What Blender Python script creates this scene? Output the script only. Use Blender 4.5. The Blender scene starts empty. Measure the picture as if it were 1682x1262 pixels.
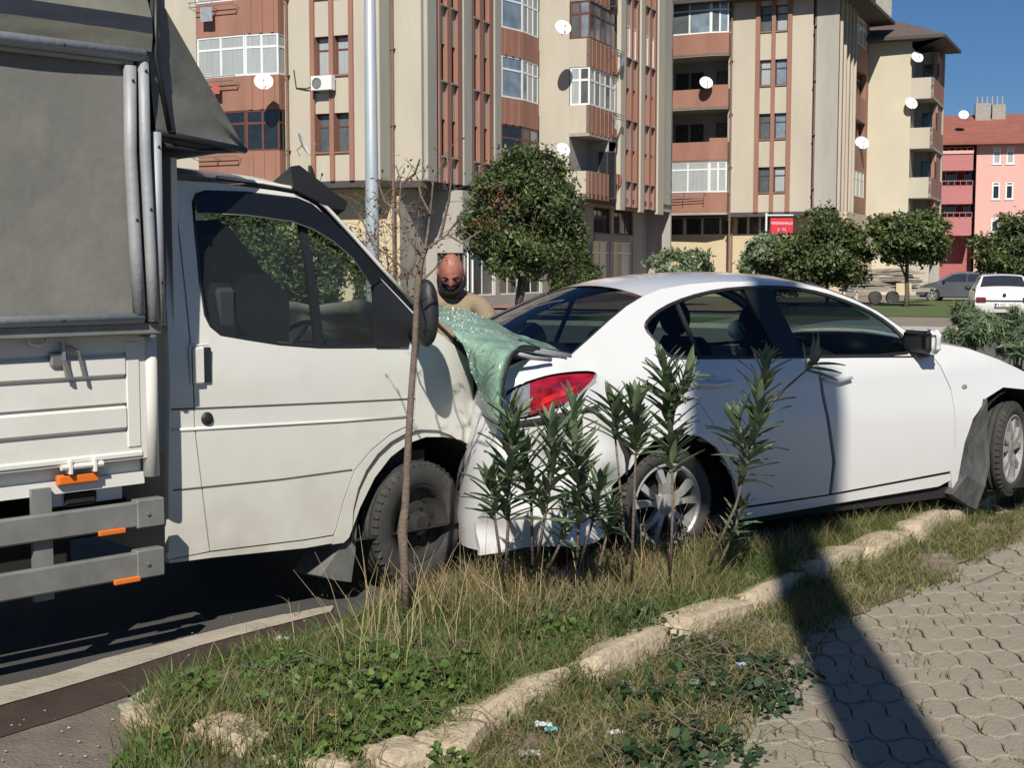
import bpy, bmesh, math, random
import numpy as np
from mathutils import Vector, Matrix, noise, geometry
R = math.radians
random.seed(7); rng = np.random.default_rng(7)
SC = bpy.context.scene
COL = SC.collection
# ------------------------------------------------------------------ camera
CAMH, FPX = 1.65, 2224.0
PITCH = math.atan((631 - 440) / FPX)
cd = bpy.data.cameras.new('camera'); cam = bpy.data.objects.new('camera', cd); COL.objects.link(cam)
cam.location = (0, 0, CAMH); cam.rotation_euler = (R(90) - PITCH, 0, 0)
cd.sensor_width = 36; cd.lens = FPX / 1682 * 36; cd.clip_start = 0.05; cd.clip_end = 3000
SC.camera = cam
# ------------------------------------------------------------------ sky and sun
SUN_H, SUN_E = 4.5, 41.0          # heading the light travels (clockwise from +Y) and its elevation
w = bpy.data.worlds.new('World'); SC.world = w; w.use_nodes = True
nt = w.node_tree; nt.nodes.clear()
sky = nt.nodes.new('ShaderNodeTexSky'); sky.sky_type = 'NISHITA'; sky.sun_disc = False
sky.sun_elevation = R(SUN_E); sky.sun_rotation = R(180 + SUN_H); sky.air_density = 1.0; sky.dust_density = 0.05; sky.ozone_density = 5.0
bg = nt.nodes.new('ShaderNodeBackground'); bg.inputs[1].default_value = 0.055
wo = nt.nodes.new('ShaderNodeOutputWorld')
tint = nt.nodes.new('ShaderNodeMix'); tint.data_type = 'RGBA'; tint.blend_type = 'MULTIPLY'; tint.inputs[0].default_value = 1; tint.inputs[7].default_value = (.50, .70, .92, 1)
nt.links.new(sky.outputs[0], tint.inputs[6]); nt.links.new(tint.outputs[2], bg.inputs[0]); nt.links.new(bg.outputs[0], wo.inputs[0])
sd = bpy.data.lights.new('sun', 'SUN'); sun = bpy.data.objects.new('sun', sd); COL.objects.link(sun)
sd.energy = 4.7; sd.angle = R(0.5); sd.color = (1.0, 0.94, 0.84)
tv = Vector((math.sin(R(SUN_H)) * math.cos(R(SUN_E)), math.cos(R(SUN_H)) * math.cos(R(SUN_E)), -math.sin(R(SUN_E))))
sun.rotation_euler = tv.to_track_quat('-Z', 'Y').to_euler(); sun.location = (-2, -10, 12)
vs = SC.view_settings; vs.view_transform = 'Standard'; vs.look = 'None'; vs.exposure = 0.22; vs.gamma = 1; vs.use_curve_mapping = False
SC.cycles.max_bounces = 6; SC.cycles.diffuse_bounces = 2; SC.cycles.glossy_bounces = 3; SC.cycles.transmission_bounces = 4
SC.cycles.transparent_max_bounces = 12; SC.cycles.caustics_reflective = False; SC.cycles.caustics_refractive = False

# ------------------------------------------------------------------ geometry helpers
def ray(px, py):
    x = (px - 841) / FPX; y = (631 - py) / FPX
    return np.array((x, math.cos(PITCH) + y * math.sin(PITCH), -math.sin(PITCH) + y * math.cos(PITCH)))
def at_depth(px, py, Y):
    d = ray(px, py); t = Y / d[1]; return (d[0] * t, Y, CAMH + d[2] * t)
def ground(px, py, z=0.0):
    d = ray(px, py); t = (z - CAMH) / d[2]; return (d[0] * t, d[1] * t, z)
def height(py, Y): return at_depth(841, py, Y)[2]
class Fr:
    """vertical side plane: x along the heading, y inward (away from the camera), z up"""
    def __init__(s, O, h):
        s.O = (O[0], O[1]); s.h = h; s.f = (math.sin(R(h)), math.cos(R(h))); s.l = (-math.cos(R(h)), math.sin(R(h)))
    def w(s, x, y, z): return (s.O[0] + s.f[0] * x + s.l[0] * y, s.O[1] + s.f[1] * x + s.l[1] * y, z)
    def hit(s, px, py, g=0.0):
        d = ray(px, py)
        dx = d[0] * s.f[0] + d[1] * s.f[1]; dy = d[0] * s.l[0] + d[1] * s.l[1]
        ox = -(s.O[0] * s.f[0] + s.O[1] * s.f[1]); oy = -(s.O[0] * s.l[0] + s.O[1] * s.l[1])
        y = 0.0 if callable(g) else g
        for _ in range(40 if callable(g) else 1):
            t = (y - oy) / dy; x = ox + dx * t; z = CAMH + d[2] * t
            if callable(g): y = 0.6 * g(x, z) + 0.4 * y
        return x, z
    def u(s, px, py=300, g=0.0): return s.hit(px, py, g)[0]
def seg(P, Q): return Fr(P, math.degrees(math.atan2(Q[0] - P[0], Q[1] - P[1]))), math.hypot(Q[0] - P[0], Q[1] - P[1])
ORG = {}
def tag(o, label=None, cat=None, group=None, kind=None):
    for k, v in (('label', label), ('category', cat), ('group', group), ('kind', kind)):
        if v: o[k] = v
    return o
def empty(name, loc=(0, 0, 0), rz=0.0, label=None, cat=None, group=None, world=True):
    o = bpy.data.objects.new(name, None); COL.objects.link(o); o.location = loc; o.rotation_euler = (0, 0, rz)
    o.empty_display_size = 0.2
    ORG[o.name] = tuple(loc) if world else (0, 0, 0)
    return tag(o, label, cat, group)
def mk(name, V, F_, mat, parent=None, smooth=False, loc=None, mi=None):
    me = bpy.data.meshes.new(name)
    o3 = (0, 0, 0)
    if parent is not None: o3 = ORG.get(parent.name, (0, 0, 0))
    elif loc is not None: o3 = loc
    A = np.asarray(V, dtype=float).reshape(-1, 3) - np.asarray(o3)
    me.from_pydata(A.tolist(), [], [tuple(f) for f in F_])
    for m in (mat if isinstance(mat, (list, tuple)) else [mat]): me.materials.append(m)
    if mi is not None: me.polygons.foreach_set('material_index', mi)
    if smooth: me.polygons.foreach_set('use_smooth', [True] * len(me.polygons))
    me.update()
    o = bpy.data.objects.new(name, me); COL.objects.link(o)
    if parent is not None:
        o.parent = parent; ORG[o.name] = o3
    elif loc is not None: o.location = loc
    return o
def quads(name, V, mat, parent=None, n=4, loc=None, smooth=False):
    """fast mesh of separate n-gons from an (m*n,3) array"""
    V = np.asarray(V, dtype=np.float32).reshape(-1, 3)
    if loc is not None: V = V - np.asarray(loc, dtype=np.float32)
    elif parent is not None: V = V - np.asarray(ORG.get(parent.name, (0, 0, 0)), dtype=np.float32)
    me = bpy.data.meshes.new(name); nv = len(V); nf = nv // n
    me.vertices.add(nv); me.vertices.foreach_set('co', V.ravel())
    me.loops.add(nv); me.loops.foreach_set('vertex_index', np.arange(nv, dtype=np.int32))
    me.polygons.add(nf); me.polygons.foreach_set('loop_start', np.arange(0, nv, n, dtype=np.int32))
    me.materials.append(mat); me.update(calc_edges=True)
    if smooth: me.polygons.foreach_set('use_smooth', [True] * nf)
    o = bpy.data.objects.new(name, me); COL.objects.link(o)
    if parent is not None: o.parent = parent; ORG[o.name] = ORG.get(parent.name, (0, 0, 0))
    elif loc is not None: o.location = loc
    return o
BOXF = [(0, 3, 2, 1), (4, 5, 6, 7), (0, 1, 5, 4), (1, 2, 6, 5), (2, 3, 7, 6), (3, 0, 4, 7)]
class MB:
    def __init__(s, tr=None): s.V = []; s.F = []; s.tr = tr; s.M = []; s.m = 0
    def add(s, V, F_):
        n = len(s.V); s.V += [tuple(s.tr(*v)) if s.tr else tuple(v) for v in V]; s.F += [tuple(i + n for i in f) for f in F_]; s.M += [s.m] * len(F_)
        return s
    def box(s, x0, x1, y0, y1, z0, z1):
        return s.add([(x0, y0, z0), (x1, y0, z0), (x1, y1, z0), (x0, y1, z0), (x0, y0, z1), (x1, y0, z1), (x1, y1, z1), (x0, y1, z1)], BOXF)
    def bbox(s, x0, x1, y0, y1, z0, z1, b=0.01, seed=None, jit=0.0):
        """box with all edges cut at b"""
        rr = random.Random(seed); V = []; F_ = []
        xs, ys, zs = (x0, x1), (y0, y1), (z0, z1); idx = {}
        for i in (0, 1):
            for j in (0, 1):
                for k in (0, 1):
                    sx, sy, sz = (1, -1)[i], (1, -1)[j], (1, -1)[k]
                    for a, (ax, ay, az) in enumerate(((0, 1, 1), (1, 0, 1), (1, 1, 0))):
                        idx[(i, j, k, a)] = len(V)
                        V.append((xs[i] + sx * b * ax + rr.uniform(-jit, jit), ys[j] + sy * b * ay + rr.uniform(-jit, jit), zs[k] + sz * b * az + rr.uniform(-jit, jit)))
        g = idx
        for i in (0, 1): F_.append(tuple(g[(i, j, k, 0)] for j, k in ((0, 0), (1, 0), (1, 1), (0, 1)))[::1 if i else -1])
        for j in (0, 1): F_.append(tuple(g[(i, j, k, 1)] for i, k in ((0, 0), (1, 0), (1, 1), (0, 1)))[::-1 if j else 1])
        for k in (0, 1): F_.append(tuple(g[(i, j, k, 2)] for i, j in ((0, 0), (1, 0), (1, 1), (0, 1)))[::1 if k else -1])
        for j in (0, 1):
            for k in (0, 1): F_.append((g[(0, j, k, 1)], g[(1, j, k, 1)], g[(1, j, k, 2)], g[(0, j, k, 2)]))
        for i in (0, 1):
            for k in (0, 1): F_.append((g[(i, 0, k, 0)], g[(i, 1, k, 0)], g[(i, 1, k, 2)], g[(i, 0, k, 2)]))
            for j in (0, 1): F_.append((g[(i, j, 0, 0)], g[(i, j, 1, 0)], g[(i, j, 1, 1)], g[(i, j, 0, 1)]))
        for i in (0, 1):
            for j in (0, 1):
                for k in (0, 1): F_.append((g[(i, j, k, 0)], g[(i, j, k, 1)], g[(i, j, k, 2)]))
        return s.add(V, F_)
    def tube(s, P, r, n=8, cap=True, flat=1.0):
        P = [Vector(p) for p in P]; rs = r if isinstance(r, (list, tuple)) else [r] * len(P)
        V = []; F_ = []; up = None
        for i, p in enumerate(P):
            t = (P[min(i + 1, len(P) - 1)] - P[max(i - 1, 0)]).normalized()
            if up is None: up = t.orthogonal().normalized()
            up = (up - t * up.dot(t)).normalized(); sd_ = t.cross(up)
            for k in range(n):
                a = 2 * math.pi * k / n; V.append(p + (up * math.cos(a) + sd_ * math.sin(a) * flat) * rs[i])
        for i in range(len(P) - 1):
            for k in range(n): F_.append((i * n + k, i * n + (k + 1) % n, (i + 1) * n + (k + 1) % n, (i + 1) * n + k))
        if cap: F_ += [tuple(range(n))[::-1], tuple(range((len(P) - 1) * n, len(P) * n))]
        return s.add(V, F_)
    def grid(s, G):
        m = len(G[0]); V = [p for row in G for p in row]; F_ = []
        for i in range(len(G) - 1):
            for j in range(m - 1): F_.append((i * m + j, (i + 1) * m + j, (i + 1) * m + j + 1, i * m + j + 1))
        return s.add(V, F_)
    def prism(s, P, fn0, fn1):
        """polygon P extruded between two maps"""
        n = len(P); V = [fn0(*p) for p in P] + [fn1(*p) for p in P]
        return s.add(V, [tuple(range(n))[::-1], tuple(range(n, 2 * n))] + [(i, (i + 1) % n, (i + 1) % n + n, i + n) for i in range(n)])
    def lathe(s, prof, c=(0, 0, 0), ax='y', n=32):
        """prof: (radius, along)"""
        V = []; F_ = []; m = len(prof)
        for k in range(n):
            a = 2 * math.pi * k / n; ca, sa = math.cos(a), math.sin(a)
            for r, h in prof:
                q = {'y': (r * ca, h, r * sa), 'z': (r * ca, r * sa, h), 'x': (h, r * ca, r * sa)}[ax]
                V.append((c[0] + q[0], c[1] + q[1], c[2] + q[2]))
        for k in range(n):
            for j in range(m - 1): F_.append((k * m + j, ((k + 1) % n) * m + j, ((k + 1) % n) * m + j + 1, k * m + j + 1))
        return s.add(V, F_)
    def ell(s, c, rx, ry, rz, n=12, m=8):
        V = []; F_ = []
        for i in range(m + 1):
            t = math.pi * i / m
            for k in range(n):
                a = 2 * math.pi * k / n; V.append((c[0] + rx * math.sin(t) * math.cos(a), c[1] + ry * math.sin(t) * math.sin(a), c[2] + rz * math.cos(t)))
        for i in range(m):
            for k in range(n): F_.append((i * n + k, (i + 1) * n + k, (i + 1) * n + (k + 1) % n, i * n + (k + 1) % n))
        return s.add(V, F_)
    def out(s, name, mat, parent=None, smooth=False, loc=None):
        return mk(name, s.V, s.F, mat, parent, smooth, loc, s.M if isinstance(mat, (list, tuple)) else None)
def inpoly(p, P):
    x, y = p; c = False; j = len(P) - 1
    for i in range(len(P)):
        xi, yi = P[i]; xj, yj = P[j]
        if (yi > y) != (yj > y) and x < (xj - xi) * (y - yi) / (yj - yi) + xi: c = not c
        j = i
    return c
def area(P): return 0.5 * sum(P[i][0] * P[(i + 1) % len(P)][1] - P[(i + 1) % len(P)][0] * P[i][1] for i in range(len(P)))
def inset(P, d):
    n = len(P); s = 1 if area(P) > 0 else -1; out = []
    for i in range(n):
        a, b, c = P[i - 1], P[i], P[(i + 1) % n]
        e1 = Vector((b[0] - a[0], b[1] - a[1])).normalized(); e2 = Vector((c[0] - b[0], c[1] - b[1])).normalized()
        n1 = Vector((-e1.y, e1.x)) * s; n2 = Vector((-e2.y, e2.x)) * s; m = (n1 + n2)
        k = max(0.35, m.length / 2); m = m.normalized()
        out.append((b[0] + m.x * d / k, b[1] + m.y * d / k))
    return out
def smooth_poly(P, it=1):
    for _ in range(it):
        Q = []
        for i in range(len(P)):
            a, b = P[i], P[(i + 1) % len(P)]
            Q += [(a[0] * .75 + b[0] * .25, a[1] * .75 + b[1] * .25), (a[0] * .25 + b[0] * .75, a[1] * .25 + b[1] * .75)]
        P = Q
    return P
def densify(P, d=0.12):
    Q = []
    for i in range(len(P)):
        a, b = P[i], P[(i + 1) % len(P)]; L = math.hypot(b[0] - a[0], b[1] - a[1]); k = max(1, int(L / d))
        Q += [(a[0] + (b[0] - a[0]) * j / k, a[1] + (b[1] - a[1]) * j / k) for j in range(k)]
    return Q
def panel(name, outline, holes, g, mat, parent, th=0.03, step=0.08, tr=None, dent=None, smooth=True, flip=False):
    """sheet-metal panel: outline in (x,z), lying on y=g(x,z), with thickness and turned-in edges"""
    out = densify(outline, step * .8); hs = [densify(h, step * .8) for h in holes]
    V2 = []; E = []
    for P in [out] + hs:
        n = len(V2); V2 += P; E += [(n + i, n + (i + 1) % len(P)) for i in range(len(P))]
    nb = len(V2)
    x0, x1 = min(p[0] for p in out), max(p[0] for p in out); z0, z1 = min(p[1] for p in out), max(p[1] for p in out)
    B = np.array(V2)
    for x in np.arange(x0 + step / 2, x1, step):
        for z in np.arange(z0 + step / 2, z1, step):
            if inpoly((x, z), out) and not any(inpoly((x, z), h) for h in hs) and np.min(np.hypot(B[:, 0] - x, B[:, 1] - z)) > step * 0.45: V2.append((x, z))
    v, _, f, *_r = geometry.delaunay_2d_cdt([Vector(p) for p in V2], E, [], 0, 1e-6)
    T = []
    for t in f:
        c = (sum(v[i][0] for i in t) / 3, sum(v[i][1] for i in t) / 3)
        if inpoly(c, out) and not any(inpoly(c, h) for h in hs): T.append(tuple(t))
    def P3(p, o=0.0):
        y = (g(p[0], p[1]) if callable(g) else g) + o
        q = (p[0], y, p[1])
        if dent: q = dent(*q)
        return tr(*q) if tr else q
    # orient so that the face looks toward -y
    T2 = []
    for t in T:
        a, b, c = (v[i] for i in t); ar = (b[0] - a[0]) * (c[1] - a[1]) - (c[0] - a[0]) * (b[1] - a[1])
        if abs(ar) > 2e-6: T2.append(t if (ar > 0) != flip else t[::-1])
    n = len(v); V = [P3(p) for p in v]; F_ = list(T2)
    if th:
        V += [P3(p, th) for p in v]; F_ += [tuple(i + n for i in t[::-1]) for t in T2]
        ec = {}
        for t in T2:
            for i in range(3):
                e = (t[i], t[(i + 1) % 3]); k = (min(e), max(e)); ec[k] = None if k in ec else e
        F_ += [(e[1], e[0], e[0] + n, e[1] + n) for e in ec.values() if e]
    o = mk(name, V, F_, mat, parent, False)
    if smooth:
        k = len(T2); o.data.polygons.foreach_set('use_smooth', [i < k for i in range(len(F_))])
        me = o.data; es = set()
        if th:
            for e in ec.values():
                if e: es.add((min(e), max(e)))
            for ed in me.edges:
                if tuple(sorted(ed.vertices)) in es: ed.use_edge_sharp = True
    return o
def copy_tree(o, parent=None):
    c = o.copy(); COL.objects.link(c); c.parent = parent; ORG[c.name] = ORG.get(o.name, (0, 0, 0))
    for ch in list(o.children): copy_tree(ch, c)
    return c
def strip(name, P, W, mat, parent, crown=0.05, n=10, bow=0.0, dent=None, th=0.0, smooth=True, c0=0.0, c1=1.0, wf=None):
    """skin between the near edge P [(x,y,z)] and its mirror image at W-y"""
    G = []
    for (x, y, z) in P:
        row = []
        for k in range(n + 1):
            t = c0 + (c1 - c0) * k / n; b = 1 - (2 * t - 1) ** 2
            q = (x + bow * b, y + (W - 2 * y) * t, z + crown * b)
            row.append(dent(*q) if dent else q)
        G.append(row)
    m = MB(); m.grid(G); return m.out(name, mat, parent, smooth)

# ------------------------------------------------------------------ materials
MATS = {}
def mat(name, col, rough=0.7, metal=0.0, var=0.12, scale=4.0, bump=0.0, bscale=60.0, coat=0.0, stretch=None, dirt=None, dscale=1.2, damt=0.5, island=0.0, hue=0.0, trans=0.0, spec=0.5, band=None):
    if name in MATS: return MATS[name]
    m = bpy.data.materials.new(name); m.use_nodes = True; t = m.node_tree; N = t.nodes; L = t.links; N.clear()
    out = N.new('ShaderNodeOutputMaterial'); b = N.new('ShaderNodeBsdfPrincipled'); L.new(b.outputs[0], out.inputs[0])
    b.inputs['Roughness'].default_value = rough; b.inputs['Metallic'].default_value = metal
    b.inputs['Coat Weight'].default_value = coat; b.inputs['Coat Roughness'].default_value = 0.08
    b.inputs['Specular IOR Level'].default_value = spec
    tc = N.new('ShaderNodeTexCoord'); mp = N.new('ShaderNodeMapping'); L.new(tc.outputs['Object'], mp.inputs[0])
    if stretch: mp.inputs['Scale'].default_value = stretch
    nz = N.new('ShaderNodeTexNoise'); nz.inputs['Scale'].default_value = scale; nz.inputs['Detail'].default_value = 6; nz.inputs['Roughness'].default_value = 0.6
    L.new(mp.outputs[0], nz.inputs[0])
    mx = N.new('ShaderNodeMix'); mx.data_type = 'RGBA'
    mx.inputs[6].default_value = (*[c * (1 - var) for c in col], 1); mx.inputs[7].default_value = (*[min(1, c * (1 + var)) for c in col], 1)
    rp = N.new('ShaderNodeMapRange'); rp.inputs[1].default_value = 0.3; rp.inputs[2].default_value = 0.7
    L.new(nz.outputs[0], rp.inputs[0]); L.new(rp.outputs[0], mx.inputs[0]); cur = mx.outputs[2]
    if dirt:
        n2 = N.new('ShaderNodeTexNoise'); n2.inputs['Scale'].default_value = dscale; n2.inputs['Detail'].default_value = 8; n2.inputs['Roughness'].default_value = 0.7
        L.new(mp.outputs[0], n2.inputs[0])
        r2 = N.new('ShaderNodeMapRange'); r2.inputs[1].default_value = 0.48; r2.inputs[2].default_value = 0.72; r2.inputs[4].default_value = damt
        L.new(n2.outputs[0], r2.inputs[0])
        m2 = N.new('ShaderNodeMix'); m2.data_type = 'RGBA'; m2.inputs[7].default_value = (*dirt, 1)
        L.new(r2.outputs[0], m2.inputs[0]); L.new(cur, m2.inputs[6]); cur = m2.outputs[2]
    if band:   # dirt that thickens toward the ground line: (z0, z1, colour, amount)
        sx = N.new('ShaderNodeSeparateXYZ'); L.new(tc.outputs['Object'], sx.inputs[0])
        r4 = N.new('ShaderNodeMapRange'); r4.inputs[1].default_value = band[1]; r4.inputs[2].default_value = band[0]; r4.inputs[4].default_value = band[3]
        n4 = N.new('ShaderNodeTexNoise'); n4.inputs['Scale'].default_value = 5; n4.inputs['Detail'].default_value = 8; L.new(tc.outputs['Object'], n4.inputs[0])
        L.new(sx.outputs[2], r4.inputs[0]); mm = N.new('ShaderNodeMath'); mm.operation = 'MULTIPLY'; L.new(r4.outputs[0], mm.inputs[0]); L.new(n4.outputs[0], mm.inputs[1])
        m5 = N.new('ShaderNodeMix'); m5.data_type = 'RGBA'; m5.inputs[7].default_value = (*band[2], 1); L.new(mm.outputs[0], m5.inputs[0]); L.new(cur, m5.inputs[6]); cur = m5.outputs[2]
    if island:
        gi = N.new('ShaderNodeNewGeometry'); hs = N.new('ShaderNodeHueSaturation')
        r3 = N.new('ShaderNodeMapRange'); r3.inputs[3].default_value = 1 - island; r3.inputs[4].default_value = 1 + island
        L.new(gi.outputs['Random Per Island'], r3.inputs[0]); L.new(r3.outputs[0], hs.inputs['Value'])
        if hue:
            ml = N.new('ShaderNodeMath'); ml.operation = 'MULTIPLY'; ml.inputs[1].default_value = 7.31; fr = N.new('ShaderNodeMath'); fr.operation = 'FRACT'
            L.new(gi.outputs['Random Per Island'], ml.inputs[0]); L.new(ml.outputs[0], fr.inputs[0])
            r5 = N.new('ShaderNodeMapRange'); r5.inputs[3].default_value = 0.5 - hue; r5.inputs[4].default_value = 0.5 + hue * 0.5
            L.new(fr.outputs[0], r5.inputs[0]); L.new(r5.outputs[0], hs.inputs['Hue'])
        L.new(cur, hs.inputs['Color']); cur = hs.outputs[0]
    L.new(cur, b.inputs['Base Color'])
    if bump:
        n3 = N.new('ShaderNodeTexNoise'); n3.inputs['Scale'].default_value = bscale; n3.inputs['Detail'].default_value = 5; L.new(mp.outputs[0], n3.inputs[0])
        bp = N.new('ShaderNodeBump'); bp.inputs['Strength'].default_value = bump; bp.inputs['Distance'].default_value = 0.02
        L.new(n3.outputs[0], bp.inputs['Height']); L.new(bp.outputs[0], b.inputs['Normal'])
    if trans:
        tr_ = N.new('ShaderNodeBsdfTranslucent'); L.new(cur, tr_.inputs[0]); ms = N.new('ShaderNodeMixShader'); ms.inputs[0].default_value = trans
        L.new(b.outputs[0], ms.inputs[1]); L.new(tr_.outputs[0], ms.inputs[2]); L.new(ms.outputs[0], out.inputs[0])
    MATS[name] = m; return m
def glass(name, tint, rough=0.02, refl=0.5, diff=0.0, dcol=(0.1, 0.12, 0.12)):
    """thin sheet glass: tinted see-through, mirror-like at grazing angles, with a film of dust"""
    if name in MATS: return MATS[name]
    m = bpy.data.materials.new(name); m.use_nodes = True; t = m.node_tree; N = t.nodes; L = t.links; N.clear()
    out = N.new('ShaderNodeOutputMaterial'); tr_ = N.new('ShaderNodeBsdfTransparent'); tr_.inputs[0].default_value = (*tint, 1)
    gl = N.new('ShaderNodeBsdfGlossy'); gl.inputs['Roughness'].default_value = rough; gl.inputs[0].default_value = (.9, .95, 1, 1)
    fz = N.new('ShaderNodeFresnel'); fz.inputs[0].default_value = 1.5; ml = N.new('ShaderNodeMath'); ml.operation = 'MULTIPLY'; ml.inputs[1].default_value = refl * 2; ml.use_clamp = True
    L.new(fz.outputs[0], ml.inputs[0]); ms = N.new('ShaderNodeMixShader'); L.new(ml.outputs[0], ms.inputs[0]); L.new(tr_.outputs[0], ms.inputs[1]); L.new(gl.outputs[0], ms.inputs[2])
    last = ms
    if diff:
        df = N.new('ShaderNodeBsdfDiffuse'); df.inputs[0].default_value = (*dcol, 1); m2 = N.new('ShaderNodeMixShader'); m2.inputs[0].default_value = diff
        L.new(ms.outputs[0], m2.inputs[1]); L.new(df.outputs[0], m2.inputs[2]); last = m2
    L.new(last.outputs[0], out.inputs[0]); MATS[name] = m; return m
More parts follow.
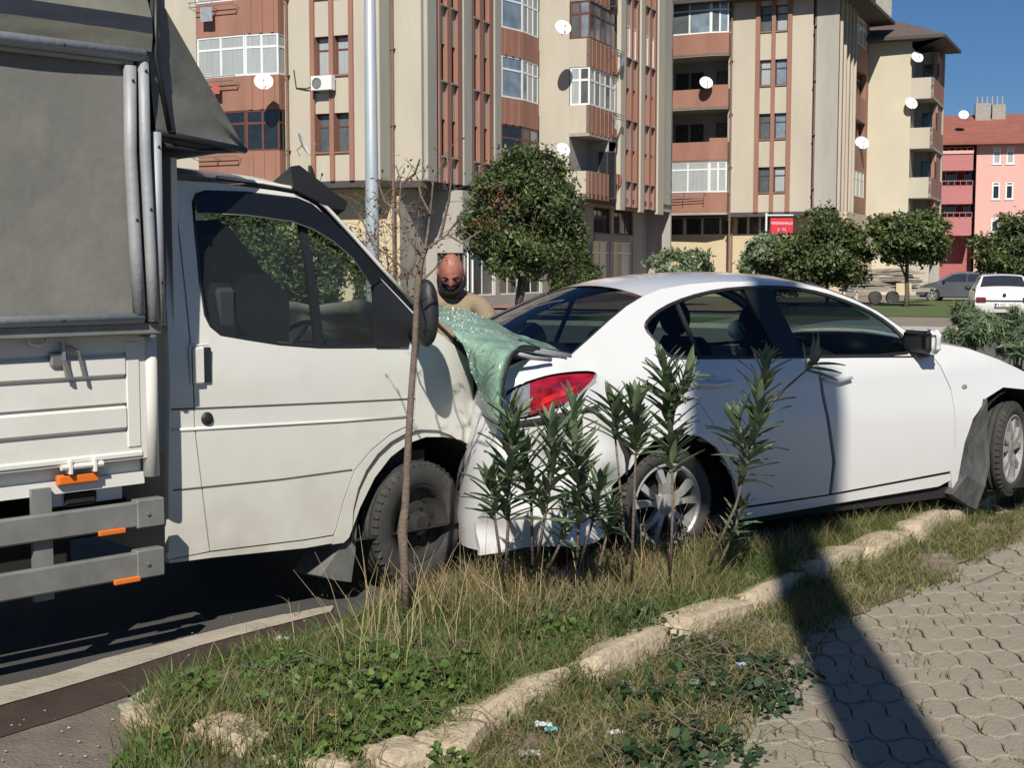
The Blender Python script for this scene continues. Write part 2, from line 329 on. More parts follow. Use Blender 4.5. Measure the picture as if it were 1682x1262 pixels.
M = dict(
    cab=mat('cab_white_paint', (.73, .73, .675), .32, var=.025, scale=2, coat=.4, dirt=(.50, .46, .38), dscale=2.2, damt=.28, band=(.3, .95, (.33, .28, .21), .85)),
    car=mat('car_white_paint', (.66, .665, .665), .17, var=.01, coat=.8, band=(.1, .6, (.45, .40, .33), .45)),
    board=mat('dropside_white_paint', (.74, .73, .68), .45, var=.03, coat=.1, dirt=(.42, .36, .27), dscale=2.0, damt=.3),
    tarp=mat('grey_tarpaulin', (.175, .175, .158), .75, var=.10, scale=1.6, bump=.3, bscale=7, dirt=(.26, .25, .215), dscale=1.6, damt=.7),
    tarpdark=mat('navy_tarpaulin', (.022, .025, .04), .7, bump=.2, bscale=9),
    tarpgreen=mat('faded_tarpaulin', (.16, .16, .13), .8, var=.2, scale=3, bump=.3, bscale=8, dirt=(.07, .06, .05), dscale=2),
    alu=mat('aluminium_rail', (.34, .355, .375), .6, metal=.25, var=.08, bump=.1, bscale=40, dirt=(.25, .25, .24), dscale=3, damt=.5),
    galv=mat('galvanised_rail', (.24, .245, .235), .55, metal=.3, var=.15, scale=8, dirt=(.15, .13, .10), dscale=3, damt=.6),
    black=mat('black_plastic', (.018, .019, .022), .5, var=.2), rubber=mat('tyre_rubber', (.038, .037, .035), .85, var=.2, scale=9, dirt=(.13, .12, .10), dscale=4, damt=.6, bump=.15, bscale=120),
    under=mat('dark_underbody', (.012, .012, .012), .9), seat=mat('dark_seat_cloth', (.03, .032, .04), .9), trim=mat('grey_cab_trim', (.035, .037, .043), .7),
    orange=mat('orange_reflector', (.75, .17, .02), .25, coat=.5), steel=mat('bare_steel', (.35, .35, .34), .4, metal=.7), rust=mat('rusty_steel', (.18, .09, .05), .8, var=.3),
    alloy=mat('alloy_rim', (.42, .42, .41), .42, metal=.35, var=.1, scale=6, dirt=(.22, .20, .17), dscale=5, damt=.6), rimdark=mat('dirty_steel_rim', (.02, .019, .018), .8, var=.3, scale=12, dirt=(.045, .04, .033), dscale=6),
    line=mat('faded_side_moulding', (.12, .12, .10), .7), seam=mat('body_gap', (.02, .02, .018), .9),
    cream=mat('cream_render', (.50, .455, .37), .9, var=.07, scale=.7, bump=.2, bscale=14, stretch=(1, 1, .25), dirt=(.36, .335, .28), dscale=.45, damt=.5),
    greyr=mat('shaded_weathered_render', (.40, .385, .34), .9, var=.10, scale=.8, bump=.15, bscale=14, stretch=(1, 1, .2), dirt=(.27, .26, .235), dscale=.6, damt=.5),  # weathered render, greyed so side faces carry their shade in the colour
    rustp=mat('terracotta_paint', (.32, .16, .115), .85, var=.12, scale=.8, stretch=(1, 1, .3), dirt=(.22, .115, .085), dscale=.9, damt=.6),
    lower=mat('yellow_cream_render', (.58, .48, .32), .9, var=.06, scale=1, bump=.15, bscale=20),
    wfw=mat('white_window_frame', (.78, .79, .78), .4, var=.03), wfb=mat('brown_window_frame', (.13, .05, .035), .6), wfd=mat('dark_window_frame', (.05, .045, .045), .6),
    pdark=mat('dark_pane', (.018, .022, .026), .08, var=.3, spec=.8), pcur=mat('curtained_pane', (.38, .41, .41), .25, var=.12, scale=2, stretch=(6, 6, .5), spec=.7), pmid=mat('dim_pane', (.10, .115, .12), .1, var=.3, scale=1.5, spec=.8),
    pblue=mat('sky_lit_pane', (.20, .25, .30), .1, var=.3, scale=2, spec=.9),
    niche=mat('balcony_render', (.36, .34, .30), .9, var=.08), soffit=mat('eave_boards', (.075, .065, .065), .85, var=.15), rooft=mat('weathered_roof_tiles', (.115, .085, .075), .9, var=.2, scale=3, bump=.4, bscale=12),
    redroof=mat('red_roof_tiles', (.27, .095, .07), .85, var=.15, scale=1.2, bump=.4, bscale=10), pink=mat('pink_render', (.68, .40, .35), .9, var=.04, scale=.6), pinkd=mat('rose_render', (.46, .18, .18), .9, var=.05),
    pipe=mat('brown_drainpipe', (.20, .12, .09), .7, var=.2), pale=mat('pale_drainpipe', (.45, .42, .35), .7), dish=mat('dish_white', (.78, .78, .76), .5, var=.04), conc=mat('concrete', (.33, .31, .27), .9, var=.15, bump=.2, bscale=20),
    stone=mat('stone_plinth', (.34, .20, .16), .9, var=.2, scale=3), pole=mat('pole_paint', (.42, .47, .50), .45, metal=.2, var=.06),
    bark=mat('bark', (.12, .095, .07), .9, var=.3, scale=20, bump=.5, bscale=40), twig=mat('twig_bark', (.15, .11, .085), .85, var=.3, scale=30, dirt=(.26, .23, .18), dscale=9, bump=.4, bscale=70),
    leafd=mat('dark_tree_leaf', (.088, .125, .042), .5, island=.45, hue=.04, trans=.25, var=.45, scale=.9), leafg=mat('green_tree_leaf', (.10, .145, .048), .5, island=.45, hue=.03, trans=.28, var=.45, scale=.9),
    leafr=mat('reddish_tree_leaf', (.15, .07, .03), .6, island=.4, hue=.03, trans=.25), leafo=mat('oleander_leaf', (.13, .18, .10), .42, var=.25, scale=14, trans=.3, island=0),
    leafo2=mat('oleander_leaf_grey', (.19, .25, .14), .45, island=.3, trans=.3), weed=mat('weed_leaf', (.085, .155, .03), .55, island=.5, hue=.03, trans=.3), bramble=mat('bramble_leaf', (.028, .06, .02), .5, island=.5, hue=.03, trans=.2),
    grass=mat('green_grass_blade', (.105, .155, .042), .6, island=.45, hue=.05, trans=.3), dry=mat('dry_grass_blade', (.29, .235, .115), .75, island=.45, hue=.03, trans=.3), far_grass=mat('far_lawn', (.085, .125, .035), .9, var=.35, scale=1.2, bump=.5, bscale=5, dirt=(.15, .13, .07), dscale=.5, damt=.6),
    soil=mat('island_soil', (.17, .135, .09), .95, var=.3, scale=6, bump=.7, bscale=30, dirt=(.25, .21, .15), dscale=3, damt=.7),
    road=mat('asphalt', (.062, .06, .057), .9, var=.15, scale=3, bump=.4, bscale=90, dirt=(.10, .095, .085), dscale=.8, damt=.6), roadfar=mat('sunbleached_asphalt', (.13, .125, .115), .9, var=.1, scale=.6, bump=.2, bscale=30, dirt=(.18, .165, .14), dscale=.3),
    dust=mat('dusty_road_edge', (.15, .125, .10), .95, var=.25, scale=4, bump=.6, bscale=70, dirt=(.24, .21, .17), dscale=2.5, damt=.7), wet=mat('damp_gutter_soil', (.05, .032, .024), .8, var=.3, scale=7, bump=.5, bscale=60),
    strip=mat('pale_gutter_surface', (.40, .355, .285), .9, var=.12, scale=6, bump=.4, bscale=50, dirt=(.22, .19, .15), dscale=4, damt=.6),
    kerb=mat('yellowed_kerb_stone', (.47, .385, .265), .9, var=.14, scale=7, bump=.7, bscale=35, dirt=(.24, .20, .14), dscale=5, damt=.7),
    paver=mat('grey_paver', (.30, .262, .20), .9, var=.12, scale=5, bump=.5, bscale=80, dirt=(.235, .20, .15), dscale=3, damt=.7), sand=mat('joint_sand', (.20, .17, .125), .95, var=.2, scale=9, bump=.5, bscale=90),
    dirtfar=mat('bare_ground', (.25, .21, .17), .95, var=.15, scale=.8, bump=.3, bscale=10, dirt=(.18, .16, .12), dscale=.4), redpave=mat('red_paving', (.30, .17, .13), .9, var=.2, scale=1.5), kerbfar=mat('far_kerb_paint', (.42, .40, .34), .8, var=.15, scale=3),
)
# ================================================================== ground
KH = 36.3                                   # heading of both kerb lines
K0 = ground(760, 1238)                      # a point on the near kerb line
KF = Fr((K0[0], K0[1]), KH)                 # x along the road, y across it (toward the road)
def kp(a, c, z): return KF.w(a, c, z)
def sheet(name, P, z, m, kind='structure'):
    c = (sum(p[0] for p in P) / len(P), sum(p[1] for p in P) / len(P), z)
    return tag(mk(name, [(p[0], p[1], z) for p in P], [tuple(range(len(P)))], m, loc=c), kind=kind)
def gsheet(name, x0, x1, y0, y1, n, m, zf, tr, kind='structure'):
    G = [[tr(x0 + (x1 - x0) * i / n[0], y0 + (y1 - y0) * j / n[1], 0) for j in range(n[1] + 1)] for i in range(n[0] + 1)]
    G = [[(p[0], p[1], zf(p[0], p[1])) for p in r] for r in G]
    b = MB(); b.grid(G); return tag(b.out(name, m, smooth=True), kind=kind)
sheet('ground', [(-900, -60), (900, -60), (900, 1800), (-900, 1800)], -0.03, M['dirtfar'])
W114 = 113.7
def fband(name, ynear, yfar, z, m, x0=-160, x1=200):
    """a strip that crosses the view, parallel to the building fronts"""
    f = Fr((0, ynear), W114); d = (yfar - ynear) * math.cos(R(W114 - 90))
    return sheet(name, [f.w(x0, 0, z)[:2], f.w(x1, 0, z)[:2], f.w(x1, d, z)[:2], f.w(x0, d, z)[:2]], z, m)
# carriageway beyond the traffic island
sheet('road', [kp(-30, 1.25, 0)[:2], kp(60, 1.25, 0)[:2], kp(60, 26, 0)[:2], kp(-30, 26, 0)[:2]], -0.012, M['road'])
fband('side_road', 20, 40.2, -0.006, M['roadfar'])
fband('footpath', 40.2, 50.5, 0.03, M['dirtfar'])
fband('lawn_verge', 50.5, 79, 0.045, M['far_grass'], 11, 200)
fband('narrow_verge', 42.5, 47, 0.040, M['far_grass'], -30, 6)
fband('paved_forecourt', 54, 72, 0.05, M['redpave'], -20, 9)
b = MB(Fr((0, 40.1), W114).w); b.box(-160, 200, -.25, 0.05, -.02, .12); tag(b.out('far_kerb', M['kerbfar']), kind='structure')
# pale gutter strip, damp soil beside the near kerb, dusty road edge at the left
e0 = [ground(*p) for p in ((-260, 1238), (0, 1161), (105, 1131), (205, 1101), (325, 1063), (430, 1035), (545, 1006))]
e1 = [ground(*p) for p in ((-260, 1200), (0, 1130), (84, 1111), (170, 1084), (325, 1044), (430, 1018), (548, 996))]
def ribbon(name, A, B_, z, m, jit=0.0, n=40):
    def samp(P, t):
        k = t * (len(P) - 1); i = min(int(k), len(P) - 2); f = k - i
        return [P[i][q] * (1 - f) + P[i + 1][q] * f for q in (0, 1)]
    G = []
    for i in range(n + 1):
        t = i / n; a = samp(A, t); c = samp(B_, t); j1 = random.uniform(-jit, jit); j2 = random.uniform(-jit, jit)
        G.append([(a[0] + (c[0] - a[0]) * k / 3 + (j1 if k == 0 else j2 if k == 3 else 0) * .6, a[1] + (c[1] - a[1]) * k / 3 + (j1 if k == 0 else j2 if k == 3 else 0), z) for k in range(4)])
    b = MB(); b.grid(G); return tag(b.out(name, m), kind='structure')
e2 = [ground(*p) for p in ((-260, 1300), (0, 1212), (120, 1175), (215, 1142), (400, 1083), (570, 1018))]
e3 = [ground(*p) for p in ((-260, 1380), (0, 1262), (120, 1215), (225, 1160), (400, 1095), (600, 1025))]
ribbon('road_edge', [ground(*p) for p in ((-400, 1400), (-100, 1500), (200, 1500), (400, 1400))], [ground(*p) for p in ((-300, 1180), (0, 1170), (180, 1140), (230, 1150))], -0.004, M['dust'], .02)
ribbon('gutter_strip', e0, e1, 0.004, M['strip'], .012)  # paler ribbon laid between the two traced edges
ribbon('gutter_bed', e2, e0, 0.000, M['wet'], .02)
# the near paved area (joint sand bed with stones on it)
gsheet('pavement', -6, 40, -9, 0.05, (40, 12), M['sand'], lambda x, y: -0.004 , kp)
pav = [o for o in COL.objects if o.name == 'pavement'][0]; ORG['pavement'] = (0, 0, 0)
pa, pb = 0.205, 0.132
def paver_mesh():
    pts = []; nn = 6; gp = .003
    def rowc(x, k): return k * pb + .012 * math.sin(2 * math.pi * x / pa * 1)
    def colc(y): return .018 * math.sin(2 * math.pi * y / pb)
    for i in range(nn): x = pa * i / nn; pts.append((x + colc(0), rowc(x, 0)))
    for i in range(nn): y = pb * i / nn; pts.append((pa + colc(y), y))
    for i in range(nn): x = pa * (1 - i / nn); pts.append((x, rowc(x, 1)))
    for i in range(nn): y = pb * (1 - i / nn); pts.append((colc(y), y))
    P = inset(pts, gp); Q = inset(P, .006); n = len(P)
    V = [(x, y, -.03) for x, y in P] + [(x, y, .009) for x, y in P] + [(x, y, .013) for x, y in Q]
    F_ = [(i, (i + 1) % n, n + (i + 1) % n, n + i) for i in range(n)] + [(n + i, n + (i + 1) % n, 2 * n + (i + 1) % n, 2 * n + i) for i in range(n)] + [tuple(range(2 * n, 3 * n))]
    me = bpy.data.meshes.new('paving_stone'); me.from_pydata(V, [], F_); me.materials.append(M['paver']); me.update(); return me
pme = paver_mesh(); stones = []
pf = Fr(kp(0, 0, 0)[:2], -4)
for i in range(-10, 60):
    for j in range(-60, 60):
        x, y = i * pa , j * pb; c = pf.w(x + pa / 2, y + pb / 2, 0); rel = ((c[0] - KF.O[0]) * KF.l[0] + (c[1] - KF.O[1]) * KF.l[1])
        if rel > -.12 or c[1] < 3.4 or c[1] > 15 or rel < -7: continue
        if abs(c[0] / c[1]) > .42 or c[0] < -.9: continue
        stones.append((c[1], x, y))
stones.sort()
rest = MB()
vis = [s for s in stones if 4.0 < s[0]]
for k, (d, x, y) in enumerate(vis):
    p = pf.w(x, y, random.gauss(0, .003)); rot = math.pi / 2 - R(pf.h)
    if k < 295:
        o = bpy.data.objects.new('paving_stone', pme); COL.objects.link(o); o.parent = pav; o.location = p
        o.rotation_euler = (random.gauss(0, .010), random.gauss(0, .010), rot + random.gauss(0, .010))
    else:
        mt = Matrix.Translation(p) @ Matrix.Rotation(rot, 4, 'Z')
        rest.add([mt @ v.co for v in pme.vertices], [tuple(f.vertices) for f in pme.polygons])
if rest.V:
    o = rest.out('paving_stone', M['paver'], pav); o['kind'] = 'stuff'
# island soil
def isl_z(x, y):
    a = (x - KF.O[0]) * KF.f[0] + (y - KF.O[1]) * KF.f[1]; c = (x - KF.O[0]) * KF.l[0] + (y - KF.O[1]) * KF.l[1]
    e = max(0, min(1, min((c + .05) / .3, (1.42 - c) / .2, (a + .30 + .9 * (1.4 - c)) / .3)))
    return -.02 + (.10 + .05 * noise.noise((x * 1.3, y * 1.3, 0)) + .02 * noise.noise((x * 6, y * 6, 3))) * e
gsheet('traffic_island', -1.5, 14, -.05, 1.5, (170, 24), M['soil'], isl_z, kp)
# kerb stones
def kerb_line(name, P, wid, hgt, L0, mats, jit, lab, parent_label):
    root = empty(name, P[0], 0, world=True); root['kind'] = 'structure'
    k = 0
    for a, b_ in zip(P[:-1], P[1:]):
        L = math.hypot(b_[0] - a[0], b_[1] - a[1]); n = max(1, round(L / L0)); h = math.atan2(b_[1] - a[1], b_[0] - a[0])
        for i in range(n):
            l = L / n - .012; m = MB(); k += 1
            rough = jit > .01; bmk = bmesh.new(); bmesh.ops.create_cube(bmk, size=1); bmesh.ops.subdivide_edges(bmk, edges=bmk.edges[:], cuts=5 if rough else 2, use_grid_fill=True)
            for v in bmk.verts:
                q = v.co.copy(); rr = (abs(q.x * 2) ** 8 + abs(q.y * 2) ** 8 + abs(q.z * 2) ** 8) ** (1 / 8); q /= rr if rr > 0 else 1
                q = Vector((q.x * l, q.y * wid, (q.z + .5) * (hgt + .12) - .12)); s_n = .012 if rough else .004
                v.co = q + Vector((noise.noise((q.x * 7 + k * 3, q.y * 7, q.z * 7)), noise.noise((q.x * 7, q.y * 7 + k * 3, q.z * 7 + 9)), noise.noise((q.x * 6 + k, q.y * 9 + 4, q.z * 6)))) * s_n * 1.6
            bmk.verts.index_update(); m.add([v.co for v in bmk.verts], [tuple(v.index for v in f.verts) for f in bmk.faces]); bmk.free()
            o = m.out('kerb_stone', mats, root)
            # mesh is local here: undo the world-origin shift
            for v in o.data.vertices: v.co += Vector(P[0])
            t = (i + .5) / n
            o.location = (a[0] + (b_[0] - a[0]) * t - P[0][0] + random.gauss(0, jit), a[1] + (b_[1] - a[1]) * t - P[0][1] + random.gauss(0, jit), min(0, random.gauss(-.015, jit)) - ((.035 * (.5 + .5 * math.sin(k * 2.4))) if jit > .01 else 0))
            o.rotation_euler = (random.gauss(0, .10 if jit > .01 else .02) - (.12 if jit > .01 else 0), random.gauss(0, .03), h + random.gauss(0, .08 if jit > .01 else .01))
    return root
near = [ground(*p) for p in ((250, 1188), (330, 1240), (440, 1272), (600, 1290), (700, 1268))] + [kp(t, .09, 0) for t in (.12, 2.2, 5.0, 9.0)]
kerb_line('near_kerb', near, .21, .14, .7, M['kerb'], .016, '', '')
farl = [ground(*p) for p in ((228, 1170), (218, 1156), (300, 1120), (420, 1080), (600, 1022))]
fe = farl[-1]; farl.append((fe[0] + 9 * KF.f[0], fe[1] + 9 * KF.f[1], 0))
kerb_line('far_side_kerb', farl, .12, .035, .75, mat('pale_kerb_concrete', (.36, .34, .27), .9, var=.12, scale=6, bump=.5, bscale=40, dirt=(.20, .18, .13), dscale=4, damt=.6), .006, '', '')

vg = [ground(*p)[:2] for p in ((250, 1330), (560, 1272), (700, 1262), (800, 1215), (900, 1165), (1000, 1118), (1130, 1062), (1240, 1018), (1340, 975), (1450, 932), (1560, 885), (1690, 838), (1700, 850), (1660, 895), (1580, 930), (1545, 965), (1480, 985), (1400, 1015), (1330, 1050), (1310, 1085), (1250, 1120), (1230, 1170), (1190, 1215), (1170, 1262), (1150, 1330))]
vgd = [(x + random.gauss(0, .018), y + random.gauss(0, .018)) for x, y in densify(vg, .07)]
m = MB(); v_, _e, f_, *_r = geometry.delaunay_2d_cdt([Vector(p) for p in vgd], [(i, (i + 1) % len(vgd)) for i in range(len(vgd))], [], 0, 1e-6)
m.add([(p[0], p[1], .017) for p in v_], [tuple(t) for t in f_ if inpoly((sum(v_[i][0] for i in t) / 3, sum(v_[i][1] for i in t) / 3), vgd)]); o = tag(m.out('verge', M['soil']), kind='structure')
# ---------------------------------------------------------------- grass, weeds and dry stalks
def blades(n, fpos, hmin, hmax, wmin, wmax, lean):
    out = np.empty((n, 8, 3), dtype=np.float32); P = fpos(n)
    a = rng.uniform(0, 2 * np.pi, n); h = rng.uniform(hmin, hmax, n) * P[:, 3]; w_ = rng.uniform(wmin, wmax, n); ln = rng.uniform(.15, 1, n) * lean * h
    la = rng.uniform(0, 2 * np.pi, n); dx, dy = np.cos(a) * w_ / 2, np.sin(a) * w_ / 2
    for k, (t, q) in enumerate(((0, 1), (.35, .9), (.7, .6), (1.0, .06))):
        cx = P[:, 0] + np.cos(la) * ln * t ** 1.8; cy = P[:, 1] + np.sin(la) * ln * t ** 1.8; cz = P[:, 2] + h * t * (1 - .25 * t * lean)
        L_ = np.stack([cx - dx * q, cy - dy * q, cz], 1); R_ = np.stack([cx + dx * q, cy + dy * q, cz], 1)
        out[:, k * 2] = L_; out[:, k * 2 + 1] = R_
    return out.reshape(-1, 3)
def blade_mesh(name, V, m):
    n = len(V) // 8; me = bpy.data.meshes.new(name); q = np.array([[0, 1, 3, 2], [2, 3, 5, 4], [4, 5, 7, 6]], dtype=np.int32)
    I = (np.arange(n, dtype=np.int32)[:, None, None] * 8 + q[None]).ravel(); me.vertices.add(len(V)); me.vertices.foreach_set('co', V.astype(np.float32).ravel())
    me.loops.add(len(I)); me.loops.foreach_set('vertex_index', I); me.polygons.add(n * 3); me.polygons.foreach_set('loop_start', np.arange(0, n * 12, 4, dtype=np.int32)); me.materials.append(m); me.update(calc_edges=True)
    o = bpy.data.objects.new(name, me); COL.objects.link(o); return o
def on_island(n, dens=None, a0=-1.5, a1=7.5, c0=-.12, c1=1.38, hv=None):
    res = []
    while sum(len(r) for r in res) < n:
        a = rng.uniform(a0, a1, n * 2); c = rng.uniform(c0, c1, n * 2)
        x = KF.O[0] + KF.f[0] * a + KF.l[0] * c; y = KF.O[1] + KF.f[1] * a + KF.l[1] * c
        # thin out with depth so that the near blades are as dense as the far ones look
        cl = np.array([noise.noise((x_ * 1.7, y_ * 1.7, 5)) for x_, y_ in zip(x, y)])
        keep = (rng.uniform(0, 1, n * 2) < (dens(a, c, cl) if dens else .5 + cl)) & (a > -.22 - .9 * (1.4 - c) + rng.normal(0, .04, n * 2))
        a, c, x, y, cl = a[keep], c[keep], x[keep], y[keep], cl[keep]
        z = np.array([isl_z(x_, y_) for x_, y_ in zip(x, y)]) - .005
        s = hv(a, c, cl) if hv else np.ones(len(a))
        res.append(np.stack([x, y, z, s], 1))
    return np.concatenate(res)[:n]
def bare(a, c): return 1 - .9 * np.exp(-(((a + .75) / .28) ** 2 + ((c - .35) / .35) ** 2))
g1 = blades(80000, lambda n: on_island(n, lambda a, c, k: np.clip((.65 + k * 1.2) * bare(a, c), 0, 1)), .03, .14, .003, .0065, .9)
tag(blade_mesh('green_grass', g1, M['grass']), 'low green grass covering the soil of the kerbed traffic island', 'grass', kind='stuff')
g2 = blades(11000, lambda n: on_island(n, lambda a, c, k: np.clip(.02 + k * .9 + .75 * np.exp(-((a - 1.75) / .75) ** 2) * (c > .3) + .12 * (a > 2.6), 0, 1), a0=-.8, a1=8), .07, .25, .0025, .0045, .8)
tag(blade_mesh('dry_grass', g2, M['dry']), 'long straw coloured dry grass on the traffic island under the white sedan', 'grass', kind='stuff')
def over_kerb(n):
    out = []
    while len(out) < n:
        a = rng.uniform(-1, 7.5); c = rng.normal(.12, .09)
        if noise.noise((a * 1.1, 3.3, 0)) + .25 * noise.noise((a * 5, 1, 0)) > .02 + .1 * rng.uniform() and a > -.22 - .9 * (1.4 - c):
            q = kp(a, c, 0); out.append((q[0], q[1], max(.02, isl_z(q[0], q[1])), 1.1))
    return np.array(out)
tag(blade_mesh('overhanging_grass', blades(5000, over_kerb, .05, .15, .003, .006, 1.2), M['grass']), 'green grass hanging over the broken stretches of the yellowed kerb', 'grass', kind='stuff')
# grass crossing the kerb and thin weeds in the paving joints
def beside(n):
    B = np.array(vg); lo, hi = B.min(0), B.max(0); out = []
    while len(out) < n:
        x, y = rng.uniform(lo[0], hi[0]), rng.uniform(lo[1], hi[1])
        if rng.uniform() < .55 + 1.3 * noise.noise((x * 2.3, y * 2.3, 8)) and (inpoly((x, y), vg) or inpoly((x - .10, y - .02), vg) and rng.uniform() < .35 or (rng.uniform() < .03 and abs(noise.noise((x * 3, y * 3, 2))) < .08)): out.append((x, y, .012, 1))
    return np.array(out)
g3 = blades(15000, beside, .02, .09, .003, .006, 1.1)
tag(blade_mesh('kerbside_grass', g3, M['grass']), 'sparse grass growing between the kerb stones and the grey paving', 'grass', kind='stuff')
g3 = blades(9000, beside, .02, .12, .0025, .005, 1.3)
tag(blade_mesh('kerbside_straw', g3, M['dry']), 'sparse dry straw lying along the foot of the yellowed kerb', 'dry grass', kind='stuff')
def leaf_patch(n, pts, spread, smin, smax, zl, k=6):
    """round or lobed leaves a few centimetres across, roughly facing up"""
    out = np.empty((n, k, 3), dtype=np.float32); ci = rng.integers(0, len(pts), n); C = np.array([p[:2] for p in pts])[ci]; S = np.array([p[2] for p in pts])[ci]
    r_ = np.sqrt(rng.uniform(0, 1, n)) * spread * S; a = rng.uniform(0, 2 * np.pi, n)
    x = C[:, 0] + r_ * np.cos(a); y = C[:, 1] + r_ * np.sin(a); z = np.array([max(0, isl_z(u, v)) for u, v in zip(x, y)]) + rng.uniform(zl[0], zl[1], n) * (1.1 - r_ / (spread * S))
    s = rng.uniform(smin, smax, n); nrm = rng.normal(0, .45, (n, 3)) + np.array((0, -.25, 1)); nrm /= np.linalg.norm(nrm, axis=1)[:, None]
    t1 = np.cross(nrm, rng.normal(0, 1, (n, 3))); t1 /= np.linalg.norm(t1, axis=1)[:, None]; t2 = np.cross(nrm, t1); P = np.stack([x, y, z], 1)
    for q in range(k):
        an = 2 * np.pi * q / k; rr = s * (1 if q % 2 else .82) * (1.35 if q == 0 else 1)
        out[:, q] = P + t1 * (rr * np.cos(an))[:, None] + t2 * (rr * .8 * np.sin(an))[:, None]
    return out.reshape(-1, 3)
def pg(px, py, s): q = ground(px, py, .1); return (q[0], q[1], s)
wp = [pg(560, 1120, 1), pg(610, 1150, 1.2), pg(640, 1200, 1.2), pg(520, 1150, .8), pg(700, 1120, 1), pg(680, 1190, 1), pg(560, 1220, 1), pg(480, 1110, .8), pg(420, 1180, .7), pg(760, 1100, .8), pg(330, 1150, .8), pg(900, 1040, .8), pg(620, 1090, 1), pg(720, 1230, .8), pg(280, 1210, .8), pg(480, 1210, .8)]
tag(quads('weeds', leaf_patch(5600, wp, .24, .006, .022, (.01, .12)), M['weed'], n=6), 'bright green broad leaved weeds sprawling on the island toward the near kerb', 'weeds', kind='stuff')
bp_ = [pg(1000, 1010, 1.2), pg(1080, 1030, 1.2), pg(940, 1000, 1), pg(1150, 1040, 1.1), pg(1220, 1080, 1.2), pg(1270, 1075, .9), pg(1120, 1090, 1.2), pg(1060, 1120, 1), pg(1180, 1120, 1), pg(1100, 1180, 1), pg(1160, 1200, .9), pg(880, 1020, .8), pg(1040, 1220, .7), pg(1250, 1120, .7), pg(980, 960, .8)]
tag(quads('brambles', leaf_patch(3000, bp_, .24, .007, .024, (.01, .14)), M['bramble'], n=6), 'dark green bramble leaves trailing over the near kerb beside the pole shadow', 'brambles', kind='stuff')
# bare bramble runners over the kerb
m = MB()
for k in range(90):
    p = random.choice(bp_ + wp[:6]); x, y = p[0] + random.gauss(0, .15), p[1] + random.gauss(0, .12); a = random.uniform(0, 6.28); L_ = random.uniform(.15, .5); P = []
    for q in range(7):
        t = q / 6; P.append((x + math.cos(a) * L_ * t, y + math.sin(a) * L_ * t, max(.01, isl_z(x, y)) + .02 + .10 * math.sin(math.pi * t) * random.uniform(.5, 1)))
        a += random.gauss(0, .25)
    m.tube(P, random.uniform(.0012, .0026), 4, False)
tag(m.out('bramble_runners', M['twig']), 'thin brown runners tangled among the brambles by the kerb', 'runners', kind='stuff')
# tall dry stalks in front of the truck wheel and the car
m = MB()
for k in range(210):
    px = random.choice([random.uniform(560, 820), random.uniform(820, 1230), random.uniform(1040, 1230), random.uniform(1400, 1560)]); c = random.uniform(.55, 1.25)
    d = ray(px, 900); s_ = 1.0
    # where that view line crosses the strip c metres in from the near kerb
    ox = -(KF.O[0] * KF.l[0] + KF.O[1] * KF.l[1]); dy = d[0] * KF.l[0] + d[1] * KF.l[1]; t = (c - ox) / dy
    x, y = d[0] * t, d[1] * t
    if not 4.4 < y < 8.3: continue
    z0 = isl_z(x, y); a = random.uniform(0, 6.28); hh = random.uniform(.15, .46); ln = random.uniform(.02, .22)
    m.tube([(x + math.cos(a) * ln * q * q, y + math.sin(a) * ln * q * q, z0 + hh * q) for q in (0, .35, .7, 1)], [.0022, .0018, .0012, .0006], 4, False)
tag(m.out('dry_stalks', mat('dry_stalk', (.36, .28, .15), .8, var=.2)), 'tall thin dry stalks standing before the truck wheel and the sedan', 'dry stalks', kind='stuff')
# ================================================================== buildings
def wallp(name, fr, u0, u1, z0, z1, opens, m, parent, depth=.28, y=0.0, mrev=None):
    """flat wall with rectangular openings and their reveals"""
    us = sorted({u0, u1} | {min(max(v, u0), u1) for o in opens for v in o[:2]}); zs = sorted({z0, z1} | {min(max(v, z0), z1) for o in opens for v in o[2:4]})
    b = MB(fr.w)
    for i in range(len(us) - 1):
        for j in range(len(zs) - 1):
            cu, cz = (us[i] + us[i + 1]) / 2, (zs[j] + zs[j + 1]) / 2
            if any(o[0] < cu < o[1] and o[2] < cz < o[3] for o in opens): continue
            b.add([(us[i], y, zs[j]), (us[i + 1], y, zs[j]), (us[i + 1], y, zs[j + 1]), (us[i], y, zs[j + 1])], [(0, 1, 2, 3)])
    if mrev: b.m = 1
    for a0, a1, c0, c1 in [o[:4] for o in opens]:
        Y = y + depth
        b.add([(a0, y, c0), (a0, Y, c0), (a0, Y, c1), (a0, y, c1)], [(0, 1, 2, 3)]).add([(a1, y, c0), (a1, Y, c0), (a1, Y, c1), (a1, y, c1)], [(3, 2, 1, 0)])
        b.add([(a0, y, c1), (a0, Y, c1), (a1, Y, c1), (a1, y, c1)], [(0, 1, 2, 3)]).add([(a0, y, c0), (a0, Y, c0), (a1, Y, c0), (a1, y, c0)], [(3, 2, 1, 0)])
    return b.out(name, [m, mrev] if mrev else m, parent)
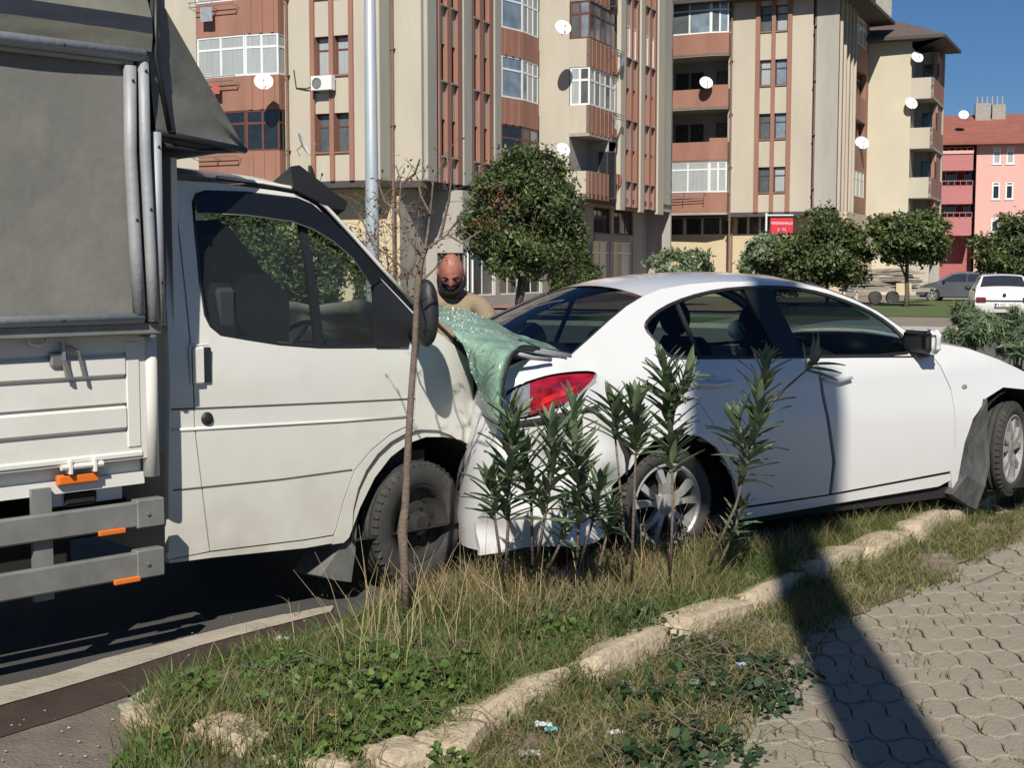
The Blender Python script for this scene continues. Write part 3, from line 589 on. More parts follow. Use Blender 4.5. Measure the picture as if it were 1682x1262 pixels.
def window(fr, u0, u1, z0, z1, y, fm, pm, parent, vs=(), hs=(), t=.055, d=.06):
    b = MB(fr.w); b.box(u0, u1, y, y + d, z0, z0 + t); b.box(u0, u1, y, y + d, z1 - t, z1); b.box(u0, u0 + t, y + .001, y + d, z0 + t, z1 - t); b.box(u1 - t, u1, y + .001, y + d, z0 + t, z1 - t)
    for q in vs: u = u0 + (u1 - u0) * q; b.box(u - t * .6, u + t * .6, y + .002, y + d - .001, z0 + t, z1 - t)
    for q in hs: z = z0 + (z1 - z0) * q; b.box(u0 + t, u1 - t, y + .003, y + d - .002, z - t * .6, z + t * .6)
    wn = b.out('window', fm, parent); ORG[wn.name] = ORG[parent.name]
    us = [0, *vs, 1]; zs = [0, *hs, 1]
    ptype = pm if isinstance(pm, (list, tuple)) else [pm]
    for i in range(len(us) - 1):
        # each light of glass on its own; stacked lights of one casement share a mesh
        p = MB(fr.w); ua, ub = u0 + (u1 - u0) * us[i] + t * .5, u0 + (u1 - u0) * us[i + 1] - t * .5
        p.box(ua, ub, y + .022, y + .03, z0 + t * .5, z1 - t * .5)
        o = p.out('pane', ptype[i % len(ptype)], wn)
    return wn
def sill(fr, u0, u1, z, parent, m=None, y=-.07, t=.06): b = MB(fr.w); b.box(u0, u1, y, .2, z - t, z); return b.out('sill', m or M['conc'], parent)
def pbox(name, fr, u0, u1, y0, y1, z0, z1, m, parent): b = MB(fr.w); b.box(u0, u1, y0, y1, z0, z1); return b.out(name, m, parent)
def pipe(fr, u, y, z0, z1, parent, m=None, r=.055):
    b = MB(fr.w); b.tube([(u, y, z0), (u, y, z1)], r, 8)
    for z in np.arange(z0 + 1.2, z1, 2.9): b.box(u - .09, u + .09, y - .07, .01, z, z + .05)
    return b.out('drainpipe', m or M['pipe'], parent)
def balcony_wall(pts, z0, z1, m, parent, th=.14, ribs=None, name='parapet'):
    """low wall along the plan polyline pts (outer face)"""
    for i in range(len(pts) - 1):
        fr, L = seg(pts[i], pts[i + 1]); b = MB(fr.w); b.box(0 if i == 0 else .0, L, 0.0, th, z0, z1)
        mm = m[i % len(m)] if isinstance(m, (list, tuple)) else m
        if ribs and i in ribs:
            n = max(2, int(L / .45))
            for k in range(n): u = (k + .5) * L / n; b.box(u - .07, u + .07, -.035, .002, z0 + .02, z1 - .02)
        b.out(name, mm, parent)
def glazing(pts, z0, z1, fm, pm, parent, div, trans=.68, inset_=.02):
    for i in range(len(pts) - 1):
        if not div[i]: continue
        fr, L = seg(pts[i], pts[i + 1]); window(fr, 0.01, L - .01, z0, z1, inset_, fm, pm, parent, vs=[k / div[i] for k in range(1, div[i])], hs=(trans,), t=.07)
def slab(name, pts, z0, z1, m, parent):
    b = MB(); b.prism([tuple(p) for p in pts], lambda x, y: (x, y, z0), lambda x, y: (x, y, z1)); return b.out(name, m, parent)
H1, H2 = 113.7, 23.7
def px_on(fr, px, py=300): x, z = fr.hit(px, py); return x
# ------------------------------------------------------------------ block A
PA = at_depth(548, 300, 52.9); FA = Fr(PA[:2], H1)
A = empty('apartment_building', (PA[0], PA[1], 0), label='five storey cream and terracotta apartment block with bay windows, behind the round tree', cat='apartment building')
def F0(k): return 5.0 + 2.93 * k
ua = {p: FA.u(p) for p in (200, 240, 255, 277, 327, 341, 420, 470, 476, 513, 520, 544, 551, 576, 583, 625)}
TOP = 20.2
wallp('wall', FA, ua[200] - 6, ua[327], 5.0, TOP, [(ua[240], ua[277], F0(k) + 1.25, F0(k) + 2.6) for k in range(5)], M['cream'], A)
for k in range(5): window(FA, ua[240], ua[277], F0(k) + 1.25, F0(k) + 2.6, .15, M['wfw'], M['pdark'], A, vs=(.5,))
bay = [FA.w(ua[327], .0, 0)[:2], FA.w(ua[341], -.55, 0)[:2], FA.w(ua[420], -.62, 0)[:2], FA.w(ua[470], -.42, 0)[:2], FA.w(ua[470] + .02, .3, 0)[:2]]
for k in range(5):
    balcony_wall(bay, F0(k) - .12 if k else 4.95, F0(k) + 1.22, M['rustp'], A, ribs=(2,))
    brown = k == 0
    glazing(bay, F0(k) + 1.22, F0(k + 1) - .12, M['wfb'] if brown else M['wfw'], [M['pdark']] if brown else [M['pcur'], M['pcur'], M['pmid']], A, (1, 2, 2, 1))
    if k < 4:
        # clothes rail under the bay window
        f2, L2 = seg(bay[1], bay[2]); b = MB(f2.w)
        b.tube([(-.1, -.35, F0(k) + 1.02), (L2 * .9, -.35, F0(k) + 1.02)], .02, 6); b.tube([(-.1, -.35, F0(k) + 1.2), (L2 * .9, -.35, F0(k) + 1.2)], .018, 6)
        for q in (0, .45, .9): b.tube([(L2 * q, -.35, F0(k) + 1.21), (L2 * q, -.35, F0(k) + .98), (L2 * q, 0.02, F0(k) + .92)], .015, 5)
        b.out('clothes_rail', M['steel'], A)
wins = [(ua[520], ua[544]), (ua[551], ua[576])]
op = [(a, b_, F0(k) + 1.12, F0(k) + 2.6) for k in range(5) for a, b_ in wins]
wallp('wall', FA, ua[470], ua[625], 5.0, TOP, op, M['cream'], A, .3, mrev=M['rustp'])
for a, b_, z0, z1 in op:
    k = round((z0 - 6.12) / 2.93); window(FA, a, b_, z0, z1, .22, M['wfb'], M['pcur'] if k == 1 else M['pmid'], A, hs=(.66,)); sill(FA, a - .02, b_ + .02, z0, A, M['rustp'])
for a, b_ in ((513, 520), (544, 551), (576, 583)): pbox('pilaster', FA, ua[a], ua[b_], -.09, .01, 5.0, TOP, M['rustp'], A)
pipe(FA, ua[476], -.1, 5.0, TOP, A)
# return and second front plane
P625 = FA.w(ua[625], 0, 0)[:2]; FR_ = Fr(P625, H2); r1 = FR_.u(645); P645 = FR_.w(r1, 0, 0)[:2]
wallp('wall', FR_, 0, r1, 5.0, TOP, [], M['greyr'], A)
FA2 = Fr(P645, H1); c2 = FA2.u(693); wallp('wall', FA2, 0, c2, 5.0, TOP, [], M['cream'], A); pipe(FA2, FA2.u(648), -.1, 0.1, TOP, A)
P693 = FA2.w(c2, 0, 0)[:2]; FS = Fr(P693, H2)
us_ = {p: FS.u(p, 250) for p in (693, 720, 721, 731, 738, 748, 755, 772, 775, 784, 791, 800, 806, 819, 875)}
opS = [(us_[a], us_[b_], F0(k) + 1.05, F0(k) + 2.5) for k in range(5) for a, b_ in ((721, 731), (738, 748), (775, 784), (791, 800))]
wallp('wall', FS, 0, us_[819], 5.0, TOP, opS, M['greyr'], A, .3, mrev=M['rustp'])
for a, b_, z0, z1 in opS: window(FS, a, b_, z0, z1, .2, M['wfb'], M['pdark'], A, hs=(.66,)); sill(FS, a - .03, b_ + .03, z0, A, M['conc'], y=-.14)
for a, b_ in ((718, 721), (731, 738), (748, 755), (772, 775), (784, 791), (800, 806)): pbox('pilaster', FS, FS.u(a, 250), FS.u(b_, 250), -.12, .01, 5.0, TOP, M['rustp'], A)
for a, b_ in ((697, 712), (757, 770), (808, 818)): pbox('pier', FS, FS.u(a, 250), FS.u(b_, 250), -.16, .01, 5.0, TOP, M['greyr'], A)
bs = [FS.w(us_[819], -.16, 0)[:2], FS.w(FS.u(842, 250), -.5, 0)[:2], FS.w(us_[875] - .5, -.5, 0)[:2], FS.w(us_[875] - .1, 0, 0)[:2]]
for k in range(5):
    balcony_wall(bs, F0(k) - .1, F0(k) + 1.05, M['rustp'], A, ribs=(0,))
    if k == 0: glazing(bs, F0(k) + 1.05, F0(k + 1) - .1, M['wfb'], [M['pdark'], M['pblue']], A, (1, 2, 1))
    else: glazing(bs, F0(k) + 1.05, F0(k + 1) - .1, M['wfw'], [M['pblue'], M['pcur']], A, (1, 3, 1))
# second wing: front with dish, bay, striped side
P878 = FS.w(us_[875], 0, 0)[:2]; FB = Fr(P878, H1); pipe(FB, .1, -.1, .2, TOP, A)
b935 = FB.u(935, 200); wallp('wall', FB, 0, b935, 5.0, TOP, [], M['cream'], A)
b968 = FB.u(968, 200); PB = FB.w(b968, 0, 0)[:2]; FBS = Fr(PB, H2); bsu = {p: FBS.u(p, 200) for p in (1012, 1015, 1022, 1045, 1053, 1075, 1086)}
GB = 4.75
for k in range(5):
    z0 = GB + 2.93 * k
    pbox('parapet', FB, b935, b968, .0, .15, z0, z0 + 1.25, M['cream'], A); b = MB(FBS.w); L = bsu[1012]
    b.box(.0, L, .0, .15, z0 + .002, z0 + 1.248)
    for q in np.arange(.3, L, .55): b.box(q, q + .12, -.03, .01, z0 + .01, z0 + 1.24)
    b.out('parapet', M['rustp'], A)
    if k in (0, 3):      # open balcony
        if k == 0 or True:
            b = MB(FB.w); b.add([(b935, 0, z0), (b935, 2.6, z0), (b935, 2.6, z0 + 2.93), (b935, 0, z0 + 2.93)], [(0, 1, 2, 3)]); b.add([(b935, 2.6, z0), (b968, 2.6, z0), (b968, 2.6, z0 + 2.93), (b935, 2.6, z0 + 2.93)], [(0, 1, 2, 3)])
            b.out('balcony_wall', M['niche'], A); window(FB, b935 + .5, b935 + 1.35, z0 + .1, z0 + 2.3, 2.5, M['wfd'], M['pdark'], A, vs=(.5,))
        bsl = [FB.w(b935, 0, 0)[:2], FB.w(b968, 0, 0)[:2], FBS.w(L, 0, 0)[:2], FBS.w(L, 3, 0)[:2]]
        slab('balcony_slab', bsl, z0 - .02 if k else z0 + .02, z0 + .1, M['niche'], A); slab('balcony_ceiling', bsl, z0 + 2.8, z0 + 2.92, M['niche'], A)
    else:
        fm, pm = (M['wfb'], [M['pmid'], M['pblue']]) if k == 2 else (M['wfw'], [M['pcur'], M['pmid']])
        window(FB, b935 + .02, b968, z0 + 1.25, z0 + 2.93, .03, fm, pm, A, vs=(.5,), hs=(.66,), t=.08); window(FBS, .09, L, z0 + 1.25, z0 + 2.93, .03, fm, pm, A, vs=(.2, .4, .6, .8), hs=(.66,), t=.08)
    if k in (1, 2):
        b = MB(FBS.w)
        for zz in (1.1, .98, .86): b.tube([(L * .55, -.4, z0 + zz), (L * .98, -.4, z0 + zz)], .018, 5)
        for q in (.55, .76, .98): b.tube([(L * q, 0, z0 + 1.1), (L * q, -.4, z0 + 1.1), (L * q, -.4, z0 + .8)], .015, 5)
        b.out('clothes_rail', M['steel'], A)
opB = []
gB = [(1025, 1033), (1036, 1043), (1056, 1063), (1066, 1072)]
for k in range(5):
    for a, b_ in gB: opB.append((FBS.u(a, 200), FBS.u(b_, 200), GB + 2.93 * k + 1.1, GB + 2.93 * k + 2.6))
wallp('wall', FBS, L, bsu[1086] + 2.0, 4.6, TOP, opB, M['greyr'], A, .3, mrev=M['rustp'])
for i, (a, b_, z0, z1) in enumerate(opB):
    if i // 4 == 2: window(FBS, a, b_, z0, z1, -.03, M['wfw'], mat('white_roller_shutter', (.72, .68, .62), .6), A)
    else: window(FBS, a, b_, z0, z1, .2, M['wfb'], M['pdark'], A, hs=(.66,))
    sill(FBS, a - .04, b_ + .04, z0, A, M['conc'], y=-.14)
for a, b_ in ((1022, 1025), (1033, 1036), (1043, 1046), (1053, 1056), (1063, 1066), (1072, 1075)):
    for k in range(5): pass
    pbox('pilaster', FBS, FBS.u(a, 200), FBS.u(b_, 200), -.12, .01, 4.6, TOP, M['rustp'], A)
for a, b_ in ((1013, 1021), (1046.5, 1052.5), (1075.5, 1085)): pbox('pier', FBS, FBS.u(a, 200), FBS.u(b_, 200), -.2, .01, 4.4, TOP, M['cream'], A)
# floor slab over the recessed ground storey
ex = FBS.w(bsu[1086] + 2, 0, 0)[:2]
outl = [FA.w(ua[200] - 6, 0, 0)[:2], P625, P645, P693, P878, FB.w(b968, 0, 0)[:2], ex, FBS.w(bsu[1086] + 2, 16, 0)[:2], FA.w(ua[200] - 6, 14, 0)[:2]]
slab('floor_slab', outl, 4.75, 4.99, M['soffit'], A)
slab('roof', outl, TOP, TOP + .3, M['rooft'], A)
# ground storey, set back
gy = 1.3
wg = [(ua[240] + i * 2.05, ua[240] + 1.85 + i * 2.05, 4.05, 4.7) for i in range(4)]
FG = Fr(FA.w(0, gy, 0)[:2], H1); ug = FG.u(657, 400)
wallp('wall', FG, ua[200] - 6, ug, 0, 4.75, [w_ for w_ in wg if w_[1] < ug], M['lower'], A, .12)
for w_ in wg:
    if w_[1] < ug: window(FG, *w_, .05, M['wfd'], M['pdark'], A, vs=(.5,))
FG2 = Fr(FG.w(ug, 0, 0)[:2], H2); d2 = 2.2
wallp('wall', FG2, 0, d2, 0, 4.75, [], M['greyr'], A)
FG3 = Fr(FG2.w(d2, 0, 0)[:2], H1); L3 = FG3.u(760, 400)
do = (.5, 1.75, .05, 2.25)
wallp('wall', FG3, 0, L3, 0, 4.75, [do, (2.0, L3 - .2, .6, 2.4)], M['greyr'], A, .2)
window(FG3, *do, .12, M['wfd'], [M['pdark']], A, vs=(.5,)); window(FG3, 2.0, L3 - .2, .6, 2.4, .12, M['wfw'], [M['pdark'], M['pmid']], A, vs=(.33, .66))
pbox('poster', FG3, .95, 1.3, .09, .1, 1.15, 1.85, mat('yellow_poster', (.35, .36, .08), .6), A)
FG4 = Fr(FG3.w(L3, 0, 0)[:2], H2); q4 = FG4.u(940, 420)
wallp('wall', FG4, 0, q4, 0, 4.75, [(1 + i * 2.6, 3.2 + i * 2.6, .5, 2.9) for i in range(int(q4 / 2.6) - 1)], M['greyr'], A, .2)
for i in range(int(q4 / 2.6) - 1): window(FG4, 1 + i * 2.6, 3.2 + i * 2.6, .5, 2.9, .12, M['wfw'], [M['pdark'], M['pmid']], A, vs=(.5,))
# shop front under the second wing
FH = Fr(FBS.w(-.4, 1.3, 0)[:2], H2); hL = FH.u(1062, 430)
hu = {p: FH.u(p, 430) for p in (957, 975, 1003, 1008, 1040, 1045, 1056)}
so = [(hu[957], hu[975] - .2, .5, 2.9), (hu[975], hu[1003], .25, 2.95), (hu[1008], hu[1040], .25, 2.95), (hu[975], hu[1003], 3.35, 4.6), (hu[1008], hu[1040], 3.35, 4.6)]
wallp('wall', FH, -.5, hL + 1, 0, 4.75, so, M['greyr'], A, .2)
for i, o in enumerate(so): window(FH, *o, .1, M['wfw'] if i < 3 else M['wfd'], [M['pmid'], M['pcur']] if i < 3 else [M['pdark']], A, vs=(.33, .66) if i > 2 else (.5,), hs=(.8,) if i < 3 else ())
pbox('shop_sign_board', FH, hu[975], hu[1040], -.08, .02, 2.98, 3.3, M['conc'], A)
pbox('plinth', FH, -1.5, hL + 1, -1.2, -.02, -.1, .42, M['stone'], A)
# closing walls behind
for f, l in (seg(outl[-1], outl[0]), seg(outl[6], outl[7]), seg(outl[7], outl[8])): pbox('wall', f, 0, l, 0, .2, 0, TOP, M['greyr'], A)
lc = [(.30, .32, .36), (.45, .12, .10), (.12, .18, .35), (.6, .6, .58), (.5, .4, .2)]; lr_ = random.Random(5)
for fr_, u_, y_, z_ in ((f2, .2, -.36, F0(1) + 1.0), (f2, 1.0, -.36, F0(1) + 1.0), (f2, .5, -.36, F0(2) + 1.0), (FBS, L * .6, -.41, GB + 2.93 + .95), (FBS, L * .8, -.41, GB + 2.93 * 2 + .95), (FBS, L * .72, -.2, GB + 1.3), (FBS, L * .9, -.2, GB + 1.3)):
    w_ = lr_.uniform(.35, .7); h_ = lr_.uniform(.35, .6); b = MB(fr_.w); b.grid([[(u_ + w_ * i / 4, y_ - .02 * math.sin(i * 1.7 + j), z_ - h_ * j / 3) for j in range(4)] for i in range(5)]); cc = lr_.choice(lc); b.out('laundry', mat('cloth_%d' % int(cc[0] * 100), cc, .9), A)
# ------------------------------------------------------------------ block C
PC = at_depth(1265, 300, 75.0); FC = Fr(PC[:2], H1)
Cb = empty('apartment_building', (PC[0], PC[1], 0), label='cream apartment block with stacked terracotta balconies and dark eaves behind the red sign', cat='apartment building')
uc = {p: FC.u(p, 200) for p in (1070, 1087, 1100, 1120, 1170, 1198, 1201, 1207, 1240, 1247, 1266, 1272, 1292, 1299, 1333, 1338, 1375)}
GC = 4.72; STC = 2.9; TC = 16.15
opC = [(a, b_, GC + STC * k + 1.07, GC + STC * k + 2.45) for k in range(4) for a, b_ in ((uc[1247], uc[1266]), (uc[1272], uc[1292]))]
wallp('wall', FC, uc[1198], uc[1333], GC, TC, opC, M['cream'], Cb, .3, mrev=M['rustp'])
for i, (a, b_, z0, z1) in enumerate(opC): window(FC, a, b_, z0, z1, .16, M['wfd'], M['pcur'] if i in (4, 1, 7) else M['pblue'] if i % 2 else M['pmid'], Cb, hs=(.66,)); sill(FC, a, b_, z0, Cb, M['rustp'])
for a, b_ in ((1240, 1247), (1266, 1272), (1292, 1299)): pbox('pilaster', FC, uc[a], uc[b_], -.1, .01, GC, TC, M['rustp'], Cb)
pipe(FC, uc[1201], -.1, .2, TC, Cb); pipe(FC, FC.u(1336, 200), .2, GC, TC, Cb)
pbox('wall', FC, uc[1333] - .4, uc[1338] + .5, .55, .7, GC - .2, TC, M['greyr'], Cb)
pbox('wall', FC, uc[1338], uc[1375], .12, .3, GC + .2, TC, M['greyr'], Cb)
pbox('ledge', FC, uc[1333] - .2, uc[1375] - .8, -.5, .3, GC - .05, GC + .12, M['conc'], Cb)
wallp('wall', FC, uc[1070] - 4, uc[1087], 0, TC, [], M['greyr'], Cb)
bc = [FC.w(uc[1087], -.1, 0)[:2], FC.w(uc[1100], -.45, 0)[:2], FC.w(uc[1170], -.55, 0)[:2], FC.w(uc[1198], -.35, 0)[:2], FC.w(uc[1198] + .02, .2, 0)[:2]]
for k in range(4):
    z0 = GC + STC * k - .0
    balcony_wall(bc, z0 - .1 if k else z0, z0 + (1.12 if k in (0, 3) else 1.0), M['rustp'], Cb, ribs=(0,))
    if k in (1, 2): balcony_wall(bc[2:4], z0 + 1.0, z0 + 1.2, M['rustp'], Cb)
    if k in (0, 3): glazing(bc, z0 + 1.12, z0 + STC - .1, M['wfw'], [M['pcur'], M['pcur']] if k == 0 else [M['pmid'], M['pblue']], Cb, (1, 2, 2, 1), .75)
    else:
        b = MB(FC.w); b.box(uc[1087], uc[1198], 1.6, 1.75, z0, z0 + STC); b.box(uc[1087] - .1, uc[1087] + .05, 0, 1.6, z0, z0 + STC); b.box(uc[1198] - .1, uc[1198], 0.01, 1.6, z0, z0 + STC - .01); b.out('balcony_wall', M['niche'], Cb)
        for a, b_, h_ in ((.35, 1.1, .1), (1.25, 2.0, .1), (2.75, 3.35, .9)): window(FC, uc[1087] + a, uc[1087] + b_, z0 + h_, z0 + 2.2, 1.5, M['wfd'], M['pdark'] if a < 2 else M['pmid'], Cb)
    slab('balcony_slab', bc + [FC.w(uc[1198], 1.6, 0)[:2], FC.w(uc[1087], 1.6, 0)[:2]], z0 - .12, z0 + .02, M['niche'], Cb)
    if k == 0:
        b = MB(FC.w)
        for zz in (.8, .95, 1.1): b.tube([(uc[1100] - .1, -.85, z0 + zz), (uc[1170] - .2, -.85, z0 + zz)], .02, 5)
        for q in (0, .5, 1): u = uc[1100] - .1 + (uc[1170] - uc[1100] - .1) * q; b.tube([(u, -.4, z0 + 1.1), (u, -.85, z0 + 1.1), (u, -.85, z0 + .6)], .018, 5)
        b.out('clothes_rail', M['steel'], Cb)
slab('balcony_slab', bc + [FC.w(uc[1198], 1.6, 0)[:2], FC.w(uc[1087], 1.6, 0)[:2]], GC + STC * 4 - .15, GC + STC * 4, M['niche'], Cb)
# striped side
PCS = FC.w(uc[1375], .12, 0)[:2]; FCS = Fr(PCS, H2); uk = {p: FCS.u(p, 250) for p in (1375, 1383, 1388, 1394, 1402, 1424, 1420)}
cbw = FCS.u(1424, 250)
opCS = []
for k in range(4):
    z0 = GC + STC * k
    for a, b_ in ((1379.5, 1382), (1384.5, 1387), (1391, 1393.5), (1396, 1398.5)): opCS.append((FCS.u(a, 250), FCS.u(b_, 250), z0 + 1.1, z0 + 2.3))
    opCS.append((uk[1402], cbw - .8, z0 + 1.1, z0 + 2.6))
wallp('wall', FCS, 0, cbw, GC + .1, TC, opCS, M['rustp'], Cb, .3)
for i, o in enumerate(opCS):
    if i % 5 < 4: window(FCS, *o, .12, M['wfb'], M['pmid'], Cb)
    else: window(FCS, *o, .02 if (i // 5) in (0, 3) else .28, M['wfw'] if (i // 5) in (0, 3) else M['wfd'], M['pcur'] if (i // 5) in (0, 3) else M['pdark'], Cb, vs=(.33, .66), hs=(.7,))
for a in (1376.5, 1383, 1388.5, 1394.6, 1399.5): pbox('pilaster', FCS, FCS.u(a, 250), FCS.u(a, 250) + .16, -.14, .01, GC, TC, M['cream'], Cb)
# ground storey of C
FCG = Fr(FC.w(0, 1.1, 0)[:2], H1); cu = {p: FCG.u(p, 400) for p in (1055, 1120, 1130, 1160, 1196, 1205, 1215, 1230, 1245, 1262, 1300, 1375)}
cw = [(FCG.u(a, 365), FCG.u(b_, 365), 3.55, 4.5) for a, b_ in ((1100, 1122), (1127, 1152), (1155, 1182), (1185, 1197), (1211, 1227), (1231, 1246), (1250, 1264))]
wallp('wall', FCG, cu[1055] - 5, cu[1375] + .5, 0, GC, cw, M['lower'], Cb, .15)
for c_ in cw: window(FCG, *c_, .06, M['wfd'], M['pdark'], Cb)
pipe(FCG, FCG.u(1202, 420), -.08, 0, 4.6, Cb)
FCGS = Fr(FCG.w(cu[1375] + .5, 0, 0)[:2], H2); wallp('wall', FCGS, 0, 12, 0, GC, [], M['lower'], Cb)
oc = [FC.w(uc[1070] - 4, 0, 0)[:2], FC.w(uc[1375], 0, 0)[:2], FCS.w(cbw, 0, 0)[:2], FCS.w(cbw + 2, 14, 0)[:2], FC.w(uc[1070] - 4, 14, 0)[:2]]
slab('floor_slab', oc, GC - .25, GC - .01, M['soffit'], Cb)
def eave(pts, z, over, rise, m, parent, cz=.18):
    """roof with overhanging eave: pts plan outline, hipped to its centre line"""
    n = len(pts); cx = sum(p[0] for p in pts) / n; cy = sum(p[1] for p in pts) / n
    o = [(p[0] + (p[0] - cx) / math.hypot(p[0] - cx, p[1] - cy) * over, p[1] + (p[1] - cy) / math.hypot(p[0] - cx, p[1] - cy) * over) for p in pts]
    i_ = [(cx + (p[0] - cx) * .35, cy + (p[1] - cy) * .35) for p in pts]
    V = [(*p, z) for p in o] + [(*p, z + cz) for p in o] + [(*p, z + rise) for p in i_]
    b = MB(); b.add(V, [tuple(range(n))[::-1]] + [(k, (k + 1) % n, n + (k + 1) % n, n + k) for k in range(n)])
    b.m = 1; b.add(V, [(n + k, n + (k + 1) % n, 2 * n + (k + 1) % n, 2 * n + k) for k in range(n)] + [tuple(range(2 * n, 3 * n))])
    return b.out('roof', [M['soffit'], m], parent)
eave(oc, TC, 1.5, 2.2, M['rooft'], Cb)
for f, l in (seg(oc[3], oc[4]), seg(oc[4], oc[0])): pbox('wall', f, 0, l, 0, .2, 0, TC, M['greyr'], Cb)
# ------------------------------------------------------------------ block D
PD = FCS.w(cbw + .0, -.0, 0)[:2]; FD = Fr(PD, H1)
Db = empty('apartment_building', (PD[0], PD[1], 0), label='narrow cream apartment wing with a column of open balconies and three dishes against the sky', cat='apartment building')
dd = {p: FD.u(p, 200) for p in (1420, 1495, 1497, 1530, 1548)}
GD, STD = 3.0, 2.93; TD = GD + STD * 4 + .35
wallp('wall', FD, dd[1420] - .8, dd[1495], 0, TD, [], mat('pale_cream_render', (.57, .52, .40), .9, var=.05, scale=.5, bump=.1, bscale=10, dirt=(.46, .42, .33), dscale=.4, damt=.4), Db)
e1_ = FD.u(1532, 200); FDS = Fr(FD.w(e1_, 0, 0)[:2], H2); sl = FDS.u(1550, 200)
for k in range(4):
    z0 = GD + STD * k; 
    pbox('parapet', FD, dd[1495], e1_, 0, .14, z0 - .12, z0 + 1.1, M['cream'], Db); pbox('parapet', FDS, .0, sl, 0.002, .14, z0 - .12, z0 + 1.1, M['rustp'], Db)
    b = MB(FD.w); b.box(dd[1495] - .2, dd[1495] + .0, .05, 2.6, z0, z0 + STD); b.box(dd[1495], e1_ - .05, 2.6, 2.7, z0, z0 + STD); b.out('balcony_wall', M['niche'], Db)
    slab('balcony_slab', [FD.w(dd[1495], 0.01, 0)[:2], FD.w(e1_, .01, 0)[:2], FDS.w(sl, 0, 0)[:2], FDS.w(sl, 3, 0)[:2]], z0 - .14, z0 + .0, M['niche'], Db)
    pbox('side_wall', FDS, sl * .4, sl, .1, .3, z0 + 1.1, z0 + STD - .12, M['rustp'], Db)
    window(FD, dd[1495] + .4, dd[1495] + 1.3, z0 + .1, z0 + 2.2, 2.5, M['wfd'], M['pdark'], Db)
pbox('wall', FD, dd[1495], e1_, .0, .3, 0, GD - .13, M['cream'], Db)
od = [FD.w(dd[1420] - .8, 0, 0)[:2], FD.w(e1_, 0, 0)[:2], FDS.w(sl, 0, 0)[:2], FDS.w(sl, 8, 0)[:2], FD.w(dd[1420] - .8, 9, 0)[:2]]
for f, l in (seg(od[2], od[3]), seg(od[3], od[4]), seg(od[4], od[0])): pbox('wall', f, 0, l, 0, .2, 0, TD, M['greyr'], Db)
eave(od, TD, 1.0, 1.6, M['rooft'], Db)
q = at_depth(1449, 30, 86.5); b = MB(); b.box(q[0] - .5, q[0] + .5, 86.2, 87.2, TD - .5, TD + 5.5); b.out('chimney', M['conc'], Db)
# ------------------------------------------------------------------ pink building E
PE = at_depth(1605, 300, 111.0); FE = Fr(PE[:2], 104)
Eb = empty('apartment_building', (PE[0], PE[1], 0), label='pink three storey house block with a red tiled roof beyond the silver car', cat='apartment building')
ue = {p: FE.u(p, 300) for p in (1535, 1547, 1597, 1603, 1632, 1643, 1652, 1665)}
e_r = ue[1665] + 3.5; TE = height(234, 111)
fl = [height(387, 111), height(335, 111), height(280, 111)]
wo_ = []
for i, (t_, b_) in enumerate(((358, 382), (299, 328), (243, 270))):
    for a, c in ((ue[1632] - .1, ue[1643]), (ue[1652], ue[1665])): wo_.append((a, c, height(b_, 111), height(t_, 111)))
wallp('wall', FE, ue[1603], e_r, 0, TE, wo_, M['pink'], Eb, .2)
for i, o in enumerate(wo_): window(FE, *o, .02, M['wfw'], M['pcur'] if i > 3 else M['pdark'], Eb, hs=(.8,), t=.11); sill(FE, o[0] - .1, o[1] + .1, o[2], Eb, M['wfw'])
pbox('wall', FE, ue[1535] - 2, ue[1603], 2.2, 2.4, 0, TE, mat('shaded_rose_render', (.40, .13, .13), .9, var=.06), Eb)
for i, z0 in enumerate(fl):
    b = MB(FE.w); b.box(ue[1535] - 1, ue[1597], -.4, -.25, z0, z0 + 1.5); b.box(ue[1597] - .1, ue[1597] + .02, -.25, 2.2, z0, z0 + 1.5); b.box(ue[1535] - 1, ue[1597], -.25, 2.2, z0, z0 + .15); b.out('balcony', M['pinkd'], Eb)
    for a in (.6, 2.1): window(FE, ue[1547] - .2 + a, ue[1547] + .7 + a, z0 + .2, z0 + 3.0, 2.1, M['wfw'], M['pdark'], Eb)
    b = MB(FE.w); b.tube([(ue[1535], -.45, z0 + 1.85), (ue[1597], -.45, z0 + 1.85)], .04, 5)
    for q in range(6): u = ue[1547] + (ue[1597] - ue[1547]) * q / 5; b.tube([(u, -.45, z0 + 1.4), (u, -.45, z0 + 1.86)], .03, 4)
    b.out('railing', M['pinkd'], Eb)
pbox('awning_beam', FE, ue[1547], ue[1597], -.5, 0, TE - .9, TE - .65, M['pink'], Eb)
oe = [FE.w(ue[1535] - 2, -.2, 0)[:2], FE.w(e_r, -.2, 0)[:2], FE.w(e_r, 11, 0)[:2], FE.w(ue[1535] - 2, 11, 0)[:2]]
for f, l in (seg(oe[1], oe[2]), seg(oe[2], oe[3]), seg(oe[3], oe[0])): pbox('wall', f, 0.3, l, 0, .2, 0, TE - .01, M['pink'], Eb)
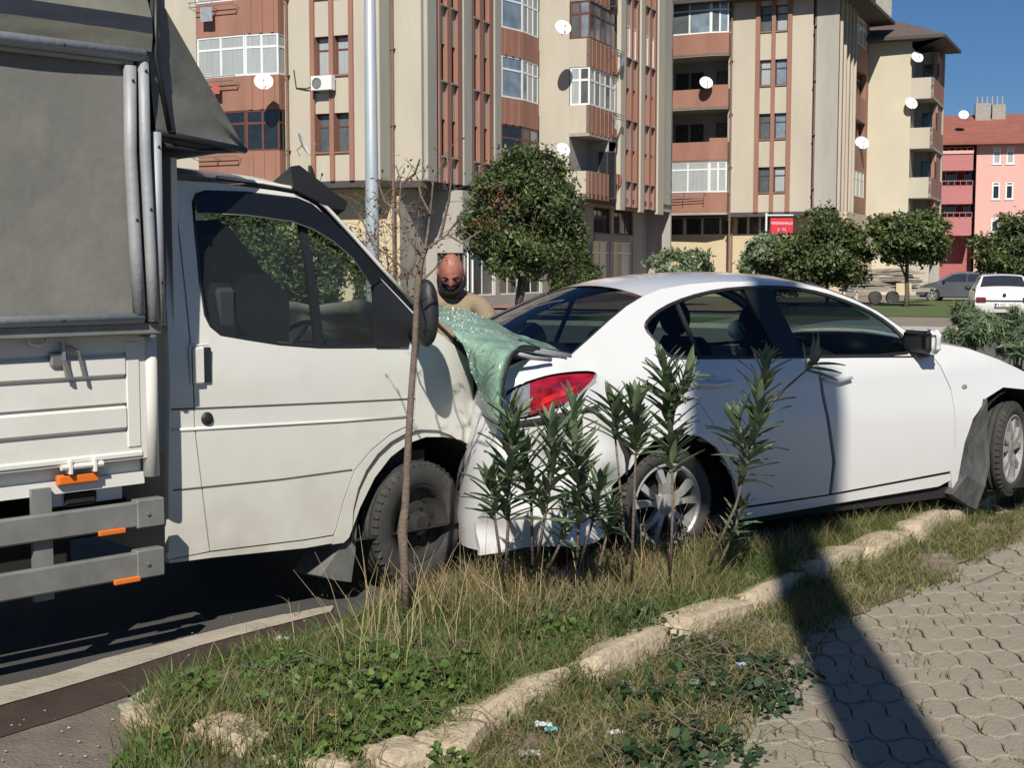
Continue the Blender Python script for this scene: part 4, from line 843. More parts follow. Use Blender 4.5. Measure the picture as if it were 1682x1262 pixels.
# hipped roof, with a lower hip on the left
def hip(fr, u0, u1, y0, y1, z, rise, m, parent, ov=.7):
    h = (y1 - y0) / 2 + ov; V = [(u0 - ov, y0 - ov, z), (u1 + ov, y0 - ov, z), (u1 + ov, y1 + ov, z), (u0 - ov, y1 + ov, z), (u0 - ov + h, (y0 + y1) / 2, z + rise), (u1 + ov - h, (y0 + y1) / 2, z + rise)]
    W_ = [(p[0], p[1], p[2] - .2) for p in V[:4]]
    b = MB(fr.w); b.add(V + W_, [(0, 1, 5, 4), (1, 2, 5), (2, 3, 4, 5), (3, 0, 4), (6, 7, 1, 0), (7, 8, 2, 1), (8, 9, 3, 2), (9, 6, 0, 3), (9, 8, 7, 6)])
    return b.out('roof', m, parent)
hip(FE, ue[1535] - 6, e_r + 6, -.2, 11, TE, height(188, 116) - TE, M['redroof'], Eb)
b = MB(FE.w); uch = FE.u(1633, 180); zc = height(190, 116)
b.box(uch - 1.1, uch + .1, 4, 5, zc - 2, zc + .9); b.box(uch + .25, uch + 1.3, 4.2, 5.2, zc - 2, zc + .8)
for k in range(6): b.box(uch - 1.0 + k * .4, uch - .9 + k * .4, 4.4, 4.5, zc + .8, zc + 1.5)
b.out('chimney', M['conc'], Eb)

# ------------------------------------------------------------------ satellite dishes, air conditioner, street furniture
def dish_proto():
    r = empty('satellite_dish', world=False); b = MB(); n = 20; G = []
    for i in range(6):
        q = i / 5; G.append([(q * math.cos(2 * math.pi * k / n), -.0 - .18 * (1 - q * q) * -1, q * math.sin(2 * math.pi * k / n)) for k in range(n + 1)])
    b.grid(G); b.grid([[(p[0], p[1] + .03, p[2]) for p in row] for row in G][::-1]); b.out('reflector', M['dish'], r, True)
    b = MB(); b.tube([(0, 0, -1.0), (0, -.75, -.35)], .035, 6); b.box(-.07, .07, -.85, -.7, -.42, -.25); b.out('receiver_arm', M['galv'], r)
    b = MB(); b.tube([(0, .2, 0), (0, .75, -.15), (0, .75, -.7)], .05, 6); b.out('mount', M['steel'], r); return r
dp = dish_proto(); first = True
for (px, py, Y, d, yaw, lab) in ((433, 133, 52.2, 31, 12, 'white satellite dish hanging below the white bay window above the truck cab'), (500, 237, 51.9, 40, 88, 'satellite dish seen edge on, beside the brown striped windows over the cab roof'),
        (925, 44, 59.6, 27, 15, 'white satellite dish high on the cream wall beside the dark brown bay window'), (925, 245, 59.6, 24, 20, 'white satellite dish just over the top of the round tree'),
        (1160, 135, 75.4, 22, 8, 'satellite dish in the open balcony opening of the block with the dark eaves'), (1507, 93, 81.4, 20, 10, 'uppermost dish on the balcony column against the sky'),
        (1497, 169, 81.4, 21, 10, 'dish on the second balcony down of the narrow cream wing'), (1416, 234, 80.3, 23, 5, 'dish in the inner corner where the striped side meets the plain cream wall'),
        (1583, 188, 112, 16, -10, 'small dish standing on the red tiled roof ridge')):
    o = dp if first else copy_tree(dp); first = False
    p = at_depth(px, py, Y); s = d / FPX * Y / 2; o.location = p; o.scale = (s, s, s); o.rotation_euler = (R(-25), 0, R(yaw)); tag(o, lab, 'satellite dish', 'satellite dishes on the apartment blocks')
f = Fr(FA.w(0, -.42, 0)[:2], H1); u0 = f.u(510, 135); u1 = f.u(544, 135); z0 = height(147, 52.5); z1 = height(123, 52.5); c = f.w((u0 + u1) / 2, 0, 0)
ac = empty('air_conditioner', (c[0], c[1], z0), label='white air conditioner unit bolted to the cream wall under the striped windows', cat='air conditioner')
b = MB(f.w); b.bbox(u0, u1, 0, .3, z0, z1, .015); b.out('casing', M['dish'], ac)
uf = u0 + (u1 - u0) * .3; b = MB(); b.lathe([(.21, 0), (.21, -.02), (.17, -.025), (.17, -.005), (.0, -.005)], (0, 0, 0), 'y', 20); b.V = [f.w(uf + v[0], v[1], (z0 + z1) / 2 + v[2]) for v in b.V]; b.out('fan_grille', M['galv'], ac)
for q_ in (u0 + .1, u1 - .13): b = MB(f.w); b.box(q_, q_ + .03, .0, .42, z0 - .06, z0 - .01); b.out('bracket', M['black'], ac)
b = MB(f.w); b.tube([(u0, .25, z0 + .2), (u0 - .45, .36, z0 + .14), (u0 - .9, .4, z0 + .2), (u0 - 1.0, .4, z0 + .9)], .025, 6); b.out('hose', M['black'], ac)
# lamp post
lp = at_depth(612, 430, 24.0); lx = at_depth(606.5, 0, 24.0)
b = MB(); b.tube([(lp[0], 24, 0), (lp[0], 24, 2.5), (lp[0] - .02, 24, 11)], [.135, .12, .075], 12); b.box(lp[0] - .22, lp[0] + .22, 23.8, 24.2, -.02, .06)
lr = empty('lamp_post', (lp[0], 24, 0), label='tall pale blue grey tapered lamp post rising behind the truck windscreen', cat='lamp post'); b.out('pole', M['pole'], lr, True)
b = MB(); b.tube([(lp[0], 24, 10.9), (lp[0] - .9, 23.6, 11.6), (lp[0] - 1.8, 23.2, 11.7)], .05, 8); b.out('arm', M['pole'], lr); b = MB(); b.ell((lp[0] - 2.1, 23.05, 11.68), .4, .16, .09); b.out('lantern', M['pole'], lr, True)
# red street sign on a bracket post
sp = at_depth(1284, 371, 66.0); sr = empty('street_sign', (sp[0] - .75, 66, 0), label='small red sign with white lettering hung from a white post among the oleanders', cat='sign')
wS = 37 / FPX * 66; hS = 25 / FPX * 66; b = MB(); b.bbox(sp[0] - wS / 2, sp[0] + wS / 2, 65.97, 66.03, sp[2] - hS / 2, sp[2] + hS / 2, .02); b.out('board', mat('red_sign', (.62, .03, .05), .5), sr)
b = MB(); b.tube([(sp[0] - wS / 2 - .2, 66, 0), (sp[0] - wS / 2 - .2, 66, sp[2] + hS / 2 + .25)], .05, 8); b.tube([(sp[0] - wS / 2 - .2, 66, sp[2] + hS / 2 + .14), (sp[0] + wS / 2, 66, sp[2] + hS / 2 + .14)], .035, 6); b.out('post', M['wfw'], sr)
def text(s, size, loc, rot, m, parent, name='lettering', ext=.004, sx=1.0):
    cu_ = bpy.data.curves.new(name, 'FONT'); cu_.body = s; cu_.size = size; cu_.align_x = 'CENTER'; cu_.align_y = 'CENTER'; cu_.extrude = ext; cu_.resolution_u = 3
    tmp = bpy.data.objects.new(name, cu_); COL.objects.link(tmp); cu_.materials.append(m); me_ = bpy.data.meshes.new_from_object(tmp.evaluated_get(bpy.context.evaluated_depsgraph_get())); bpy.data.objects.remove(tmp)
    o = bpy.data.objects.new(name, me_); COL.objects.link(o); o.parent = parent; g = ORG.get(parent.name, (0, 0, 0)); o.location = (loc[0] - g[0], loc[1] - g[1], loc[2] - g[2]); o.rotation_euler = rot; o.scale = (sx, 1, 1); return o
text('YENİMAHALLE', .19, (sp[0], 65.955, sp[2] + .12), (R(90), 0, 0), M['wfw'], sr, sx=.85); text('5. TS', .2, (sp[0], 65.955, sp[2] - .2), (R(90), 0, 0), M['wfw'], sr)
# low white railing by the shop and by the lot
def railing(P0, P1, h, n, lab, m):
    r = empty('railing', (P0[0], P0[1], 0), label=lab, cat='railing')
    for i in range(n + 1):
        t = i / n; x, y = P0[0] + (P1[0] - P0[0]) * t, P0[1] + (P1[1] - P0[1]) * t; b = MB(); b.tube([(x, y, 0), (x, y, h)], .025, 6); b.out('post', m, r)
    for z in (h, h * .7, h * .4): b = MB(); b.tube([(P0[0], P0[1], z), (P1[0], P1[1], z)], .022, 6); b.out('rail', m, r)
railing(at_depth(1052, 470, 62), at_depth(1100, 470, 61), 1.0, 3, 'low white pipe railing beside the shop front, by the brown drainpipe', M['wfw'])
# ================================================================== trees and shrubs
def leafcloud(n, centre, rad, clumps, size, csize=.32, seed=1, flat=.0, low=None, rj=1.0, asp=.42):
    """leaves gathered in clumps spread through an ellipsoid"""
    g = np.random.default_rng(seed); c = g.normal(0, 1, (clumps, 3)); c /= np.linalg.norm(c, axis=1)[:, None]; c *= (g.uniform(.12, 1, clumps) ** .45 * (1 + rj * (g.uniform(.82, 1.12, clumps) - 1)))[:, None]
    c[:, 2] = np.where(c[:, 2] < -.55, -.55 + g.uniform(0, .2, clumps), c[:, 2]) if low is None else c[:, 2]
    k = g.integers(0, clumps, n); sz = g.uniform(.6, 1.25, clumps)[k]
    P = c[k] * np.array(rad) * (1 - csize * .25) + g.normal(0, 1, (n, 3)) * np.array(rad) * csize * .42 * sz[:, None] * np.array((1, 1, .8))
    P = P + np.array(centre)
    nrm = g.normal(0, 1, (n, 3)) + (P - np.array(centre)) / np.array(rad) * .7 + np.array((0, 0, .5)); nrm /= np.linalg.norm(nrm, axis=1)[:, None]
    t1 = np.cross(nrm, g.normal(0, 1, (n, 3))); t1 /= np.linalg.norm(t1, axis=1)[:, None]; t2 = np.cross(nrm, t1)
    s = size * g.uniform(.6, 1.3, n)[:, None]; out = np.empty((n, 4, 3), dtype=np.float32)
    out[:, 0] = P - t1 * s; out[:, 1] = P + t2 * s * asp; out[:, 2] = P + t1 * s; out[:, 3] = P - t2 * s * asp
    return out.reshape(-1, 3)
def tree(name, px0, px1, pyt, pyb, pbase, Y, n, size, label, cat='tree', leaf='leafd', trunks=1, clumps=60, seed=1, red=0, group=None, csize=.32, tr=.09, depth=None, rj=1.0, asp=.42):
    cx = (px0 + px1) / 2; zt, zb = height(pyt, Y), height(pyb, Y); w_ = (px1 - px0) / 2 / FPX * Y; X = (cx - 841) / FPX * Y; zc = (zt + zb) / 2; rz = (zt - zb) / 2
    root = empty(name, (X, Y, 0), label=label, cat=cat, group=group); g = random.Random(seed); dep = depth or w_ * .9
    m = MB()
    for t in range(trunks):
        bx = X + (g.uniform(-.25, .25) if trunks > 1 else 0) * w_ * .4; a = g.uniform(0, 6.28); P = []
        tx, ty = X + g.uniform(-.35, .35) * w_, Y + g.uniform(-.3, .3) * dep
        for q in range(7):
            u = q / 6; P.append((bx + (tx - bx) * u ** 1.3 + g.gauss(0, .02) * w_, Y + (ty - Y) * u, -.02 + (zc + rz * .5) * u))
        m.tube(P, [tr * (1 - .8 * q / 6) for q in range(7)], 8)
        for b_ in range(9):
            i = g.randint(2, 5); p0 = Vector(P[i]); an = g.uniform(0, 6.28); e = Vector((X + math.cos(an) * w_ * g.uniform(.4, .85), Y + math.sin(an) * dep * .7, zc + g.uniform(-.6, .8) * rz))
            mid = p0.lerp(e, .5) + Vector((0, 0, -.1 * w_)); m.tube([p0, p0.lerp(mid, .6), mid, mid.lerp(e, .6), e], [tr * .45, tr * .35, tr * .26, tr * .16, tr * .06], 5, False)
    m.out('trunk', M['bark'], root, True)
    o = quads('crown', leafcloud(n, (X, Y, zc), (w_, dep, rz), clumps, size, csize, seed, rj=rj, asp=asp), M[leaf], root)
    if red:
        q = leafcloud(red, (X - w_ * .35, Y - dep * .5, zc + rz * .25), (w_ * .45, dep * .45, rz * .5), 10, size, .4, seed + 5); quads('autumn_leaves', q, M['leafr'], root)
    return root
tree('round_tree', 752, 962, 238, 505, 525, 40, 36000, .075, 'dense round evergreen tree with a forked trunk just right of the man', leaf='leafd', trunks=2, clumps=260, seed=3, red=250, tr=.10, csize=.2, rj=.15)
tree('side_tree', 895, 980, 380, 505, 505, 47, 9000, .085, 'small dark tree tucked behind the round tree beside the shop front', leaf='leafd', clumps=26, seed=4, tr=.06)
tree('cab_side_tree', 300, 492, 312, 555, 560, 33, 24000, .07, 'leafy tree seen through the truck door window at its rear half', leaf='leafg', clumps=70, seed=5, tr=.07)
tree('cab_front_tree', 445, 588, 345, 555, 560, 34, 17000, .07, 'leafy tree seen through the truck window, ahead of the window divider', leaf='leafg', clumps=50, seed=6, tr=.07)
tree('low_shrub', 575, 665, 405, 520, 540, 30, 3600, .05, 'thin green shrub at the foot of the lamp post', 'shrub', leaf='leafg', clumps=22, seed=7, tr=.03, trunks=2)
tree('oleander_bush', 1062, 1180, 400, 490, 500, 58, 6000, .12, 'sparse oleander against the yellow cream wall with its stems showing', 'shrub', leaf='leafo2', clumps=26, seed=8, trunks=4, tr=.03, csize=.26)
tree('oleander_bush', 1205, 1335, 378, 505, 505, 60, 14000, .12, 'big oleander bush just below the red sign', 'shrub', leaf='leafo2', clumps=60, seed=9, trunks=4, tr=.04)
tree('wide_tree', 1285, 1428, 345, 490, 500, 58, 22000, .11, 'broad dark green tree right of the red sign, under the stepped wall', leaf='leafd', clumps=80, seed=10, tr=.09)
tree('olive_tree', 1422, 1556, 336, 452, 500, 56, 21000, .11, 'round olive green tree with a bare trunk standing before the stacked planks', leaf='leafg', clumps=80, seed=11, tr=.12, red=500)
tree('corner_tree', 1590, 1730, 350, 478, 490, 58, 18000, .11, 'dark green tree at the picture edge above the white parked car', leaf='leafd', clumps=70, seed=12, tr=.09)
tree('conifer_sprout', 1212, 1226, 440, 475, 480, 57, 900, .08, 'tiny dark green cone shaped shrub by the drainpipe', 'shrub', leaf='leafg', clumps=10, seed=13, tr=.02)
# bare climbing stems between the lamp post and the drainpipe
m = MB(); cr = empty('climbing_shrub', (-2.4, 22, 0), label='bare reddish shrub with twiggy branches right of the lamp post', cat='shrub'); lv = []
for k in range(9):
    px = random.uniform(590, 700); g_ = random.Random(k); x0 = at_depth(645 + (px - 645) * .35, 500, 22)[0]; x1 = at_depth(px, 300, 22)[0]; z1 = height(random.uniform(290, 400), 22); P = []
    for q in range(9): t = q / 8; P.append((x0 + (x1 - x0) * t + g_.gauss(0, .05), 22 + g_.gauss(0, .08), z1 * t))
    m.tube(P, [.013 * (1 - .75 * q / 8) for q in range(9)], 5, False)
    for q in range(3, 9):
        for _ in range(3):
            e = Vector(P[q]) + Vector((g_.gauss(0, .22), g_.gauss(0, .15), g_.uniform(0, .3))); m.tube([P[q], Vector(P[q]).lerp(e, .5) + Vector((0, 0, .03)), e], [.007, .005, .003], 4, False); lv.append(e)
m.out('branch', M['twig'], cr)
lv = np.array([tuple(v) for v in lv]); L2 = np.repeat(lv, 3, 0) + rng.normal(0, .05, (len(lv) * 3, 3)); n = len(L2); t1 = rng.normal(0, 1, (n, 3)); t1 /= np.linalg.norm(t1, axis=1)[:, None]; t2 = np.cross(t1, rng.normal(0, 1, (n, 3))); t2 /= np.linalg.norm(t2, axis=1)[:, None]; s = .035
quads('leaves', np.stack([L2 - t1 * s, L2 + t2 * s * .5, L2 + t1 * s, L2 - t2 * s * .5], 1).reshape(-1, 3), M['leafr'], cr)
# young bare tree on the island
sb = at_depth(667, 1000, 5.85); sap = empty('sapling', (sb[0], sb[1], .05), label='thin bare young tree trunk on the island in front of the truck wheel and mirror', cat='tree')
def sp_(px, py, Y=5.85): return at_depth(px, py, Y)
m = MB(); tr_ = [(668, 1010), (664, 930), (661, 872), (666, 830), (670, 740), (676, 640), (682, 560), (684, 500), (686, 470), (692, 430), (700, 408)]
m.tube([sp_(*p) for p in tr_], [.018, .018, .023, .017, .016, .0145, .0135, .013, .016, .011, .010], 10); m.out('trunk', M['twig'], sap, True)
m = MB(); br = [[(700, 410), (735, 385), (760, 350), (775, 330)], [(700, 410), (705, 350), (712, 300), (728, 260)], [(694, 425), (675, 395), (655, 350), (660, 300), (648, 270)], [(722, 392), (738, 330), (742, 300), (733, 250)], [(688, 460), (650, 430), (612, 400), (590, 350)], [(735, 385), (760, 400), (790, 380)], [(655, 350), (630, 330), (618, 300)], [(705, 350), (690, 320), (684, 290)], [(686, 468), (715, 440), (728, 420)], [(660, 300), (680, 285), (690, 262)]]
tips = []
for P in br:
    Q = [Vector(sp_(x, y)) + Vector((0, random.gauss(0, .05), 0)) for x, y in P]; m.tube(Q, [.0062 * (1 - .7 * i / len(Q)) for i in range(len(Q))], 6, False)
    for i in range(1, len(Q)):
        for _ in range(2):
            t = random.random(); p = Q[i - 1].lerp(Q[i], t); e = p + Vector((random.gauss(0, .05), random.gauss(0, .05), random.uniform(0, .09))); m.tube([p, e], [.0022, .001], 4, False); tips.append(e)
m.out('branch', M['twig'], sap, True)
lv = np.array([tuple(v) for v in tips]); L2 = lv + rng.normal(0, .012, (len(lv), 3)); n = len(L2); t1 = rng.normal(0, 1, (n, 3)); t1 /= np.linalg.norm(t1, axis=1)[:, None]; t2 = np.cross(t1, rng.normal(0, 1, (n, 3))); t2 /= np.linalg.norm(t2, axis=1)[:, None]; s = .011
quads('leaves', np.stack([L2 - t1 * s, L2 + t2 * s * .5, L2 + t1 * s, L2 - t2 * s * .5], 1).reshape(-1, 3), M['leafr'], sap)
# oleanders: stems with whorls of long narrow leaves, every leaf its own object
def oleaf(seed):
    g = random.Random(seed); V = []; F_ = []; bend = g.uniform(.15, .5); n = 6
    for i in range(n + 1):
        t = i / n; wd = .085 * math.sin(math.pi * min(1, t * .96 + .04)) ** .8 * (1 - t * .25); z = -bend * t * t * .5
        wd *= 1.45; V += [(t, -wd, z + .035), (t, 0, z), (t, wd, z + .035)]
    for i in range(n):
        a = i * 3; F_ += [(a, a + 3, a + 4, a + 1), (a + 1, a + 4, a + 5, a + 2)]
    me = bpy.data.meshes.new('leaf'); me.from_pydata(V, [], F_); me.materials.append(M['leafo' if seed % 3 else 'leafo2']); me.polygons.foreach_set('use_smooth', [True] * len(F_)); me.update(); return me
OL = [oleaf(i) for i in range(6)]
def oleander(label, Y, stems, L=.17, seed=0, gap=.0225, far=False, leaves_from=.4):
    g = random.Random(seed); b0 = at_depth(*stems[0][0], Y); root = empty('oleander', (b0[0], b0[1], .05), label=label, cat='shrub', group='oleanders planted along the traffic island' if not far else None); cnt = 0
    for P, frm in [(s_[:-1], s_[-1]) if isinstance(s_[-1], float) else (s_, leaves_from) for s_ in stems]:
        Q = [Vector(at_depth(x, y, Y)) + Vector((0, g.gauss(0, .03), 0)) for x, y in P]; m = MB(); m.tube(Q, [.0085 * (1 - .55 * i / (len(Q) - 1)) for i in range(len(Q))], 7); m.out('stem', M['twig'], root, True)
        seglen = [(Q[i + 1] - Q[i]).length for i in range(len(Q) - 1)]; T = sum(seglen); d = frm * T
        while d <= T:
            k = 0; r_ = d
            while k < len(seglen) - 1 and r_ > seglen[k]: r_ -= seglen[k]; k += 1
            p = Q[k].lerp(Q[k + 1], min(1, r_ / seglen[k])); ax = (Q[k + 1] - Q[k]).normalized(); u = min(1, max(0, 1 - (T - d) / max(.001, T * (1 - frm)))); a0 = g.uniform(0, 6.28)
            for j in range(3):
                if cnt >= 290: break
                a = a0 + j * 2.094 + g.gauss(0, .15); el = R(34 + 34 * u ** 1.5 + g.gauss(0, 11)); ll = L * g.uniform(.75, 1.15) * (1 - .4 * max(0, u - .8) / .2)
                side = ax.orthogonal().normalized(); side.rotate(Matrix.Rotation(a, 3, ax)); dr = side * math.cos(el) + ax * math.sin(el); up = ax * math.cos(el) - side * math.sin(el); yv = up.cross(dr)
                o = bpy.data.objects.new('leaf', g.choice(OL)); COL.objects.link(o); o.parent = root; q = p - Vector(b0[:2] + (.05,))
                o.matrix_local = Matrix.Translation(q) @ Matrix((dr, yv, up)).transposed().to_4x4() @ Matrix.Scale(ll, 4); cnt += 1
            d += gap * g.uniform(.8, 1.25)
    return root
oleander('tall oleander before the gap between truck wheel and sedan bumper', 6.0, [[(830, 945), (836, 840), (838, 750), (842, 665), .30], [(825, 940), (812, 850), (806, 790), .55]], seed=1)
oleander('oleander with drooping leaves covering the sedan rear bumper', 6.1, [[(880, 935), (895, 850), (908, 760), (905, 690), .35], [(875, 930), (872, 800), (862, 735), .5]], seed=2)
oleander('bushy dark oleander left of the sedan rear wheel', 6.2, [[(948, 925), (952, 830), (945, 740), (940, 665), .22], [(955, 925), (975, 850), (985, 790), .5]], seed=3)
oleander('slim oleander with one bare stem crossing the rear wheel arch', 6.25, [[(1038, 930), (1042, 820), (1044, 740), (1042, 655), .66], [(1030, 930), (1018, 800), (1006, 665), .78]], seed=4, gap=.016)
oleander('tall oleander in front of the sedan rear wheel, its tip over the door', 6.35, [[(1100, 935), (1104, 820), (1102, 700), (1088, 590), .45], [(1104, 700), (1112, 650), (1128, 612), .3]], seed=5)
oleander('leaning oleander before the sedan rear door with a drooping side branch', 6.5, [[(1165, 930), (1205, 830), (1235, 730), (1258, 590), .42], [(1215, 800), (1222, 740), (1212, 690), .4], [(1240, 700), (1290, 640), (1335, 596), .86]], seed=6, L=.165)
oleander('low oleander springing from the grass right of the rear wheel', 6.6, [[(1180, 930), (1205, 880), (1218, 830), .4]], seed=7, L=.13)
oleander('young oleander low in the grass between the bumper and rear wheel', 6.2, [[(985, 930), (1000, 880), (1010, 830), .45], [(900, 940), (925, 880), (930, 840), .5]], seed=8, L=.12)
def oleander_bg(label, Y, px0, px1, pyt, pyb, n, seed): return tree('oleander_bush', px0, px1, pyt, pyb, pyb, Y, n, .125, label, 'shrub', leaf='leafo2', clumps=26, seed=seed, trunks=5, tr=.02, csize=.34, rj=1.8, asp=.11)
oleander_bg('oleander clump beyond the sedan bonnet, left of the white parked car', 22, 1560, 1640, 495, 580, 5200, 21)
oleander_bg('oleander clump at the picture edge hiding the white car rear wheels', 21, 1628, 1720, 508, 600, 5200, 22)
# ================================================================== box truck
TF = Fr(((697 - 841) / FPX * 6.9, 6.9), 45.0); TW = 1.95
T = empty('box_truck', TF.w(0, 0, 0), R(90 - 45), label='white light truck with a grey tarpaulin box, its crumpled nose pushed into the white sedan', cat='truck', world=False)
def tg(x, z):
    x = min(x, 2.0); z = min(max(z, -1), 4)
    y = .02 + .015 * math.cos((z - .85) * 3)
    if z > 1.15: y += .15 * ((z - 1.15) / .9) ** 1.2
    if x > .15: y += .55 * (x - .15) ** 2
    return y
def TP(pts, g=tg): return [TF.hit(x, y, g) for x, y in pts]
def tdent(x, y, z):
    if x > .28: k = (x - .28); y += .06 * k * noise.noise((x * 7, z * 7, 1)) * 3; x -= .10 * k * (1 + noise.noise((x * 4, y * 4, z * 6)))
    return (x, y, z)
far = lambda q: (q[0], TW - q[1], q[2])
def both(name, pts, holes, m, **kw):
    o = panel(name, pts, holes, tg, m, T, **kw); me = o.data.copy(); o2 = bpy.data.objects.new(name, me); COL.objects.link(o2); o2.parent = T
    for v in me.vertices: v.co.y = TW - v.co.y
    me.flip_normals(); ORG[o2.name] = (0, 0, 0); return o, o2
WIN = TP([(317, 334), (322, 320), (337, 315), (403, 317), (488, 327), (512, 337), (533, 355), (580, 409), (622, 458), (679, 519), (664, 566), (656, 570), (574, 571), (524, 571), (460, 566), (403, 557), (363, 550), (346, 536), (337, 518), (328, 460), (321, 385)])
DOOR = TP([(281, 294), (356, 299), (484, 316), (520, 337), (560, 380), (612, 442), (690, 523), (686, 600), (682, 690), (667, 702), (643, 713), (610, 740), (583, 773), (566, 820), (553, 868), (548, 880), (500, 888), (345, 907), (332, 800), (320, 700), (312, 560), (299, 431), (290, 350)])
dn, df = both('door', inset(DOOR, .004), [WIN], M['cab'], th=.035, step=.09)
both('rear_quarter', inset(TP([(268, 285), (281, 294), (290, 350), (299, 431), (312, 560), (320, 700), (332, 800), (345, 907), (276, 921), (272, 912), (276, 905), (277, 700), (272, 500)]), .0035), [], M['cab'], th=.03)
both('sill_panel', TP([(276, 920), (345, 907), (500, 888), (548, 880), (545, 892), (500, 900), (345, 916), (276, 925)], lambda x, z: tg(x, z) + .012), [], M['cab'], th=.05)
FEND = TP([(690, 523), (712, 540), (745, 565), (772, 590), (790, 640), (803, 690), (806, 742), (790, 752), (778, 735), (758, 724), (730, 719), (700, 719), (672, 729), (642, 752), (616, 786), (592, 835), (574, 884), (565, 893), (545, 896), (549, 880), (553, 868), (566, 820), (583, 773), (610, 740), (643, 713), (667, 702), (682, 690), (686, 600)])
both('front_wing', inset(FEND, .003), [], M['cab'], th=.05, step=.07, dent=tdent)
def line3(pts, g=tg, o=0.0): return [(x, (g(x, z) if callable(g) else g) + o, z) for x, z in TP(pts, g)]
# seams and swages: thin raised ribs / grooves following the skin
b = MB()
for P in ([(281, 673), (400, 668), (560, 661), (681, 655)], [(284, 806), (342, 800), (460, 788), (578, 772)]):
    b.tube(line3(P, o=.0005), .0046, 6)
b.out('body_moulding', M['line'], T)
b = MB(); b.tube(line3([(281, 707), (400, 701), (560, 692), (676, 684)], o=.001), .008, 6); b.out('swage_line', M['cab'], T, True)
b = MB(); b.tube(line3([(355, 292), (430, 301), (490, 311), (512, 321), (535, 340), (575, 383), (622, 436), (678, 498)], o=-.004), .011, 6); b.out('rain_gutter', M['cab'], T, True)
b = MB(); b.tube(line3([(355, 294.5), (430, 303.5), (488, 314)], o=-.010), .0055, 6); b.out('gutter_seal', M['black'], T); b = MB(); b.tube(line3([(560, 378), (620, 444), (672, 501)], o=.0), .0045, 6); b.out('gutter_seal', M['black'], T)
b = MB()
b.tube(line3([(285, 291), (290, 350), (299, 431), (312, 560), (320, 700), (332, 800), (345, 908)], o=.022), .010, 6)
b.tube(line3([(690, 523), (686, 600), (682, 690), (667, 702), (643, 713), (610, 740), (583, 773), (566, 820), (553, 868)], o=.022), .009, 6); b.out('door_seal', M['seam'], T)
# roof, windscreen frame, bonnet
ROOF = line3([(268, 284), (330, 290), (403, 298), (460, 305), (505, 318)])
b = MB(); n = 14; G = []
for i, (x, y, z) in enumerate(ROOF):
    G.append([(x, y + (TW - 2 * y) * k / n, z + .075 * (1 - (2 * k / n - 1) ** 4)) for k in range(n + 1)])
b.grid(G); b.out('roof', M['cab'], T, True)
b = MB(); x0 = ROOF[0][0] + .002
b.box(x0 - .03, x0, .05, TW - .05, .35, ROOF[0][2] + .06); b.out('cab_back_wall', M['cab'], T)
AP = line3([(505, 318), (512, 324), (560, 374), (620, 438), (678, 499), (706, 525)])
strip('windscreen_header', [ROOF[-1], (AP[1][0], AP[1][1], AP[1][2] - .06)], TW, M['cab'], T, crown=.06)
b = MB()
for s_ in (0, 1): P = [(p[0] + .01, p[1] + .05, p[2]) for p in AP]; b = MB(); b.tube([far(p) for p in P] if s_ else P, .028, 6); b.out('windscreen_pillar', M['black'], T, True)
b = MB(); b.tube(line3([(700, 520), (716, 532), (745, 560), (770, 588), (782, 612)], o=-.008), .010, 6); b.out('bonnet_gap', M['seam'], T)
HOOD = line3([(706, 526), (716, 543), (745, 566), (772, 590), (790, 640), (803, 690)])
def hd(x, y, z):
    k = max(0, 1 - abs(y - .7) / 1.0); return (x + .02 * noise.noise((x * 5, y * 5, 2)), y, z + .05 * noise.noise((x * 4, y * 3, 9)) + .03 * k)
strip('bonnet', HOOD, TW, M['cab'], T, crown=.05, bow=.16, n=18, dent=hd)
fx = HOOD[-1][0]; b = MB(); b.bbox(fx - .1, fx + .05, .08, TW - .08, .55, .95, .04, jit=.02, seed=4); b.out('grille', M['black'], T)
b = MB(); b.bbox(fx - .05, fx + .12, .03, TW - .1, .36, .60, .04, jit=.02, seed=6); b.out('bumper', M['black'], T)
q = line3([(800, 752), (815, 748), (825, 790), (812, 800), (803, 775)]); b = MB(); b.prism([(p[0], p[2]) for p in q], lambda x, z: (x, .12, z), lambda x, z: (x - .02, .22, z)); b.out('torn_bumper_corner', M['black'], T)
s_ = line3([(795, 657)])[0]; b = MB(); b.lathe([(0, -.014), (.018, -.012), (.022, 0), (.022, .02)], (s_[0], s_[1] - .006, s_[2]), 'y', 16); b.out('side_indicator', M['orange'], T, True)
h_ = [line3([p])[0] for p in ((309, 572), (342, 628))]
b = MB(); xa, xb = h_[0][0] + .02, h_[1][0]; za, zb = h_[1][2], h_[0][2]; yy = tg(xa, za)
b.box(xa + .045, xb + .01, yy - .010, yy + .01, za, zb); b.out('handle_recess', M['black'], T)
b = MB(); b.bbox(xa - .012, xa + .045, yy - .024, yy - .002, za - .005, zb + .005, .008); b.tube([(xa - .018, yy - .004, zb + .012), (xb + .003, yy - .004, zb + .012)], .005, 6); b.tube([(xa - .018, yy - .004, za - .005), (xa - .018, yy - .004, zb + .012)], .005, 6); b.out('handle', M['cab'], T)
s_ = line3([(340, 688)])[0]; b = MB(); b.lathe([(0, -.012), (.024, -.012), (.030, -.004), (.032, .01)], (s_[0], s_[1], s_[2]), 'y', 20); b.out('fuel_cap', M['black'], T, True)
